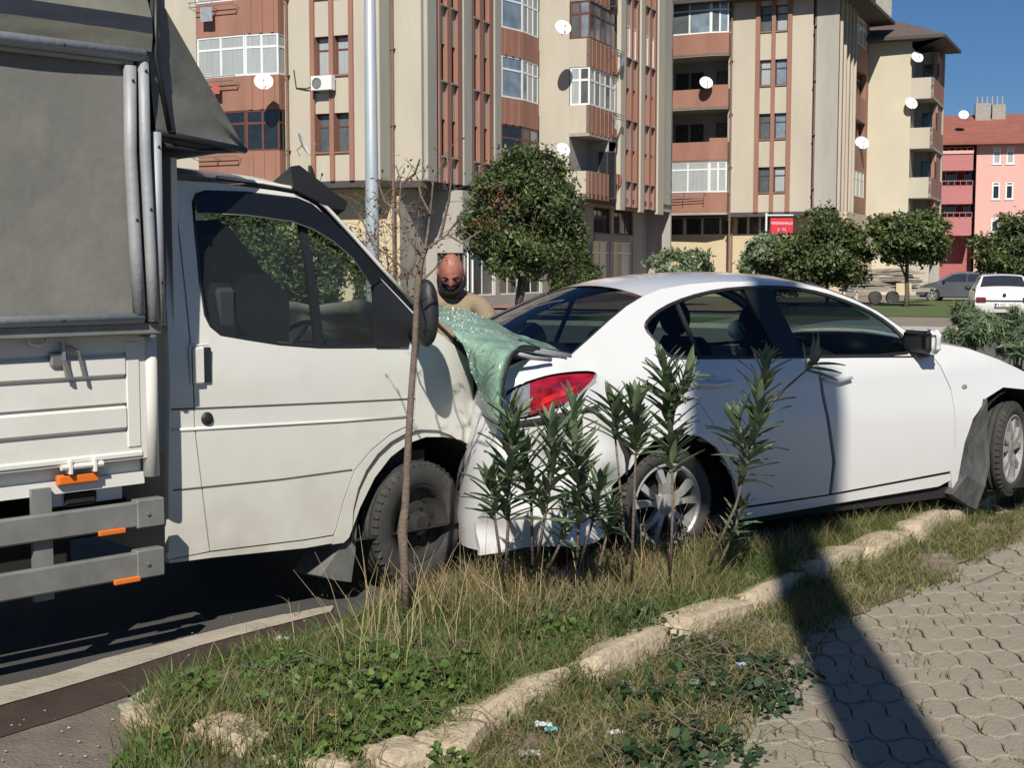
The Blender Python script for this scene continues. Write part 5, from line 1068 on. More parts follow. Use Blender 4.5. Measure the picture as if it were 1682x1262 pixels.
# door window: rubber surround, glass, divider, wind deflector
GL = glass('cab_glass', (.62, .70, .66), refl=.30, diff=.05, dcol=(.3, .33, .30))
def tgi(x, z): return tg(x, z) + .02
b = MB()
for sgn in (0, 1):
    P = [(x, tg(x, z) + .006, z) for x, z in WIN]; P.append(P[0]); P = [far(p) for p in P] if sgn else P; b = MB(); b.tube(P, .010, 6); b.out('window_rubber', M['black'], T, True)
p1, p2 = panel('side_window', inset(WIN, -.006), [], tgi, GL, T, th=0), None
me = p1.data.copy(); p2 = bpy.data.objects.new('side_window', me); COL.objects.link(p2); p2.parent = T
for v in me.vertices: v.co.y = TW - v.co.y
DIVP = TP([(486, 330), (497, 332), (520, 460), (534, 569), (520, 569), (507, 460)]); panel('window_divider', DIVP, [], lambda x, z: tg(x, z) + .005, M['black'], T, th=.02)
panel('wind_deflector', TP([(320, 350), (320, 322), (337, 316), (403, 318), (488, 328), (512, 338), (533, 356), (580, 410), (622, 459), (606, 470), (575, 425), (543, 397), (510, 377), (474, 364), (403, 354), (330, 350)]), [], lambda x, z: tg(x, z) - .022, mat('smoked_deflector', (.012, .013, .015), .18), T, th=.004)
b = MB(); b.tube([(x, tg(x, z) - .024, z) for x, z in TP([(330, 350), (403, 354), (474, 364), (510, 377), (543, 397), (575, 425), (606, 470)])], .003, 6); b.out('deflector_edge', M['steel'], T, True)
panel('mirror_base', TP([(612, 468), (622, 459), (679, 519), (668, 570), (616, 570)]), [], lambda x, z: tg(x, z) - .012, M['black'], T, th=.025)
# door mirror
mx, mz = -.20, 1.43; mir = empty('door_mirror', (0, 0, 0), world=False); mir.parent = T
b = MB(); V = []
b.ell((mx, -.24, mz), .052, .075, .165, 24, 18); b.V = [(mx + (v[0] - mx), v[1], mz + math.copysign(abs((v[2] - mz) / .165) ** .8 * .165, v[2] - mz)) for v in b.V]; o = b.out('mirror_housing', M['black'], mir, True)
b = MB(); b.tube([(mx + .02, -.23, mz - .09), (mx + .10, -.08, mz - .12), (mx + .16, .02, mz - .12)], [.022, .03, .045], 8); b.tube([(mx + .02, -.23, mz - .02), (mx + .12, -.08, mz - .06), (mx + .16, .02, mz - .07)], .018, 8); b.out('mirror_arm', M['black'], mir, True)
# sun visor over the windscreen
vp = TP([(478, 273), (492, 271), (533, 303), (571, 332), (567, 345), (545, 342), (510, 324), (482, 309)], lambda x, z: .12)
b = MB(); b.prism(vp, lambda x, z: (x, .12, z), lambda x, z: (x + .05, .34, z - .06)); b.out('sun_visor', M['black'], T)
# interior
b = MB(); xr = ROOF[0][0]
b.box(xr + .05, .1, .12, TW - .12, .62, .70); b.out('cab_floor', M['under'], T)
b = MB(); b.bbox(-.28, .12, .14, TW - .14, .9, 1.18, .05); b.bbox(-.34, -.1, .2, .7, 1.15, 1.25, .03); b.out('dashboard', M['trim'], T)
dz = tg(-.5, .9) + .035
b = MB(); b.box(xr + .1, -.25, TW - .14, TW - .12, .7, 1.46); b.out('raised_dark_lining', M['trim'], T)  # lining raised past the sill as a dark sheet for interior shade
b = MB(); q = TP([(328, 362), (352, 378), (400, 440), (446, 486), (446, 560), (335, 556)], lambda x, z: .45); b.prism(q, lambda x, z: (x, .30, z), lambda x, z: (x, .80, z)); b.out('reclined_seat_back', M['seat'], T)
for y in (.32, .95, 1.45):
    s = empty('seat', (0, 0, 0), world=False); s.parent = T
    b = MB(); b.bbox(-1.05, -.62, y - .23, y + .23, .8, .95, .04); b.out('cushion', M['seat'], s); b = MB(); b.bbox(-1.2, -1.05, y - .25, y + .25, .95, 1.58, .04); b.bbox(-1.18, -1.08, y - .14, y + .14, 1.6, 1.8, .03); b.out('backrest', M['seat'], s)
b = MB(); c = Vector((-.50, .48, 1.22)); ax = Vector((-.75, 0, .66)).normalized(); u = Vector((0, 1, 0)); v_ = ax.cross(u)
b.tube([c + (u * math.cos(a) + v_ * math.sin(a)) * .20 for a in np.linspace(0, 2 * math.pi, 25)], .014, 6, False)
for a in (.5, 2.6, 4.7): b.tube([c, c + (u * math.cos(a) + v_ * math.sin(a)) * .20], .012, 5)
b.tube([c, c - ax * .35], .03, 6); b.out('steering_wheel', M['black'], T, True)
# pale speaker trim and dash shape glimpsed through the quarter light
b = MB(); b.bbox(-.72, -.42, .11, .135, 1.12, 1.30, .02); b.out('door_speaker', M['trim'], T)
b = MB(); b.tube([(-.62, 1.0, 1.9), (-.62, 1.0, 1.83), (-.66, 1.0, 1.78)], .01, 5); b.bbox(-.69, -.66, .9, 1.1, 1.74, 1.81, .01); b.out('rear_view_mirror', M['black'], T)
# wheels
def wheel(parent, c, r, wd, rim_r, kind, turn=0.0, flat=False, side=1):
    wl = empty('wheel', c, world=False); wl.parent = parent; wl.rotation_euler = (0, 0, turn + (0 if side > 0 else math.pi)); ORG[wl.name] = (0, 0, 0)
    h = wd / 2; b = MB(); N_ = 96
    prof = [(rim_r, h * .8), (rim_r, -h * .82), (rim_r + .012, -h * .95), (rim_r + (r - rim_r) * .45, -h * 1.06), (r - .03, -h * 1.0), (r - .012, -h * .88), (r, -h * .7), (r, -h * .42), (r - .008, -h * .40), (r - .008, -h * .34), (r, -h * .32), (r, -h * .04), (r - .008, -h * .03), (r - .008, h * .03), (r, h * .04), (r, h * .32), (r - .008, h * .34), (r - .008, h * .4), (r, h * .42), (r, h * .7), (r - .012, h * .88), (r - .03, h), (rim_r + .02, h)]
    b.lathe(prof, ax='y', n=N_)
    for k in range(N_):   # shoulder blocks
        if k % 2: continue
        a = 2 * math.pi * (k + .5) / N_; ca, sa = math.cos(a), math.sin(a)
        for y0, y1 in ((-h * .96, -h * .74), (h * .74, h * .96)):
            t = .006; tx, tz = -sa * t, ca * t; V = []
            for yy in (y0, y1):
                for rr in (r - .02, r + .004 if abs(yy) < h * .9 else r - .012): V += [(rr * ca - tx, yy, rr * sa - tz), (rr * ca + tx, yy, rr * sa + tz)]
            b.add(V, [(0, 1, 3, 2), (4, 6, 7, 5), (2, 3, 7, 6), (0, 4, 5, 1), (0, 2, 6, 4), (1, 5, 7, 3)])
    b.out('tyre', M['rubber'], wl, True)
    b = MB()
    if kind == 'steel':
        b.lathe([(rim_r + .004, -h * .88), (rim_r - .012, -h * .86), (rim_r - .016, -h * .5), (rim_r - .05, -h * .38), (rim_r * .62, -h * .30), (rim_r * .52, -h * .48), (rim_r * .40, -h * .55), (0, -h * .55)], ax='y', n=40); b.out('rim', M['rimdark'], wl, True)
        b = MB(); b.lathe([(.062, -h * .5), (.060, -h * .95), (.045, -h * 1.05), (0, -h * 1.05)], ax='y', n=20)
        for k in range(5): a = k * 1.2566; b.lathe([(.011, -h * .5), (.011, -h * .68), (0, -h * .68)], (.088 * math.cos(a), 0, .088 * math.sin(a)), 'y', 6)
        b.out('hub', M['rimdark'], wl)
        b = MB()
        for k in range(8): a = k * .785 + .2; b.lathe([(0, -h * .385), (.02, -h * .385), (.022, -h * .36)], (rim_r * .72 * math.cos(a), 0, rim_r * .72 * math.sin(a)), 'y', 10)
        b.out('rim_hole', M['under'], wl)
    else:
        b.lathe([(rim_r + .006, -h * .93), (rim_r - .006, -h * .96), (rim_r - .016, -h * .84), (rim_r - .022, -h * .2), (rim_r - .02, h * .8)], ax='y', n=48)
        for k in range(10):   # ten spokes in five pairs
            a = 2 * math.pi * (k // 2) / 5 + (.20 if k % 2 else -.20) + .3; a1 = 2 * math.pi * (k // 2) / 5 + (.27 if k % 2 else -.27) + .3
            V = []
            for rr, aa, hw, yy in ((.055, a * 1.0, .018, -h * .80), (rim_r * .55, a, .015, -h * .92), (rim_r - .012, a1, .020, -h * .84)):
                ca, sa = math.cos(aa), math.sin(aa)
                V += [(rr * ca - sa * hw, yy, rr * sa + ca * hw), (rr * ca + sa * hw, yy, rr * sa - ca * hw), (rr * ca + sa * hw * 1.1, yy + .035, rr * sa - ca * hw * 1.1), (rr * ca - sa * hw * 1.1, yy + .035, rr * sa + ca * hw * 1.1)]
            F_ = [(0, 1, 2, 3)[::-1], (8, 9, 10, 11)]
            for i in (0, 4):
                for j in range(4): F_.append((i + j, i + (j + 1) % 4, i + 4 + (j + 1) % 4, i + 4 + j))
            b.add(V, F_)
        b.lathe([(0, -h * .86), (.03, -h * .85), (.062, -h * .80), (.07, -h * .6)], ax='y', n=20); b.out('rim', M['alloy'], wl)
        b = MB(); b.lathe([(0, -h * .1), (.14, -h * .1), (.14, 0)], ax='y', n=32); b.out('brake_disc', M['rimdark'], wl)
        b = MB(); b.lathe([(rim_r - .03, h * .3), (0, h * .3)], ax='y', n=32); b.out('wheel_back', M['under'], wl)
    return wl
zc = .325
wheel(T, (0, .13, zc), .325, .19, .20, 'steel', turn=R(4)); wheel(T, (0, TW - .13, zc), .325, .19, .20, 'steel', side=-1)
for y in (.16, TW - .16): wheel(T, (-3.25, y, zc), .325, .20, .20, 'steel', side=1 if y < 1 else -1)
# wheel housing, chassis, underbody
b = MB(); b.lathe([(.46, .02), (.46, .50), (.05, .52)], (0.0, .0, .36), 'y', 28); b.V = [(v[0], v[1], max(v[2], .30)) for v in b.V]; b.out('wheel_housing', M['under'], T)
b = MB(); b.box(-.75 - .6, -.5, .06, TW - .06, .33, .60); b.box(-4.6, .5, .5, .62, .42, .58); b.box(-4.6, .5, TW - .62, TW - .5, .42, .58); b.box(-1.0, .4, .55, TW - .55, .36, .62)
for x in np.arange(-4.4, -1.2, .8): b.box(x, x + .1, 0, TW, .58, .68)
b.box(-2.6, -1.9, .10, .5, .38, .62); b.out('chassis', M['under'], T)
fl = TP([(587, 850), (584, 905), (577, 957), (548, 953), (527, 947), (556, 905), (566, 880)], lambda x, z: .05); b = MB(); b.prism(fl, lambda x, z: (x, .05, z), lambda x, z: (x - .03, .24, z)); b.out('mud_flap', mat('dusty_mud_flap', (.13, .13, .12), .85, var=.3, scale=10), T)
# ---- load bed with tarpaulin
gB_ = -.15; XE = -4.5
def bx(px, py, g=gB_): return TF.hit(px, py, g)
xe, _ = bx(240, 650); zt = bx(240, 548)[1]; zb = bx(240, 752)[1]
db = empty('dropside', (0, 0, 0), world=False); db.parent = T
b = MB(); b.box(XE, xe, gB_ + .012, gB_ + .04, zb, zt)
xr_ = bx(215, 640)[0]; rows = [bx(215, v)[1] for v in (578, 622, 661, 709)]
segs = [(rows[1], rows[0]), (rows[3], rows[2])]
b.box(XE, xe, gB_, gB_ + .012, rows[0], zt); b.box(XE, xe, gB_, gB_ + .012, rows[2], rows[1]); b.box(XE, xe, gB_, gB_ + .012, zb, rows[3]); b.box(xr_, xe, gB_, gB_ + .012, rows[1], rows[0]); b.box(xr_, xe, gB_, gB_ + .012, rows[3], rows[2]); b.out('board', M['board'], db)
b = MB()
for z0, z1 in segs: b.bbox(XE, xr_ - .02, gB_ - .012, gB_ + .012, z0 + .012, z1 - .012, .010)
b.bbox(XE, xe - .02, gB_ - .008, gB_ + .01, zb + .005, zb + .035, .008); b.bbox(xe - .09, xe - .03, gB_ - .006, gB_ + .004, zb + .05, zt - .03, .004); b.out('pressed_rib', M['board'], db)
xp = bx(250, 650)[0]; zpt = bx(250, 535)[1]; zpb = bx(250, 783)[1]; b = MB(); b.tube([(xp, gB_ + .02, zpb), (xp, gB_ + .02, zpt)], .034, 12); b.out('corner_post', M['board'], T, True)
# latch, U hook and hinge
lx, lz = bx(98, 590); b = MB(); b.bbox(lx - .05, lx + .02, gB_ - .03, gB_ + .0, lz - .03, lz + .03, .008); b.tube([(lx, gB_ - .03, lz + .07), (lx, gB_ - .035, lz), (lx + .02, gB_ - .03, lz - .07)], .012, 6); b.tube([(lx + .02, gB_ - .03, lz + .05), (lx + .06, gB_ - .04, lz + .03), (lx + .09, gB_ - .03, lz - .08)], .008, 6); b.out('latch', M['steel'], db)
hx, hz = bx(63, 560, -.18); b = MB(); b.tube([(hx - .035, -.17, hz + .03), (hx - .033, -.18, hz - .01), (hx, -.18, hz - .02), (hx + .033, -.18, hz - .01), (hx + .035, -.17, hz + .03)], .006, 6); b.out('tie_hook', M['wfw'], db, True)
hx, hz = bx(133, 765); b = MB(); b.tube([(hx - .09, gB_ - .01, hz), (hx + .09, gB_ - .01, hz)], .012, 8); b.bbox(hx - .06, hx - .045, gB_ - .025, gB_ + .02, hz - .03, hz + .03, .003); b.bbox(hx + .045, hx + .06, gB_ - .025, gB_ + .02, hz - .03, hz + .03, .003); b.out('hinge', M['board'], db)
b = MB(); z0, z1 = bx(230, 797)[1], bx(230, 778)[1]; b.box(XE, bx(243, 780)[0], gB_ + .03, gB_ + .09, z0, z1); b.box(XE, xe, gB_ + .06, TW + .1, z1, z1 + .06); b.out('bed_frame', M['board'], T)
q = [bx(*p) for p in ((92, 796), (215, 786), (203, 824), (90, 836))]; w4 = [bx(*p) for p in ((118, 808), (170, 803), (170, 830), (118, 835))]
b = MB(); b.bbox(q[0][0], q[1][0], gB_ + .072, gB_ + .085, min(p[1] for p in q), max(p[1] for p in q) - .01, .004); b.out('bracket', M['board'], T)
b = MB(); x0, z0 = bx(118, 836); x1, z1 = bx(170, 806); b.bbox(x0, x1, gB_ + .055, gB_ + .07, z0, z1, .01); b.out('bracket_opening', M['under'], T)
ox, oz = bx(130, 787); b = MB(); b.bbox(ox - .09, ox + .09, gB_ + .0, gB_ + .03, oz - .022, oz + .022, .008); b.out('side_marker', M['orange'], T)
# side under-run guard
gG = -.18
for (ya, yb_, yc, yd, orx, ory) in ((820, 862, 850, 897, 185, 866), (902, 944, 926, 983, 210, 946)):
    z1 = bx(262, ya, gG)[1]; z0 = bx(262, yb_, gG)[1]; x1 = bx(270, ya, gG)[0]; gd = empty('side_guard', (0, 0, 0), world=False); gd.parent = T
    b = MB(); b.bbox(XE, x1 - .10, gG, gG + .035, z0, z1, .008); b.out('rail', M['galv'], gd); b = MB(); b.bbox(x1 - .13, x1, gG - .004, gG + .05, z0 - .006, z1 + .006, .006); b.tube([(x1 - .08, gG - .012, (z0 + z1) / 2), (x1 - .08, gG, (z0 + z1) / 2)], .008, 6); b.out('end_cap', M['galv'], gd)
    rx, rz_ = bx(orx, ory, gG - .01); b = MB(); b.bbox(rx - .06, rx + .06, gG - .012, gG + .004, z0 - .012, z0 + .010, .004); b.out('reflector', M['orange'], gd)
b = MB()
for p in (77, -260): x = bx(p, 860, gG)[0]; b = MB(); b.box(x - .04, x + .04, gG + .036, gG + .06, .33, .78); b.out('guard_post', M['galv'], T)
# tarpaulin side and its aluminium frame
gT = -.25
def bt(px, py, g=gT): return TF.hit(px, py, g)
xt1, zt0 = bt(226, 515); zt1 = bt(220, 103)[1]
b = MB(); G = []; nx, nz = 60, 40
for i in range(nx + 1):
    x = XE + (xt1 - XE) * i / nx; G.append([(x, gT + .03 + .012 * noise.noise((x * 2.2, 0, (zt0 + (zt1 - zt0) * j / nz) * 1.6)) + .006 * math.sin(x * 9 + j * .05), zt0 + (zt1 - zt0) * j / nz) for j in range(nz + 1)])
b.grid([r for r in G]); b.out('tarpaulin_side', M['tarp'], T, True)
b = MB(); b.box(XE, xt1 + .02, gT + .07, gT + .075, zt0, zt1); b.box(XE, xt1, TW + .2, TW + .27, zt0 - .05, zt1 + .2); b.box(XE - .02, XE, gT + .07, TW + .25, zt0 - .05, zt1 + .2); b.out('tarpaulin_lining', M['tarp'], T)
def rail_t(P, r, name='frame_rail', g=gT, m='alu'):
    b = MB(); Q = [(x, g, z) for x, z in [bt(*p, g) for p in P]]; b.tube(Q, r, 12); o = b.out(name, M[m], T, True)
    b = MB()
    L = [Vector(q) for q in Q]; tot = sum((L[i + 1] - L[i]).length for i in range(len(L) - 1)); d = .06
    while d < tot:
        k, r_ = 0, d
        while k < len(L) - 2 and r_ > (L[k + 1] - L[k]).length: r_ -= (L[k + 1] - L[k]).length; k += 1
        p = L[k].lerp(L[k + 1], r_ / (L[k + 1] - L[k]).length); b.ell((p.x, p.y - r, p.z), .007, .005, .007, 6, 4); d += .55
    b.out('rivet', M['black'], o); return o
def hr(py, px, r, g, z=None, name='frame_rail'):
    x, z = bt(px, py, g); b = MB(); b.tube([(XE, g, z), (x, g, z)], r, 12); o = b.out(name, M['alu'], T, True); b = MB()
    for k in np.arange(x - .35, XE, -.8): b.ell((k, g - r, z), .007, .005, .007, 6, 4)
    b.out('rivet', M['black'], o); return x, z
hr(522.5, 234, .022, gT); xT, zT = hr(91, 236, .026, gT - .01)
x_, z_ = bt(214, 103, gT + .02); b = MB(); b.tube([(XE, gT + .01, z_), (x_, gT + .01, z_)], .014, 8); b.out('curtain_track', M['alu'], T, True)
rail_t([(213, 108), (214, 250), (222, 400), (229, 516)], .026); rail_t([(234, 92), (238, 240), (247, 420), (252, 528)], .024, g=gT + .0); rail_t([(256, 217), (259, 360), (264, 535)], .022, g=gT + .02)
b = MB(); x0, z0 = bt(240, 541, -.20); b.bbox(XE, x0 + .05, -.24, -.15, z0 - .02, z0 + .03, .006); b.out('lower_ledge', M['galv'], T)
b = MB(); b.box(XE, xe, -.16, -.10, zt, z0 - .02); b.out('shadow_gap_board', M['tarp'], T)
# tarpaulin roof: side skirts in bands then a shallow arch
xR = bt(247, 60)[0]; zz = [bt(246, v, -.26)[1] for v in (88, 55, 28, 2)]
def band(z0, z1, y0, y1, m, name='roof_skirt'):
    b = MB(); G = []
    for i in range(41): x = XE + (xR - XE) * i / 40; G.append([(x, y0 + (y1 - y0) * j / 4 + .006 * noise.noise((x * 4, j, 0)), z0 + (z1 - z0) * j / 4) for j in range(5)])
    b.grid(G); b.out(name, M[m], T, True)
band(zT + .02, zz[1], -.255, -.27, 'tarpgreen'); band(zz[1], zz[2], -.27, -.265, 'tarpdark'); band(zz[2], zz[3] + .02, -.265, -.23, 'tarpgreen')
b = MB(); G = []
for i in range(21):
    x = XE + (xR - XE) * i / 20; G.append([(x, -.23 + (TW + .46) * k / 12, zz[3] + .02 + .16 * math.sin(math.pi * k / 12) + .01 * noise.noise((x * 3, k, 1))) for k in range(13)])
b.grid(G); b.out('tarpaulin_roof', M['tarpgreen'], T, True)
b = MB(); b.box(xR - .02, xR, -.235, TW + .22, zt0 - .1, zz[3] + .05); b.out('tarpaulin_front', M['tarp'], T)
# nose cone above the cab
A_ = bt(247, -30, -.23); B_ = bt(402, 243, .04); C_ = bt(256, 212, -.23)
b = MB(); Lr = [(A_, C_)]; G = []
nA = 12
def cone(t, s):      # t along the slope, s across the truck
    top = (A_[0] + (B_[0] - A_[0]) * t, A_[1] + (B_[1] - A_[1]) * t); bot = (C_[0] + (B_[0] - C_[0]) * t, C_[1] + (B_[1] - C_[1]) * t); return top, bot
for i in range(nA + 1):
    t = i / nA; top, bot = cone(t, 0); row = []
    for j in range(9): q = j / 8; row.append((top[0] * (1 - q) + bot[0] * q, -.23 + .27 * t + .022 * noise.noise((t * 4, q * 4, 2)) * math.sin(math.pi * q) + .03 * math.sin(math.pi * q) * (1 - t), top[1] * (1 - q) + bot[1] * q))
    G.append(row)
b.grid([r[::-1] for r in G]); b.out('nose_tarpaulin_side', M['tarp'], T, True)
b = MB(); G = []
for i in range(nA + 1):
    t = i / nA; top, _q = cone(t, 0); y0 = -.23 + .27 * t; G.append([(top[0] + .12 * math.sin(math.pi * k / 10) * t, y0 + (TW - 2 * y0) * k / 10, top[1] + .03 * math.sin(math.pi * k / 10)) for k in range(11)])
b.grid(G); b.out('nose_tarpaulin_front', M['tarp'], T, True)
b = MB(); G = []
for i in range(nA + 1):
    t = i / nA; _q, bot = cone(t, 0); y0 = -.23 + .27 * t; G.append([(bot[0] + .12 * math.sin(math.pi * k / 10) * t, y0 + (TW - 2 * y0) * k / 10, bot[1] - .002) for k in range(11)])
b.grid([r[::-1] for r in G]); b.out('nose_underside', M['tarpgreen'], T, True)
b = MB(); b.tube([(C_[0], -.22, C_[1] - .01), (B_[0], .04, B_[1] - .01)], .016, 8); b.tube([(C_[0] + .05, -.20, C_[1] - .06), ((C_[0] + B_[0]) / 2, -.07, (C_[1] + B_[1]) / 2 - .05), (B_[0] - .03, .04, B_[1] - .012)], .012, 6)
b.tube([(A_[0] + .02, -.24, A_[1]), (C_[0] + .0, -.24, (A_[1] + C_[1]) / 2), (C_[0] + .07, -.22, C_[1])], .012, 6); b.out('nose_frame', M['black'], T, True)
far_nose = MB(); far_nose.add([(A_[0], TW + .23, A_[1]), (B_[0], TW - .04, B_[1]), (C_[0], TW + .23, C_[1])], [(0, 1, 2)]); far_nose.out('nose_tarpaulin_side', M['tarp'], T)
# ================================================================== white sedan
CH = 58.5; CF = Fr(((1107 - 841) / FPX * 7.3, 7.3), CH); CW = 1.75
S = empty('sedan', CF.w(0, 0, 0), R(90 - CH), label='white four door sedan with red tail lamp, its boot crushed under the truck nose', cat='car', world=False)
hubz = CF.hit(1107, 831)[1]; fhx, fhz = CF.hit(1653, 738, .1)
def cg(x, z):
    y = .015 + .05 * max(0, (.55 - z)) ** 1.3 + .04 * max(0, z - .75) / .3
    if z > 1.06: y += .58 * (z - 1.06)
    # shoulder over the rear arch and front wing
    y -= .03 * math.exp(-((x / .55) ** 2) - ((z - .68) / .22) ** 2) + .025 * math.exp(-(((x - fhx) / .55) ** 2) - ((z - .72) / .22) ** 2)
    if x < -.55: y += .42 * (-.55 - x) ** 2
    if x > 3.05: y += .55 * (x - 3.05) ** 2
    return y
def CP(pts, g=cg): return [CF.hit(x, y, g) for x, y in pts]
def line3c(pts, o=0.0, g=cg): return [(x, (g(x, z) if callable(g) else g) + o, z) for x, z in CP(pts, g)]
def cdent(x, y, z):
    if x < -.35 and z < 1.15:
        k = min(1, (-.35 - x) / .5); y += .055 * k * noise.noise((x * 5, z * 5, 4)) + .022 * k * math.sin(z * 17 + x * 9); x += .03 * k * noise.noise((x * 6, z * 6, 8))
    return (x, y, z)
def cboth(name, pts, holes, m, dent_=None, g=cg, mirror=True, **kw):
    o = panel(name, pts, holes, g, m, S, dent=dent_, **kw)
    if mirror:
        me = o.data.copy(); o2 = bpy.data.objects.new(name, me); COL.objects.link(o2); o2.parent = S; ORG[o2.name] = (0, 0, 0)
        for v in me.vertices: v.co.y = CW - v.co.y
        me.flip_normals()
    return o
DLO = smooth_poly(CP([(1060, 541), (1063, 528), (1088, 507), (1130, 489), (1180, 477), (1240, 472), (1300, 473), (1350, 482), (1400, 499), (1440, 518), (1477, 546), (1493, 568), (1490, 585), (1300, 587), (1108, 588), (1096, 584), (1080, 563)]), 1)
RAIL = [(1056, 487), (1085, 475), (1130, 467), (1180, 463), (1250, 462), (1310, 465), (1360, 476), (1400, 491), (1440, 511), (1480, 538), (1500, 552)]
REARD = CP([(1104, 590), (1150, 664), (1197, 745), (1206, 790), (1216, 834), (1362, 813), (1368, 760), (1360, 700), (1350, 650), (1334, 588)])
FRD = CP([(1338, 588), (1354, 650), (1364, 700), (1372, 760), (1366, 812), (1562, 775), (1569, 740), (1569, 690), (1562, 640), (1545, 602), (1526, 578), (1500, 586)])
cboth('rear_door', inset(REARD, .0035), [], M['car'], th=.03, step=.07); cboth('front_door', inset(FRD, .0035), [], M['car'], th=.03, step=.07)
RARCH = [(1208, 838), (1206, 800), (1196, 765), (1178, 736), (1150, 717), (1115, 712), (1080, 720), (1052, 744), (1034, 772)]
LAMP = CP([(823, 656), (840, 641), (870, 625), (905, 615), (940, 611), (981, 610), (979, 625), (962, 644), (935, 663), (900, 677), (865, 688), (836, 692), (824, 680)]); LAMP = smooth_poly(LAMP, 2)
# quarter panel with the rear pillar and roof rail
QUAR = CP([(830, 640), (836, 618), (846, 603), (870, 592), (905, 588), (938, 584), (965, 560), (1000, 528), (1030, 503)] + RAIL + [(1515, 565), (1526, 577), (1500, 586), (1335, 588), (1104, 590), (1150, 664), (1197, 745), (1206, 790)] + RARCH[2:] + [(1042, 748), (1015, 710), (990, 680), (984, 664), (940, 676), (890, 690), (840, 700), (824, 696), (820, 670)])
cboth('quarter_panel', QUAR, [inset(DLO, -.004), inset(LAMP, -.003)], M['car'], cdent, th=.025, step=.06)
NOSE = [(3.05, .93), (3.22, .85), (3.36, .72), (3.42, .55), (3.41, .38), (3.34, .26)]
FARCH = [(fhx + .385 * math.cos(a), fhz + .02 + .385 * math.sin(a)) for a in np.linspace(-.35, 1.35, 9)]
FW = CP([(1517, 566), (1533, 562), (1590, 572), (1640, 590), (1670, 604)]) + NOSE + FARCH + CP([(1648, 637), (1620, 655), (1599, 688), (1585, 728), (1577, 770), (1572, 800), (1564, 803), (1562, 777), (1569, 740), (1569, 690), (1562, 640), (1545, 602), (1526, 578)])
cboth('front_wing', inset(FW, .0025), [], M['car'], th=.03, step=.07)
cboth('sill', CP([(1210, 838), (1362, 815), (1562, 778), (1564, 790), (1545, 800), (1366, 830), (1215, 856)]), [], M['car'], g=lambda x, z: cg(x, z) + .015, th=.04)
BUMP = CP([(822, 700), (838, 706), (890, 696), (940, 684), (980, 674), (1000, 700), (1030, 748), (1030, 775), (1016, 800), (1006, 850), (1002, 884), (940, 893), (860, 897), (792, 912), (790, 860), (798, 800), (810, 745)])
def bdent(x, y, z): k = noise.noise((x * 4, z * 4, 7)); return (x - .02, y - .03 + .09 * k + .02 * math.sin(z * 25 + x * 12), z)
panel('rear_bumper', BUMP, [], cg, M['car'], S, th=.02, step=.05, dent=bdent)
b = MB(); P = line3c([(822, 704), (890, 694), (978, 672), (1000, 698), (1032, 750), (1028, 780)], o=.02); b.tube(P, .024, 6); b.out('bumper_gap', M['seam'], S)
# roof and glass between the sides
PR = line3c(RAIL); top = [PR[0], PR[1], PR[2], PR[3], PR[4], PR[5], PR[6]]
strip('roof', top, CW, M['car'], S, crown=.055, n=16)
RG = line3c([(940, 585), (965, 562), (1000, 530), (1030, 505), (1056, 488)])
GC_ = glass('car_glass', (.50, .60, .57), refl=.35); GR = glass('rear_screen_glass', (.30, .36, .34), refl=.45)
strip('rear_screen', [(p[0] + .01, p[1] + .03, p[2] - .004) for p in RG], CW, GR, S, crown=.05, n=14, bow=-.10)
WS = line3c([(1360, 476), (1400, 491), (1440, 511), (1480, 538), (1512, 562)])
strip('windscreen', [(p[0], p[1] + .02, p[2]) for p in WS], CW, GC_, S, crown=.055, n=14, bow=.14)
b = MB()
for Pp in (RG, WS):
    b = MB(); b.tube([(p[0], p[1] + .016, p[2] - .002) for p in Pp], .012, 6); b.out('screen_seal', M['black'], S); b = MB(); b.tube([(p[0], CW - p[1] - .016, p[2] - .002) for p in Pp], .012, 6); b.out('screen_seal', M['black'], S)
# boot lid (buckled upward), rear shelf, crushed rear panel
BL = line3c([(846, 604), (870, 593), (905, 589), (938, 585)])
def bld(x, y, z): k = math.sin(max(0, min(1, (y - .1) / (CW - .2))) * math.pi); return (x, y, z + .07 * k * math.exp(-((x + .75) / .3) ** 2) * (1 + .8 * noise.noise((x * 5, y * 3, 2))) - .03 * k)
strip('boot_lid', BL, CW, M['car'], S, crown=.0, n=6, c0=0, c1=.045)
b = MB(); q = [(p[0], p[2] - .05) for p in BL]; b.prism([(q[0][0] - .08, .62)] + q + [(q[-1][0] + .25, q[-1][1]), (q[-1][0] + .25, .62)], lambda x, z: (x, BL[0][1] + .10, z), lambda x, z: (x, CW - .25, z)); b.out('dark_boot_block', M['under'], S)  # black block added; its colour stands for the dark hole in the boot
RP = line3c([(831, 640), (824, 680), (822, 705), (812, 745), (798, 800), (791, 860), (793, 908)])
strip('rear_panel', RP, CW, M['car'], S, crown=0, n=20, bow=-.05, dent=lambda x, y, z: (x + (.38 * math.exp(-((y - 1.05) / .45) ** 2)) + .03 * noise.noise((y * 4, z * 4, 0)), y, z))
HB = line3c([(1517, 566), (1533, 562), (1590, 572), (1640, 590), (1670, 604)]) + [(x, cg(x, z), z) for x, z in NOSE[:3]]
strip('bonnet', [(p[0], p[1], p[2]) for p in HB], CW, M['car'], S, crown=.05, n=14, bow=.08)
FP = [(x, cg(x, z), z) for x, z in NOSE[2:]]; strip('front_bumper', FP, CW, M['car'], S, n=12, bow=.12)
b = MB(); q = FP[1]; b.bbox(q[0] - .04, q[0] + .1, .5, CW - .5, q[2] - .1, q[2] + .1, .03); b.out('grille', M['black'], S)
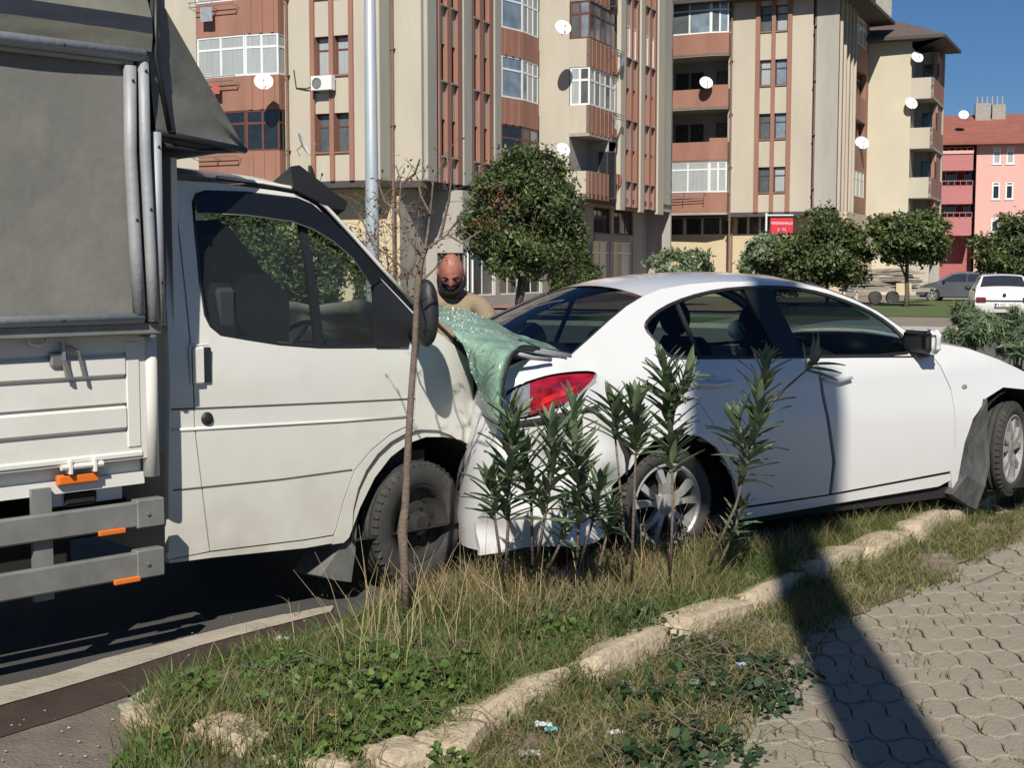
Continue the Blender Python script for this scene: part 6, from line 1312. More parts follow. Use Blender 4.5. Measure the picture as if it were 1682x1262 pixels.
# rear side glazing
def cgi(o): return lambda x, z: cg(x, z) + o
def gl3(name, pts, m=GC_):
    o = panel(name, pts, [], cgi(.014), m, S, th=0); me = o.data.copy(); o2 = bpy.data.objects.new(name, me); COL.objects.link(o2); o2.parent = S; ORG[o2.name] = (0, 0, 0)
    for v in me.vertices: v.co.y = CW - v.co.y
def clip(P, cut):   # keep the part of polygon P for which cut(p) >= 0
    out = []
    for i in range(len(P)):
        a, b_ = P[i], P[(i + 1) % len(P)]; fa, fb = cut(a), cut(b_)
        if fa >= 0: out.append(a)
        if fa * fb < 0: t = fa / (fa - fb); out.append((a[0] + (b_[0] - a[0]) * t, a[1] + (b_[1] - a[1]) * t))
    return out
def cutline(p, q, s): return lambda r: s * ((q[0] - p[0]) * (r[1] - p[1]) - (q[1] - p[1]) * (r[0] - p[0]))
d1, d2 = CP([(1112, 495), (1152, 588)]); e1, e2 = CP([(1250, 472), (1306, 588)])
gl3('quarter_light', clip(DLO, cutline(d1, d2, -1))); gl3('rear_side_window', clip(clip(DLO, cutline(d1, d2, 1)), cutline(e1, e2, -1))); gl3('front_side_window', clip(DLO, cutline(e1, e2, 1)))
BP = CP([(1222, 472), (1266, 472), (1322, 587), (1280, 588)]); cboth('centre_pillar', BP, [], M['black'], g=cgi(.004), th=.03)
cboth('window_divider', CP([(1109, 494), (1114, 492), (1155, 588), (1149, 588)]), [], M['black'], g=cgi(.006), th=.02)
for sg in (0, 1):
    b = MB(); P = [(x, cg(x, z) + .006, z) for x, z in DLO]; P.append(P[0]); P = [(p[0], CW - p[1], p[2]) for p in P] if sg else P; b.tube(P, .013, 6); b.out('window_seal', M['black'], S, True)
b = MB(); b.tube(line3c([(1518, 567), (1500, 586.5), (1400, 587), (1300, 588), (1104, 589.5)], o=.002), .007, 6); b.out('belt_moulding', M['black'], S, True)
b = MB()
for P in ([(1336, 590), (1352, 650), (1362, 700), (1370, 760), (1364, 812)], [(1104, 592), (1150, 664), (1197, 745), (1206, 790)], [(1526, 580), (1545, 602), (1562, 640), (1569, 690), (1569, 740), (1562, 776)], [(1216, 836), (1362, 814), (1562, 777)]): b.tube(line3c(P, o=.020), .009, 6)
b.out('door_seal', M['seam'], S)
# tail lamp
for sg in (0, 1):
    lo = empty('tail_lamp', (0, 0, 0), world=False); lo.parent = S
    def fl_(o, s=sg):
        for ob in (o if isinstance(o, list) else [o]):
            ob.parent = lo
            if s:
                for v in ob.data.vertices: v.co.y = CW - v.co.y
                ob.data.flip_normals()
        return o
    fl_(panel('housing', LAMP, [], cgi(.035), M['black'], S, th=.02, smooth=False))
    c1, c2 = CP([(868, 620), (872, 695)]); redp = clip(inset(LAMP, .010), cutline(c1, c2, -1)); clr = clip(inset(LAMP, .010), cutline(c1, c2, 1))
    if len(redp) < 3 or CP([(930, 640)])[0][0] < min(p[0] for p in redp): redp, clr = clr, redp
    if sum(p[0] for p in redp) / len(redp) < sum(p[0] for p in clr) / len(clr): redp, clr = clr, redp
    fl_(panel('red_lens', redp, [], cgi(.004), mat('red_lens', (.26, .008, .02), .08, coat=1.0, var=.6, scale=9, stretch=(1, 1, 3)), S, th=.012, step=.03)); fl_(panel('clear_lens', clr, [], cgi(.004), mat('clear_lens', (.42, .42, .43), .15, metal=.5, coat=1, var=.5, scale=14), S, th=.012, step=.03))
    rr = CP([(892, 655), (920, 643), (948, 634), (938, 645), (908, 658), (886, 667)]); fl_(panel('bright_reflector', rr, [], cgi(-.001), mat('bright_red_reflector', (.75, .025, .025), .15, coat=1, var=.5, scale=12), S, th=.006, step=.03))
    fl_(panel('chrome_edge', CP([(975, 622), (981, 612), (984, 613), (979, 628), (955, 652), (930, 668), (928, 664), (953, 646)]), [], cgi(-.001), M['alloy'], S, th=.01, smooth=False))
# handles, fuel flap, repeater, mirror
for a, b_, r in ((1140, 1200, 629), (1352, 1394, 622)):
    P = line3c([(a, r + 1), ((a + b_) / 2, r + 4), (b_, r - 2)], o=-.022); b = MB(); b.tube([(P[0][0], P[0][1] + .02, P[0][2]), P[0], P[1], P[2], (P[2][0], P[2][1] + .02, P[2][2])], [.008, .012, .013, .012, .008], 8); b.out('door_handle', M['car'], S, True)
    c = line3c([((a + b_) / 2 - 4, r - 6)])[0]; b = MB(); b.ell((c[0], c[1] + .006, c[2]), .07, .010, .022, 16, 8); b.out('handle_recess', mat('shaded_recess_paint', (.5, .5, .51), .4), S, True)  # shade of the recess put into a greyer paint
c = line3c([(1030, 678)])[0]; b = MB(); b.tube([(c[0] + .085 * math.cos(a), cg(c[0] + .085 * math.cos(a), c[2] + .085 * math.sin(a)) + .001, c[2] + .085 * math.sin(a)) for a in np.linspace(0, 2 * math.pi, 30)], .0035, 5, False); b.out('fuel_flap_seam', M['seam'], S)
c = line3c([(1584, 636)])[0]; b = MB(); b.ell((c[0], c[1] + .004, c[2]), .030, .012, .018, 14, 8); b.out('side_repeater', mat('grey_lens', (.25, .25, .24), .2, coat=1), S, True)
c = line3c([(1496, 564)], o=-.08)[0]; mr = empty('door_mirror', (0, 0, 0), world=False); mr.parent = S
b = MB(); b.bbox(c[0] - .06, c[0] + .06, c[1] - .14, c[1] + .09, c[2] - .06, c[2] + .095, .035); o = b.out('mirror_housing', M['car'], mr, True); ss = o.modifiers.new('sub', 'SUBSURF'); ss.levels = ss.render_levels = 2
b = MB(); b.bbox(c[0] - .085, c[0] - .03, c[1] - .132, c[1] + .082, c[2] - .052, c[2] + .087, .02); o = b.out('mirror_face', M['black'], mr, True); ss = o.modifiers.new('sub', 'SUBSURF'); ss.levels = ss.render_levels = 2; b = MB(); b.bbox(c[0] - .05, c[0] + .06, c[1] - .03, c[1] + .12, c[2] - .085, c[2] - .045, .01); b.out('mirror_foot', M['black'], mr)
me2 = empty('door_mirror', (0, 0, 0), world=False); me2.parent = S; b = MB(); b.ell((c[0] - .02, CW - c[1] + .02, c[2] + .02), .075, .125, .085, 20, 14); b.out('mirror_housing', M['car'], me2, True)
# cabin
b = MB(); b.box(.0, 2.9, .12, CW - .12, .22, .34); b.box(-.9, 3.6, .25, CW - .25, .22, .5); b.out('floor_pan', M['under'], S)
b = MB(); b.bbox(2.1, 2.6, .16, CW - .16, .7, 1.02, .06); b.out('dashboard', M['trim'], S)
b = MB(); b.box(-.35, -.30, .15, CW - .15, .35, 1.05); b.box(.3, 2.3, CW - .13, CW - .10, .4, 1.0); b.out('cabin_trim', M['seat'], S)
def seat(x, y, w_=.23, top=1.42):
    s = empty('seat', (0, 0, 0), world=False); s.parent = S
    b = MB(); b.bbox(x, x + .5, y - w_, y + w_, .42, .62, .05); b.out('cushion', M['seat'], s); b = MB(); V = []
    b.bbox(-.07, .07, y - w_, y + w_, 0, .62, .05); b.V = [(x + v[0] - .28 * v[2], v[1], .58 + v[2]) for v in b.V]; b.out('backrest', M['seat'], s)
    b = MB(); b.ell((x - .24, y, top - .10), .07, .14, .12, 16, 10); b.out('headrest', M['seat'], s, True)
seat(1.25, .48); seat(1.25, CW - .48); seat(.12, .5, .26, 1.30); seat(.12, CW - .5, .26, 1.30)
b = MB(); b.box(-.75, -.28, .2, CW - .2, 1.0, 1.03); b.out('parcel_shelf', M['seat'], S)
# wheels, housings, liner
rz = hubz
wheel(S, (0, .13, rz), .318, .2, .225, 'alloy'); wheel(S, (0, CW - .13, rz), .318, .2, .225, 'alloy', side=-1)
wheel(S, (fhx, .16, fhz), .318, .2, .225, 'alloy', turn=R(22)); wheel(S, (fhx, CW - .16, fhz), .318, .2, .225, 'alloy', turn=R(22), side=-1)
for x, z in ((0, rz), (fhx, fhz)):
    b = MB(); b.lathe([(.385, .04), (.385, .42), (.05, .44)], (x, 0, z + .02), 'y', 28); b.V = [(v[0], v[1], max(v[2], .2)) for v in b.V]; b.out('wheel_housing', M['under'], S)
b = MB(); b.box(.35, fhx - .4, .07, CW - .07, .19, .26); b.box(-.95, -.35, .2, CW - .2, .25, .6); b.out('underbody', M['under'], S)
# torn wheel-arch liner hanging behind the front wheel
lp_ = [(1602, 690), (1612, 655), (1618, 690), (1622, 712), (1618, 760), (1612, 800), (1606, 838), (1590, 830), (1560, 812), (1578, 780), (1590, 735)]
b = MB(); q = CP(lp_, lambda x, z: .02); b.prism(q, lambda x, z: (x, .0 + .03 * math.sin(z * 14), z), lambda x, z: (x + .02, .16 + .03 * math.sin(z * 9 + 1), z)); b.out('torn_arch_liner', mat('torn_liner_plastic', (.075, .078, .08), .75, var=.5, scale=9, dirt=(.16, .16, .15), dscale=5, stretch=(1, 1, .4), bump=.8, bscale=14), S)

# ================================================================== green laminated windscreen torn out of the truck
GN = mat('green_laminated_glass', (.32, .52, .40), .28, var=.22, scale=5, coat=.6, trans=.35, bump=.25, bscale=16, dirt=(.30, .42, .33), dscale=4, damt=.5)
_t = GN.node_tree; _b = [n for n in _t.nodes if n.type == 'BSDF_PRINCIPLED'][0]; _src = _b.inputs['Base Color'].links[0].from_socket
_v = _t.nodes.new('ShaderNodeTexVoronoi'); _v.feature = 'DISTANCE_TO_EDGE'; _v.inputs['Scale'].default_value = 34; _tc = _t.nodes.new('ShaderNodeTexCoord'); _t.links.new(_tc.outputs['Object'], _v.inputs['Vector'])
_r = _t.nodes.new('ShaderNodeMapRange'); _r.inputs[1].default_value = .015; _r.inputs[2].default_value = .05; _r.inputs[3].default_value = .55; _r.inputs[4].default_value = 0; _t.links.new(_v.outputs['Distance'], _r.inputs[0])
_m = _t.nodes.new('ShaderNodeMix'); _m.data_type = 'RGBA'; _m.inputs[7].default_value = (.60, .74, .66, 1); _t.links.new(_r.outputs[0], _m.inputs[0]); _t.links.new(_src, _m.inputs[6])
for _n in _t.nodes:
    for _i in _n.inputs:
        for _l in list(_i.links):
            if _l.from_socket == _src and _n != _m: _t.links.new(_m.outputs[2], _i)
def rowpts(P, Ys): return [Vector(at_depth(x, y, Y)) for (x, y), Y in zip(P, Ys)]
rows_ = [   # each row runs across the sheet; depth rises away from the camera
    rowpts([(712, 503), (750, 507), (800, 524), (850, 548), (900, 566), (938, 582)], [7.7, 7.65, 7.55, 7.45, 7.35, 7.2]),
    rowpts([(716, 520), (756, 532), (805, 545), (846, 560), (885, 572), (930, 583)], [7.25, 7.22, 7.18, 7.12, 7.12, 7.14]),
    rowpts([(742, 545), (772, 556), (806, 562), (838, 566), (860, 568), (885, 573)], [7.02, 6.98, 6.93, 6.90, 6.94, 7.05]),
    rowpts([(765, 580), (782, 582), (806, 580), (826, 578), (840, 576), (848, 574)], [6.95, 6.87, 6.78, 6.74, 6.76, 6.84]),
    rowpts([(774, 612), (788, 614), (803, 612), (817, 608), (827, 604), (833, 600)], [6.92, 6.84, 6.74, 6.68, 6.69, 6.75]),
    rowpts([(788, 645), (796, 648), (804, 648), (813, 646), (820, 643), (824, 640)], [6.9, 6.83, 6.75, 6.69, 6.68, 6.72]),
    rowpts([(800, 680), (804, 684), (809, 687), (814, 690), (818, 692), (821, 694)], [6.86, 6.8, 6.74, 6.7, 6.68, 6.7])]
def bez(P, t):   # Catmull-Rom along a row
    k = t * (len(P) - 1); i = min(int(k), len(P) - 2); u = k - i; p0, p1, p2, p3 = P[max(i - 1, 0)], P[i], P[i + 1], P[min(i + 2, len(P) - 1)]
    return .5 * ((2 * p1) + (-p0 + p2) * u + (2 * p0 - 5 * p1 + 4 * p2 - p3) * u * u + (-p0 + 3 * p1 - 3 * p2 + p3) * u ** 3)
NU, NV = 48, 44; G = []
for i in range(NV + 1):
    row = []
    for j in range(NU + 1):
        col = [bez(r_, j / NU) for r_ in rows_]; p = bez(col, i / NV); nn = noise.noise(p * 9) * .014 + abs(noise.noise(p * 22)) * .010; p = p + Vector((nn * .3, -nn, nn * .8)); row.append(tuple(p))
    G.append(row)
wr = empty('torn_windscreen', rows_[2][2], label='crumpled sheet of green cracked laminated glass folded between truck nose and sedan boot', cat='windscreen')
b = MB(); b.grid(G); b.grid([[(p[0] + .004, p[1] + .008, p[2] - .004) for p in r_][::-1] for r_ in G]); b.out('glass_sheet', GN, wr, True)
# shattered white patch and crack lines
b = MB(); V = []
def gp(u, v): i = min(NV - 1, max(0, v * NV)); j = min(NU - 1, max(0, u * NU)); i0, j0 = int(i), int(j); p = Vector(G[i0][j0]).lerp(Vector(G[i0 + 1][j0 + 1]), .5 * ((i - i0) + (j - j0))); return p
g_ = random.Random(3)
for k in range(130):
    u, v = abs(g_.gauss(.20, .08)), abs(g_.gauss(.15, .08)); p = gp(u, v) + Vector((0, -.006, .004)); s = g_.uniform(.0025, .0065); a = g_.uniform(0, 6.28)
    b.add([p + Vector((s * math.cos(a + q * 2.1), g_.uniform(-.004, .004), s * math.sin(a + q * 2.1))) for q in range(3)], [(0, 1, 2)])
for k in range(45):
    u, v = g_.uniform(.0, .1) + .02, g_.uniform(.3, .9); p = gp(u, v) + Vector((0, -.006, .0)); s = g_.uniform(.003, .007); b.add([p + Vector((s * math.cos(q * 2.1 + k), 0, s * math.sin(q * 2.1 + k))) for q in range(3)], [(0, 1, 2)])
o = b.out('glass_crumbs', mat('white_glass_crumbs', (.50, .60, .54), .2, coat=1), wr); o['kind'] = 'stuff'
b = MB()
for k in range(26):
    u, v = g_.uniform(.05, .9), g_.uniform(.1, .6); P = []; du, dv = g_.gauss(.015, .02), g_.gauss(0, .018)
    for q in range(6): P.append(gp(min(.98, max(0.01, u)), min(.95, max(.02, v))) + Vector((0, -.005, .003))); u += du + g_.gauss(0, .01); v += dv + g_.gauss(0, .01)
    b.tube(P, .0012, 3, False)
o = b.out('cracks', mat('crack_line', (.45, .58, .50), .4), wr); o['kind'] = 'stuff'
b = MB(); b.tube([G[NV * i // 20][NU] for i in range(2, 21)], [.012] * 19, 6); b.tube([G[int(NV * .16) + k][NU] if k < 1 else G[int(NV * .16)][NU - k * 2] for k in range(10)], .008, 6); b.out('rubber_edge', M['black'], wr, True)
# dark torn metal and strips between the glass and the boot
b = MB()
for P, Y0, Y1, r_ in (([(838, 572), (880, 578), (930, 586)], 6.95, 7.1, .010), ([(850, 566), (895, 576), (938, 584)], 7.0, 7.12, .008), ([(845, 580), (875, 588), (905, 591)], 6.85, 7.0, .012)):
    b.tube([at_depth(x, y, Y0 + (Y1 - Y0) * i / 2) for i, (x, y) in enumerate(P)], r_, 6)
b.out('bent_trim', M['alu'], wr, True)
b = MB(); p = Vector(at_depth(850, 605, 6.98)); b.bbox(p.x - .10, p.x + .08, p.y + .10, p.y + .34, p.z - .14, p.z + .02, .03, jit=.02, seed=3); b.out('torn_metal', M['under'], wr)
# ================================================================== the man beyond the truck nose
MY = 8.9; mp = at_depth(742, 480, MY); MX = mp[0]
Mn = empty('person', (MX, MY, 0), label='bald bearded man in a tan jumper looking down beyond the truck nose', cat='person')
HT = height(416, MY) - 0.0; HZ = HT - .125
SKIN = mat('sunburnt_skin', (.38, .15, .105), .5, var=.22, scale=22, dirt=(.27, .085, .06), dscale=14, damt=.6, bump=.4, bscale=45); TAN = mat('tan_jumper', (.30, .235, .15), .9, var=.08, scale=4, bump=.5, bscale=120); BEARD = mat('dark_beard', (.013, .012, .014), .85, var=.5, scale=30, bump=.9, bscale=60)
def skin(name, chains, m, parent, sub=2):
    V = []; E = []; Rr = []; idx = {}
    for ch in chains:
        pv = None
        for p, r in ch:
            k = tuple(round(c, 4) for c in p)
            if k not in idx: idx[k] = len(V); V.append(p); Rr.append(r)
            if pv is not None and pv != idx[k]: E.append((pv, idx[k]))
            pv = idx[k]
    me = bpy.data.meshes.new(name); o0 = ORG[parent.name]; me.from_pydata([tuple(np.array(v) - np.array(o0)) for v in V], E, []); me.materials.append(m)
    o = bpy.data.objects.new(name, me); COL.objects.link(o); o.parent = parent; sm = o.modifiers.new('skin', 'SKIN'); sm.use_smooth_shade = True
    for i, v in enumerate(me.skin_vertices[0].data): v.radius = (Rr[i], Rr[i]) if not isinstance(Rr[i], tuple) else Rr[i]; v.use_root = i == 0
    s = o.modifiers.new('sub', 'SUBSURF'); s.levels = s.render_levels = sub
    dg = bpy.context.evaluated_depsgraph_get(); me2 = bpy.data.meshes.new_from_object(o.evaluated_get(dg)); o.modifiers.clear(); o.data = me2; me2.name = name
    return o
pe = (MX, MY + .12, .95); ch = (MX - .005, MY + .08, 1.30); nk = (MX - .01, MY + .04, 1.50); hd_ = (MX - .01, MY - .04, HZ - .06)
def arm(s, hand): return [(ch, .15), ((MX + s * .12, MY + .07, 1.42), .09), ((MX + s * .22, MY + .06, 1.40), .072), ((MX + s * .27, MY - .02, 1.14), .05), (hand, .034)]
hL, hR = (MX - .16, MY - .28, 1.02), (MX + .17, MY - .28, 1.02)
def hand(c, s):
    pl = (c[0], c[1] - .06, c[2] - .01); out = [[(c, .034), (pl, .032)]]
    for i in range(4):
        a = (i - 1.5) * .02; L_ = (.07, .082, .078, .06)[i]; b0 = (pl[0] + a, pl[1] - .03, pl[2]); out.append([(pl, .03), (b0, .0095), ((b0[0], b0[1] - L_ * .5, b0[2] - .006), .0085), ((b0[0], b0[1] - L_ * .85, b0[2] - .03), .007)])
    out.append([(pl, .03), ((pl[0] - s * .035, pl[1] - .005, pl[2] - .01), .011), ((pl[0] - s * .05, pl[1] - .04, pl[2] - .02), .009)]); return out
legs = [[(pe, .13), ((MX + s * .09, MY + .10, .86), .10), ((MX + s * .11, MY + .06, .48), .062), ((MX + s * .12, MY + .10, .10), .042), ((MX + s * .13, MY - .06, .04), .04)] for s in (-1, 1)]
body = skin('body', [[(pe, .14), (ch, .145), (nk, .066), (hd_, .07)], arm(-1, hL), arm(1, hR)] + legs + hand(hL, -1) + hand(hR, 1), SKIN, Mn)
# head: a shaped ovoid with brow, nose, sockets, mouth and ears, tilted down toward the wreck
def head_mesh():
    n, m = 40, 32; V = []; F_ = []
    for i in range(m + 1):
        t = math.pi * i / m; zc_ = math.cos(t)
        for k in range(n):
            a = 2 * math.pi * k / n; x = math.sin(t) * math.sin(a); y = -math.sin(t) * math.cos(a); z = zc_
            w_ = 1 - .16 * max(0, -z) ** 1.2; X = x * .082 * w_; Y = y * .100 * (1 - .05 * max(0, -z)); Z = z * .128
            if y < 0:
                def bump_(cx, cz, sx, sz, h): return h * math.exp(-((X - cx) / sx) ** 2 - ((Z - cz) / sz) ** 2)
                d = bump_(0, -.022, .014, .026, .030) + bump_(0, -.040, .020, .012, .012) + bump_(.030, .018, .026, .009, .008) + bump_(-.030, .018, .026, .009, .008) - bump_(.031, -.002, .016, .012, .013) - bump_(-.031, -.002, .016, .012, .013)
                d += bump_(0, -.072, .026, .006, .006) - bump_(0, -.066, .026, .003, .006) + bump_(0, -.105, .025, .018, .012) + bump_(.045, -.03, .02, .02, .004) + bump_(-.045, -.03, .02, .02, .004)
                d += .0018 * math.sin(Z * 420) * math.exp(-((Z - .052) / .018) ** 2)
                Y -= d
            V.append((X, Y, Z))
    for i in range(m):
        for k in range(n): F_.append((i * n + k, (i + 1) * n + k, (i + 1) * n + (k + 1) % n, i * n + (k + 1) % n))
    return V, F_
hm = Matrix.Translation((MX, MY - .06, HZ)) @ Matrix.Rotation(R(30), 4, 'X')
V, F_ = head_mesh(); bm = bmesh.new(); bm.from_mesh(body.data); o3 = Vector(ORG[Mn.name])
hv = [bm.verts.new(hm @ Vector(v) - o3) for v in V]
for f in F_:
    try: bm.faces.new([hv[i] for i in f]).smooth = True
    except ValueError: pass
for s in (-1, 1):
    E = MB(); E.ell((0, 0, 0), .010, .020, .032, 12, 8); ev = [bm.verts.new(hm @ Vector((s * .083 + v[0] + s * .004, .010 + v[1], -.012 + v[2])) - o3) for v in E.V]
    for f in E.F:
        try: bm.faces.new([ev[i] for i in f]).smooth = True
        except ValueError: pass
bm.to_mesh(body.data); bm.free()
def onhead(b): b.V = [tuple(hm @ Vector(v)) for v in b.V]; return b
b = MB()
for s in (-1, 1): b.ell((s * .030, -.080, -.001), .0115, .0115, .0075, 12, 8)
onhead(b).out('eye', mat('eye_white', (.22, .15, .12), .3), Mn, True)
b = MB()
for s in (-1, 1): b = MB(); b.ell((s * .030, -.0905, -.003), .005, .003, .0045, 10, 6); onhead(b).out('iris', M['black'], Mn, True)
b = MB()
for s in (-1, 1): b.tube([(s * .012, -.101, .012), (s * .030, -.104, .020), (s * .052, -.090, .013)], [.003, .0048, .002], 6)
onhead(b).out('eyebrow', BEARD, Mn, True)
# beard: a thick shell over jaw and chin, leaving the nose, mouth and cheeks
b = MB(); G = []
for i in range(15):
    t = i / 14; row = []
    for k in range(29):
        a = -1.75 + 3.5 * k / 28; edge = abs(a) / 1.75
        top_ = -.076 + .075 * edge ** 1.6; zb_ = -.178 + .05 * edge ** 2; z = top_ + (zb_ - top_) * t; rr = 1.0 - .58 * max(0, (-z - .085) / .095) ** 1.3
        th = .016 * math.sin(math.pi * min(1, t * 1.1 + .08)) + .006; bx_, by_ = math.sin(a), -math.cos(a)
        X = bx_ * (.074 + th) * rr; Y = by_ * (.092 + th + .012 * (1 - edge)) * rr; nn = .004 * noise.noise((X * 60, Y * 60, z * 40)); row.append((X + bx_ * nn, Y + by_ * nn, z + nn))
    G.append(row)
b.grid(G); onhead(b).out('beard', BEARD, Mn, True)
b = MB(); b.tube([(-.026, -.100, -.058), (-.012, -.116, -.052), (0, -.118, -.054), (.012, -.116, -.052), (.026, -.100, -.058)], [.005, .008, .007, .008, .005], 8); onhead(b).out('moustache', BEARD, Mn, True)
b = MB(); b.tube([(-.018, -.108, -.070), (0, -.113, -.069), (.018, -.108, -.070)], [.002, .0045, .002], 8); onhead(b).out('lip', mat('lip', (.42, .12, .10), .4), Mn, True)
skin('jumper', [[((MX, MY + .12, .92), .155), ((MX, MY + .10, 1.10), .165), (ch, .172), ((MX - .005, MY + .06, 1.43), .115), ((MX - .01, MY + .045, 1.475), .078)]] + [[(ch, .172), ((MX + s * .12, MY + .07, 1.42), .105), ((MX + s * .215, MY + .06, 1.385), .088), ((MX + s * .275, MY - .02, 1.13), .064), ((MX + s * .18, MY - .22, 1.03), .048)] for s in (-1, 1)], TAN, Mn)
skin('trousers', [[((MX, MY + .12, .98), .152), (pe, .15)]] + [[(pe, .15), ((MX + s * .09, MY + .10, .84), .115), ((MX + s * .11, MY + .06, .48), .078), ((MX + s * .12, MY + .10, .12), .065)] for s in (-1, 1)], mat('dark_trousers', (.03, .035, .05), .9), Mn)
for s in (-1, 1): skin('shoe', [[((MX + s * .12, MY + .12, .06), .05), ((MX + s * .125, MY + .02, .05), .05), ((MX + s * .13, MY - .10, .035), .038)]], M['black'], Mn)
# ================================================================== parked cars
def parked(name, X, Y, hd, col, label, kind):
    """local x forward, y to the left, z up"""
    r = empty(name, (X, Y, 0), R(90 - hd), label=label, cat='car', world=False); W_ = 1.66
    if kind == 'hatch': prof = [(-1.75, .32), (-1.88, .55), (-1.86, .80), (-1.74, .98), (-1.40, 1.34), (-1.1, 1.43), (.0, 1.45), (.45, 1.38), (1.10, .98), (1.75, .82), (2.05, .62), (2.05, .32)]; glz = [(-1.48, .98), (-1.20, 1.30), (-.95, 1.35), (.0, 1.37), (.38, 1.31), (.95, .97)]; wb = (-1.22, 1.28)
    else: prof = [(-2.1, .32), (-2.22, .55), (-2.2, .86), (-2.1, .98), (-1.62, 1.04), (-1.12, 1.40), (-.7, 1.44), (.1, 1.43), (.45, 1.36), (1.05, 1.0), (1.8, .86), (2.1, .66), (2.12, .32)]; glz = [(-1.52, 1.0), (-1.08, 1.33), (-.7, 1.37), (.1, 1.36), (.4, 1.30), (.9, 1.0)]; wb = (-1.25, 1.3)
    pm = mat(name + '_paint', col, .28, metal=.0 if col[0] > .5 else .6, coat=.8, var=.03)
    def yy(z): return .03 + (.24 * max(0, z - .95) / .5)
    P = densify(prof, .25); b = MB(); G = []
    for s in range(7):
        q = s / 6; G.append([(x, -W_ / 2 + yy(z) + (W_ - 2 * yy(z)) * q, z + .03 * (1 - (2 * q - 1) ** 2)) for x, z in P])
    b.grid(G); hw = []
    out = P
    arch = []
    for cx in wb: arch.append([(cx + .36 * math.cos(a), .32 + .36 * math.sin(a)) for a in np.linspace(0, math.pi, 13)])
    side = [p for p in prof] ; bot = arch[1][:] + arch[0][:]
    side = prof + [(wb[1] + .36, .32)] + arch[1] + [(wb[1] - .36, .26), (wb[0] + .36, .26)] + arch[0]
    b.out('body', pm, r, True)
    for s in (-1, 1):
        o = panel('side_panel', side, [glz], lambda x, z: yy(z), pm, r, th=.03, step=.25)
        for v in o.data.vertices: v.co.y = s * (v.co.y - W_ / 2) * (1 if s > 0 else 1)
        if s > 0: o.data.flip_normals()
        for v in o.data.vertices: v.co.y = -v.co.y if s > 0 and v.co.y < 0 else v.co.y
        gg = panel('side_window', glz, [], lambda x, z: yy(z) + .012, mat('parked_car_glass', (.03, .035, .045), .06, spec=1), r, th=.005)
        for v in gg.data.vertices: v.co.y = -s * (v.co.y - W_ / 2) if s < 0 else (W_ / 2 - v.co.y)
        if s < 0:
            for v in gg.data.vertices: v.co.y = -abs(v.co.y)
            for v in o.data.vertices: v.co.y = -abs(v.co.y)
        else:
            for v in o.data.vertices: v.co.y = abs(v.co.y)
        bb = MB(); c0, c1 = (-.35, -.28); bb.box(c0, c1, -.004, .02, .99, 1.37); bb.V = [(v[0] + (v[2] - .99) * -.0, s * (W_ / 2 - yy(v[2]) - v[1]), v[2]) for v in bb.V]; bb.out('pillar', M['black'], r)
        for cx in wb: wheel(r, (cx, s * (W_ / 2 - .10), .30), .30, .17, .20, 'alloy', side=-s)
    # screens
    i = [k for k, p in enumerate(prof) if p[1] > 1.3]; a0, a1 = prof[i[0] - 1], prof[i[0]]; f0, f1 = prof[i[-1]], prof[i[-1] + 1]
    for nm, (p, q) in (('rear_screen', (a0, a1)), ('windscreen', (f0, f1))):
        b = MB(); V = []; n_ = Vector((q[1] - p[1], 0, -(q[0] - p[0]))).normalized() * (-.018)
        for t_, e in ((.10, .10), (.92, .06)):
            x, z = p[0] + (q[0] - p[0]) * t_, p[1] + (q[1] - p[1]) * t_; h = W_ / 2 - yy(z) - e
            for k in range(7): u = -1 + 2 * k / 6; V.append((x + n_.x * (1 if nm == 'x' else 1), u * h, z + n_.z + .03 * (1 - u * u) + .008))
        b.add(V, [(k, k + 1, k + 8, k + 7) for k in range(6)]); b.out(nm, mat('parked_car_glass', (.03, .035, .045), .06, spec=1), r, True)
    b = MB(); b.box(prof[0][0] + .1, 1.9, -W_ / 2 + .08, W_ / 2 - .08, .22, .5); b.out('underbody', M['under'], r)
    xr_ = min(p[0] for p in prof)
    for s in (-1, 1):
        b = MB(); b.bbox(xr_ - .012, xr_ + .2, s * .50 if s > 0 else -.78, .78 if s > 0 else -.50, .62, .80, .02); b.out('tail_lamp', mat('dark_red_lamp', (.16, .02, .025), .2, coat=1), r)
        b = MB(); b.bbox(1.9, 2.1, s * .45 if s > 0 else -.72, .72 if s > 0 else -.45, .6, .74, .02); b.out('headlamp', mat('headlamp_glass', (.5, .52, .55), .1, coat=1), r)
    b = MB(); b.bbox(xr_ - .02, xr_ + .02, -.26, .26, .52, .635, .008); pl = b.out('number_plate', M['dish'], r)
    t_ = text('74 KD 152', .11, (xr_ - .025, 0, .577), (R(90), 0, R(-90)), M['black'], r, ext=.002)
    b = MB(); b.bbox(xr_ - .022, xr_ - .015, .21, .255, .53, .625, .003); b.out('plate_band', mat('blue_plate_band', (.02, .06, .35), .5), r)
    b = MB(); b.lathe([(0, 0), (.055, 0), (.055, .02)], (xr_ - .03 + .02, 0, .86), 'x', 20); b.out('badge', M['rimdark'], r)
    b = MB(); b.tube([(xr_ - .01, -.8, .70 if kind != 'x' else .7), (xr_ - .03, 0, .70), (xr_ - .01, .8, .70)], .014, 6); b.out('bumper_strip', M['black'], r)
    for s in (-1, 1): b = MB(); b.ell((.72, s * (W_ / 2 + .05), 1.02), .06, .10, .07, 12, 8); b.out('door_mirror', M['black'], r, True)
    return r
p = at_depth(1581, 470, 66.0); parked('parked_hatchback', p[0], 66.0, -63, (.19, .20, .23), 'dark silver hatchback parked before the pink building', 'hatch')
p = at_depth(1664, 500, 40.0); parked('parked_saloon', p[0] + .12, 41.5, 16, (.76, .77, .75), 'white saloon seen from behind at the picture edge, dark badge on its boot', 'saloon')
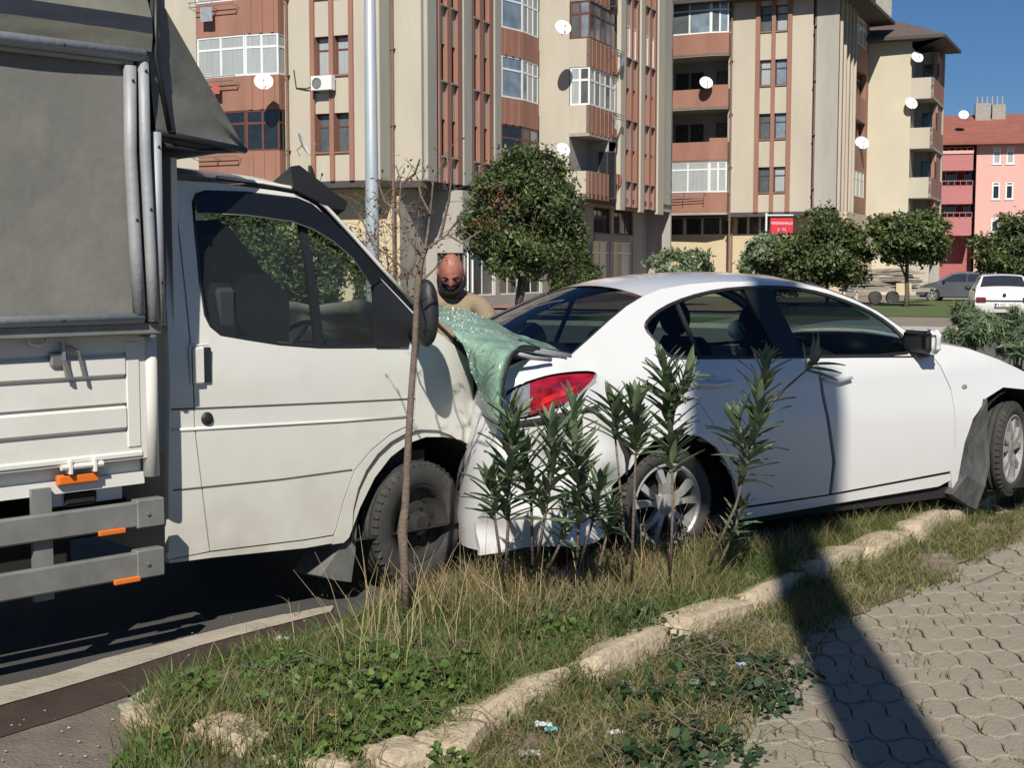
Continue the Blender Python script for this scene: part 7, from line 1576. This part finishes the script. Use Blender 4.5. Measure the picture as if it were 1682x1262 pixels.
# ================================================================== trailer with stacked planks
tx, ty = at_depth(1452, 470, 63)[:2]; Tr = empty('flatbed_trailer', (tx, ty, 0), label='low flat trailer loaded with weathered grey planks beside the olive green tree', cat='trailer')
b = MB(); b.box(tx - 1.9, tx + 1.9, ty - .8, ty + .8, .55, .68); b.out('deck', M['conc'], Tr)
for sx in (-.6, .2): b = MB(); b.lathe([(0, -.1), (.30, -.1), (.30, .1), (0, .1)], (tx + sx, ty - .75, .3), 'y', 20); b.out('wheel', M['rubber'], Tr)
b = MB(); b.box(tx + .3, tx + 1.0, ty - .95, ty - .85, .55, .95); b.out('pale_box', M['lower'], Tr)
PL = mat('weathered_plank', (.27, .24, .20), .9, var=.35, scale=3, island=.3); pr = random.Random(4)
pile = empty('plank_pile', (tx, ty, .68), label='untidy pile of weathered grey planks on the low trailer', cat='planks'); k = 0
for lay in range(11):
    for j in range(4):
        L_ = pr.uniform(2.4, 4.2); b = MB(); b.box(-L_ / 2, L_ / 2, -.10, .10, 0, .05); o = b.out('plank', PL, pile)
        for v in o.data.vertices: v.co += Vector((tx, ty, .68))
        o.location = (pr.uniform(-.5, .3) - lay * .05, -.6 + j * .35, lay * .085 + .01); o.rotation_euler = (pr.gauss(0, .02), pr.gauss(0, .03), pr.gauss(0, .12))
q = at_depth(1384, 480, 61); railing((q[0], q[1]), (q[0] + .6, q[1] - .2), .85, 1, 'pale pipe railing at the left end of the plank trailer', M['wfw'])
# ================================================================== pole with a sign box behind the photographer's shoulder (casts the long shadow)
SHP = (ground(1500, 1262)); sh = (math.sin(R(SUN_H)), math.cos(R(SUN_H)))
px_, py_ = SHP[0] - .03 - sh[0] * 6.2, SHP[1] - sh[1] * 6.2
po = empty('utility_pole', (px_, py_, 0), label='thick round pole with a wide box, throwing the long shadow across the paving', cat='pole')
b = MB(); b.tube([(px_, py_, 0), (px_, py_, 13)], [.185, .165], 20); b.out('shaft', M['conc'], po, True)
tE = math.tan(R(SUN_E)); D = 9.6
b = MB(); b.bbox(px_ - .56, px_ + .38, py_ - .15, py_ + .15, D * tE + .15, D * tE + 1.15, .02); b.out('box', M['galv'], po)
# ================================================================== litter
def crumple(name, px, py, s, m, label, cat, seed, z=.04, flat=.5):
    g = random.Random(seed); q = ground(px, py, z); V = []; n = 9; G = []
    for i in range(n):
        G.append([(q[0] + (i / (n - 1) - .5) * s * 2, q[1] + (j / (n - 1) - .5) * s * 1.5, q[2] + s * flat * (noise.noise((i * .7 + seed, j * .7, seed)) * .9 + .3)) for j in range(n)])
    b = MB(); b.grid(G); o = mk(name, b.V, b.F, m, None, False, (q[0], q[1], q[2])); tag(o, label, cat); return o
crumple('plastic_wrapper', 905, 1200, .022, mat('turquoise_plastic', (.12, .42, .45), .3, coat=.5), 'small turquoise plastic scrap lying at the foot of the near kerb', 'litter', 1)
crumple('plastic_bag', 893, 1192, .03, mat('clear_plastic', (.50, .55, .58), .25, coat=.7), 'scrap of pale clear plastic touching the turquoise wrapper', 'litter', 2)
crumple('plastic_cup', 462, 1052, .03, mat('translucent_plastic', (.40, .40, .42), .3, coat=.6), 'crushed pale plastic cup in the damp gutter left of the weeds', 'litter', 3, .02, .8)
crumple('blue_scrap', 1218, 1092, .018, mat('blue_plastic', (.20, .32, .50), .4), 'small blue scrap caught among the brambles by the pole shadow', 'litter', 4, .10)
crumple('paper_scrap', 870, 1240, .035, mat('grey_paper', (.45, .42, .42), .7), 'pile of greyish torn paper on the weeds at the bottom edge', 'litter', 5, .03)
crumple('tissue', 1010, 1205, .028, mat('white_tissue', (.60, .58, .55), .8), 'white crumpled tissue lying right of the turquoise scrap', 'litter', 6, .03)
crumple('yellow_wrapper', 1510, 968, .016, mat('yellow_plastic', (.60, .52, .04), .4), 'tiny bright yellow wrapper beyond the pole shadow near the kerb', 'litter', 7, .02)
crumple('cigarette_packet', 520, 1142, .03, mat('brown_card', (.20, .14, .08), .7), 'flattened brown card lying on the grass just inside the far kerb', 'litter', 8, .12, .3)
crumple('orange_wrapper', 548, 1176, .014, mat('orange_plastic', (.75, .30, .03), .4), 'tiny orange wrapper shining in the green weeds', 'litter', 9, .12)
m = MB(); g = random.Random(9)
for k in range(120):
    px, py = g.choice([(g.uniform(0, 220), g.uniform(1165, 1262)), (g.uniform(1250, 1682), g.uniform(900, 1262)), (g.uniform(820, 1240), g.uniform(1150, 1262)), (g.uniform(300, 620), g.uniform(1010, 1090))]); q = ground(px, py, .005); s = g.uniform(.002, .007); m.ell((q[0], q[1], s * .5), s, s * g.uniform(.6, 1), s * .6, 6, 4)
tag(m.out('gravel', mat('pale_gravel', (.26, .235, .20), .9, var=.4, scale=20, island=.5)), 'scattered pale grit on the paving and along the gutter', 'gravel', kind='stuff')
m = MB(); P = [ground(x, y, .012) for x, y in ((1570, 970), (1610, 955), (1650, 938), (1690, 930))]; m.tube([(p[0], p[1], .012) for p in P], .007, 6); tag(m.out('fallen_stick', M['twig'], smooth=True), 'thin pale fallen stick on the paving at the right edge', 'stick')
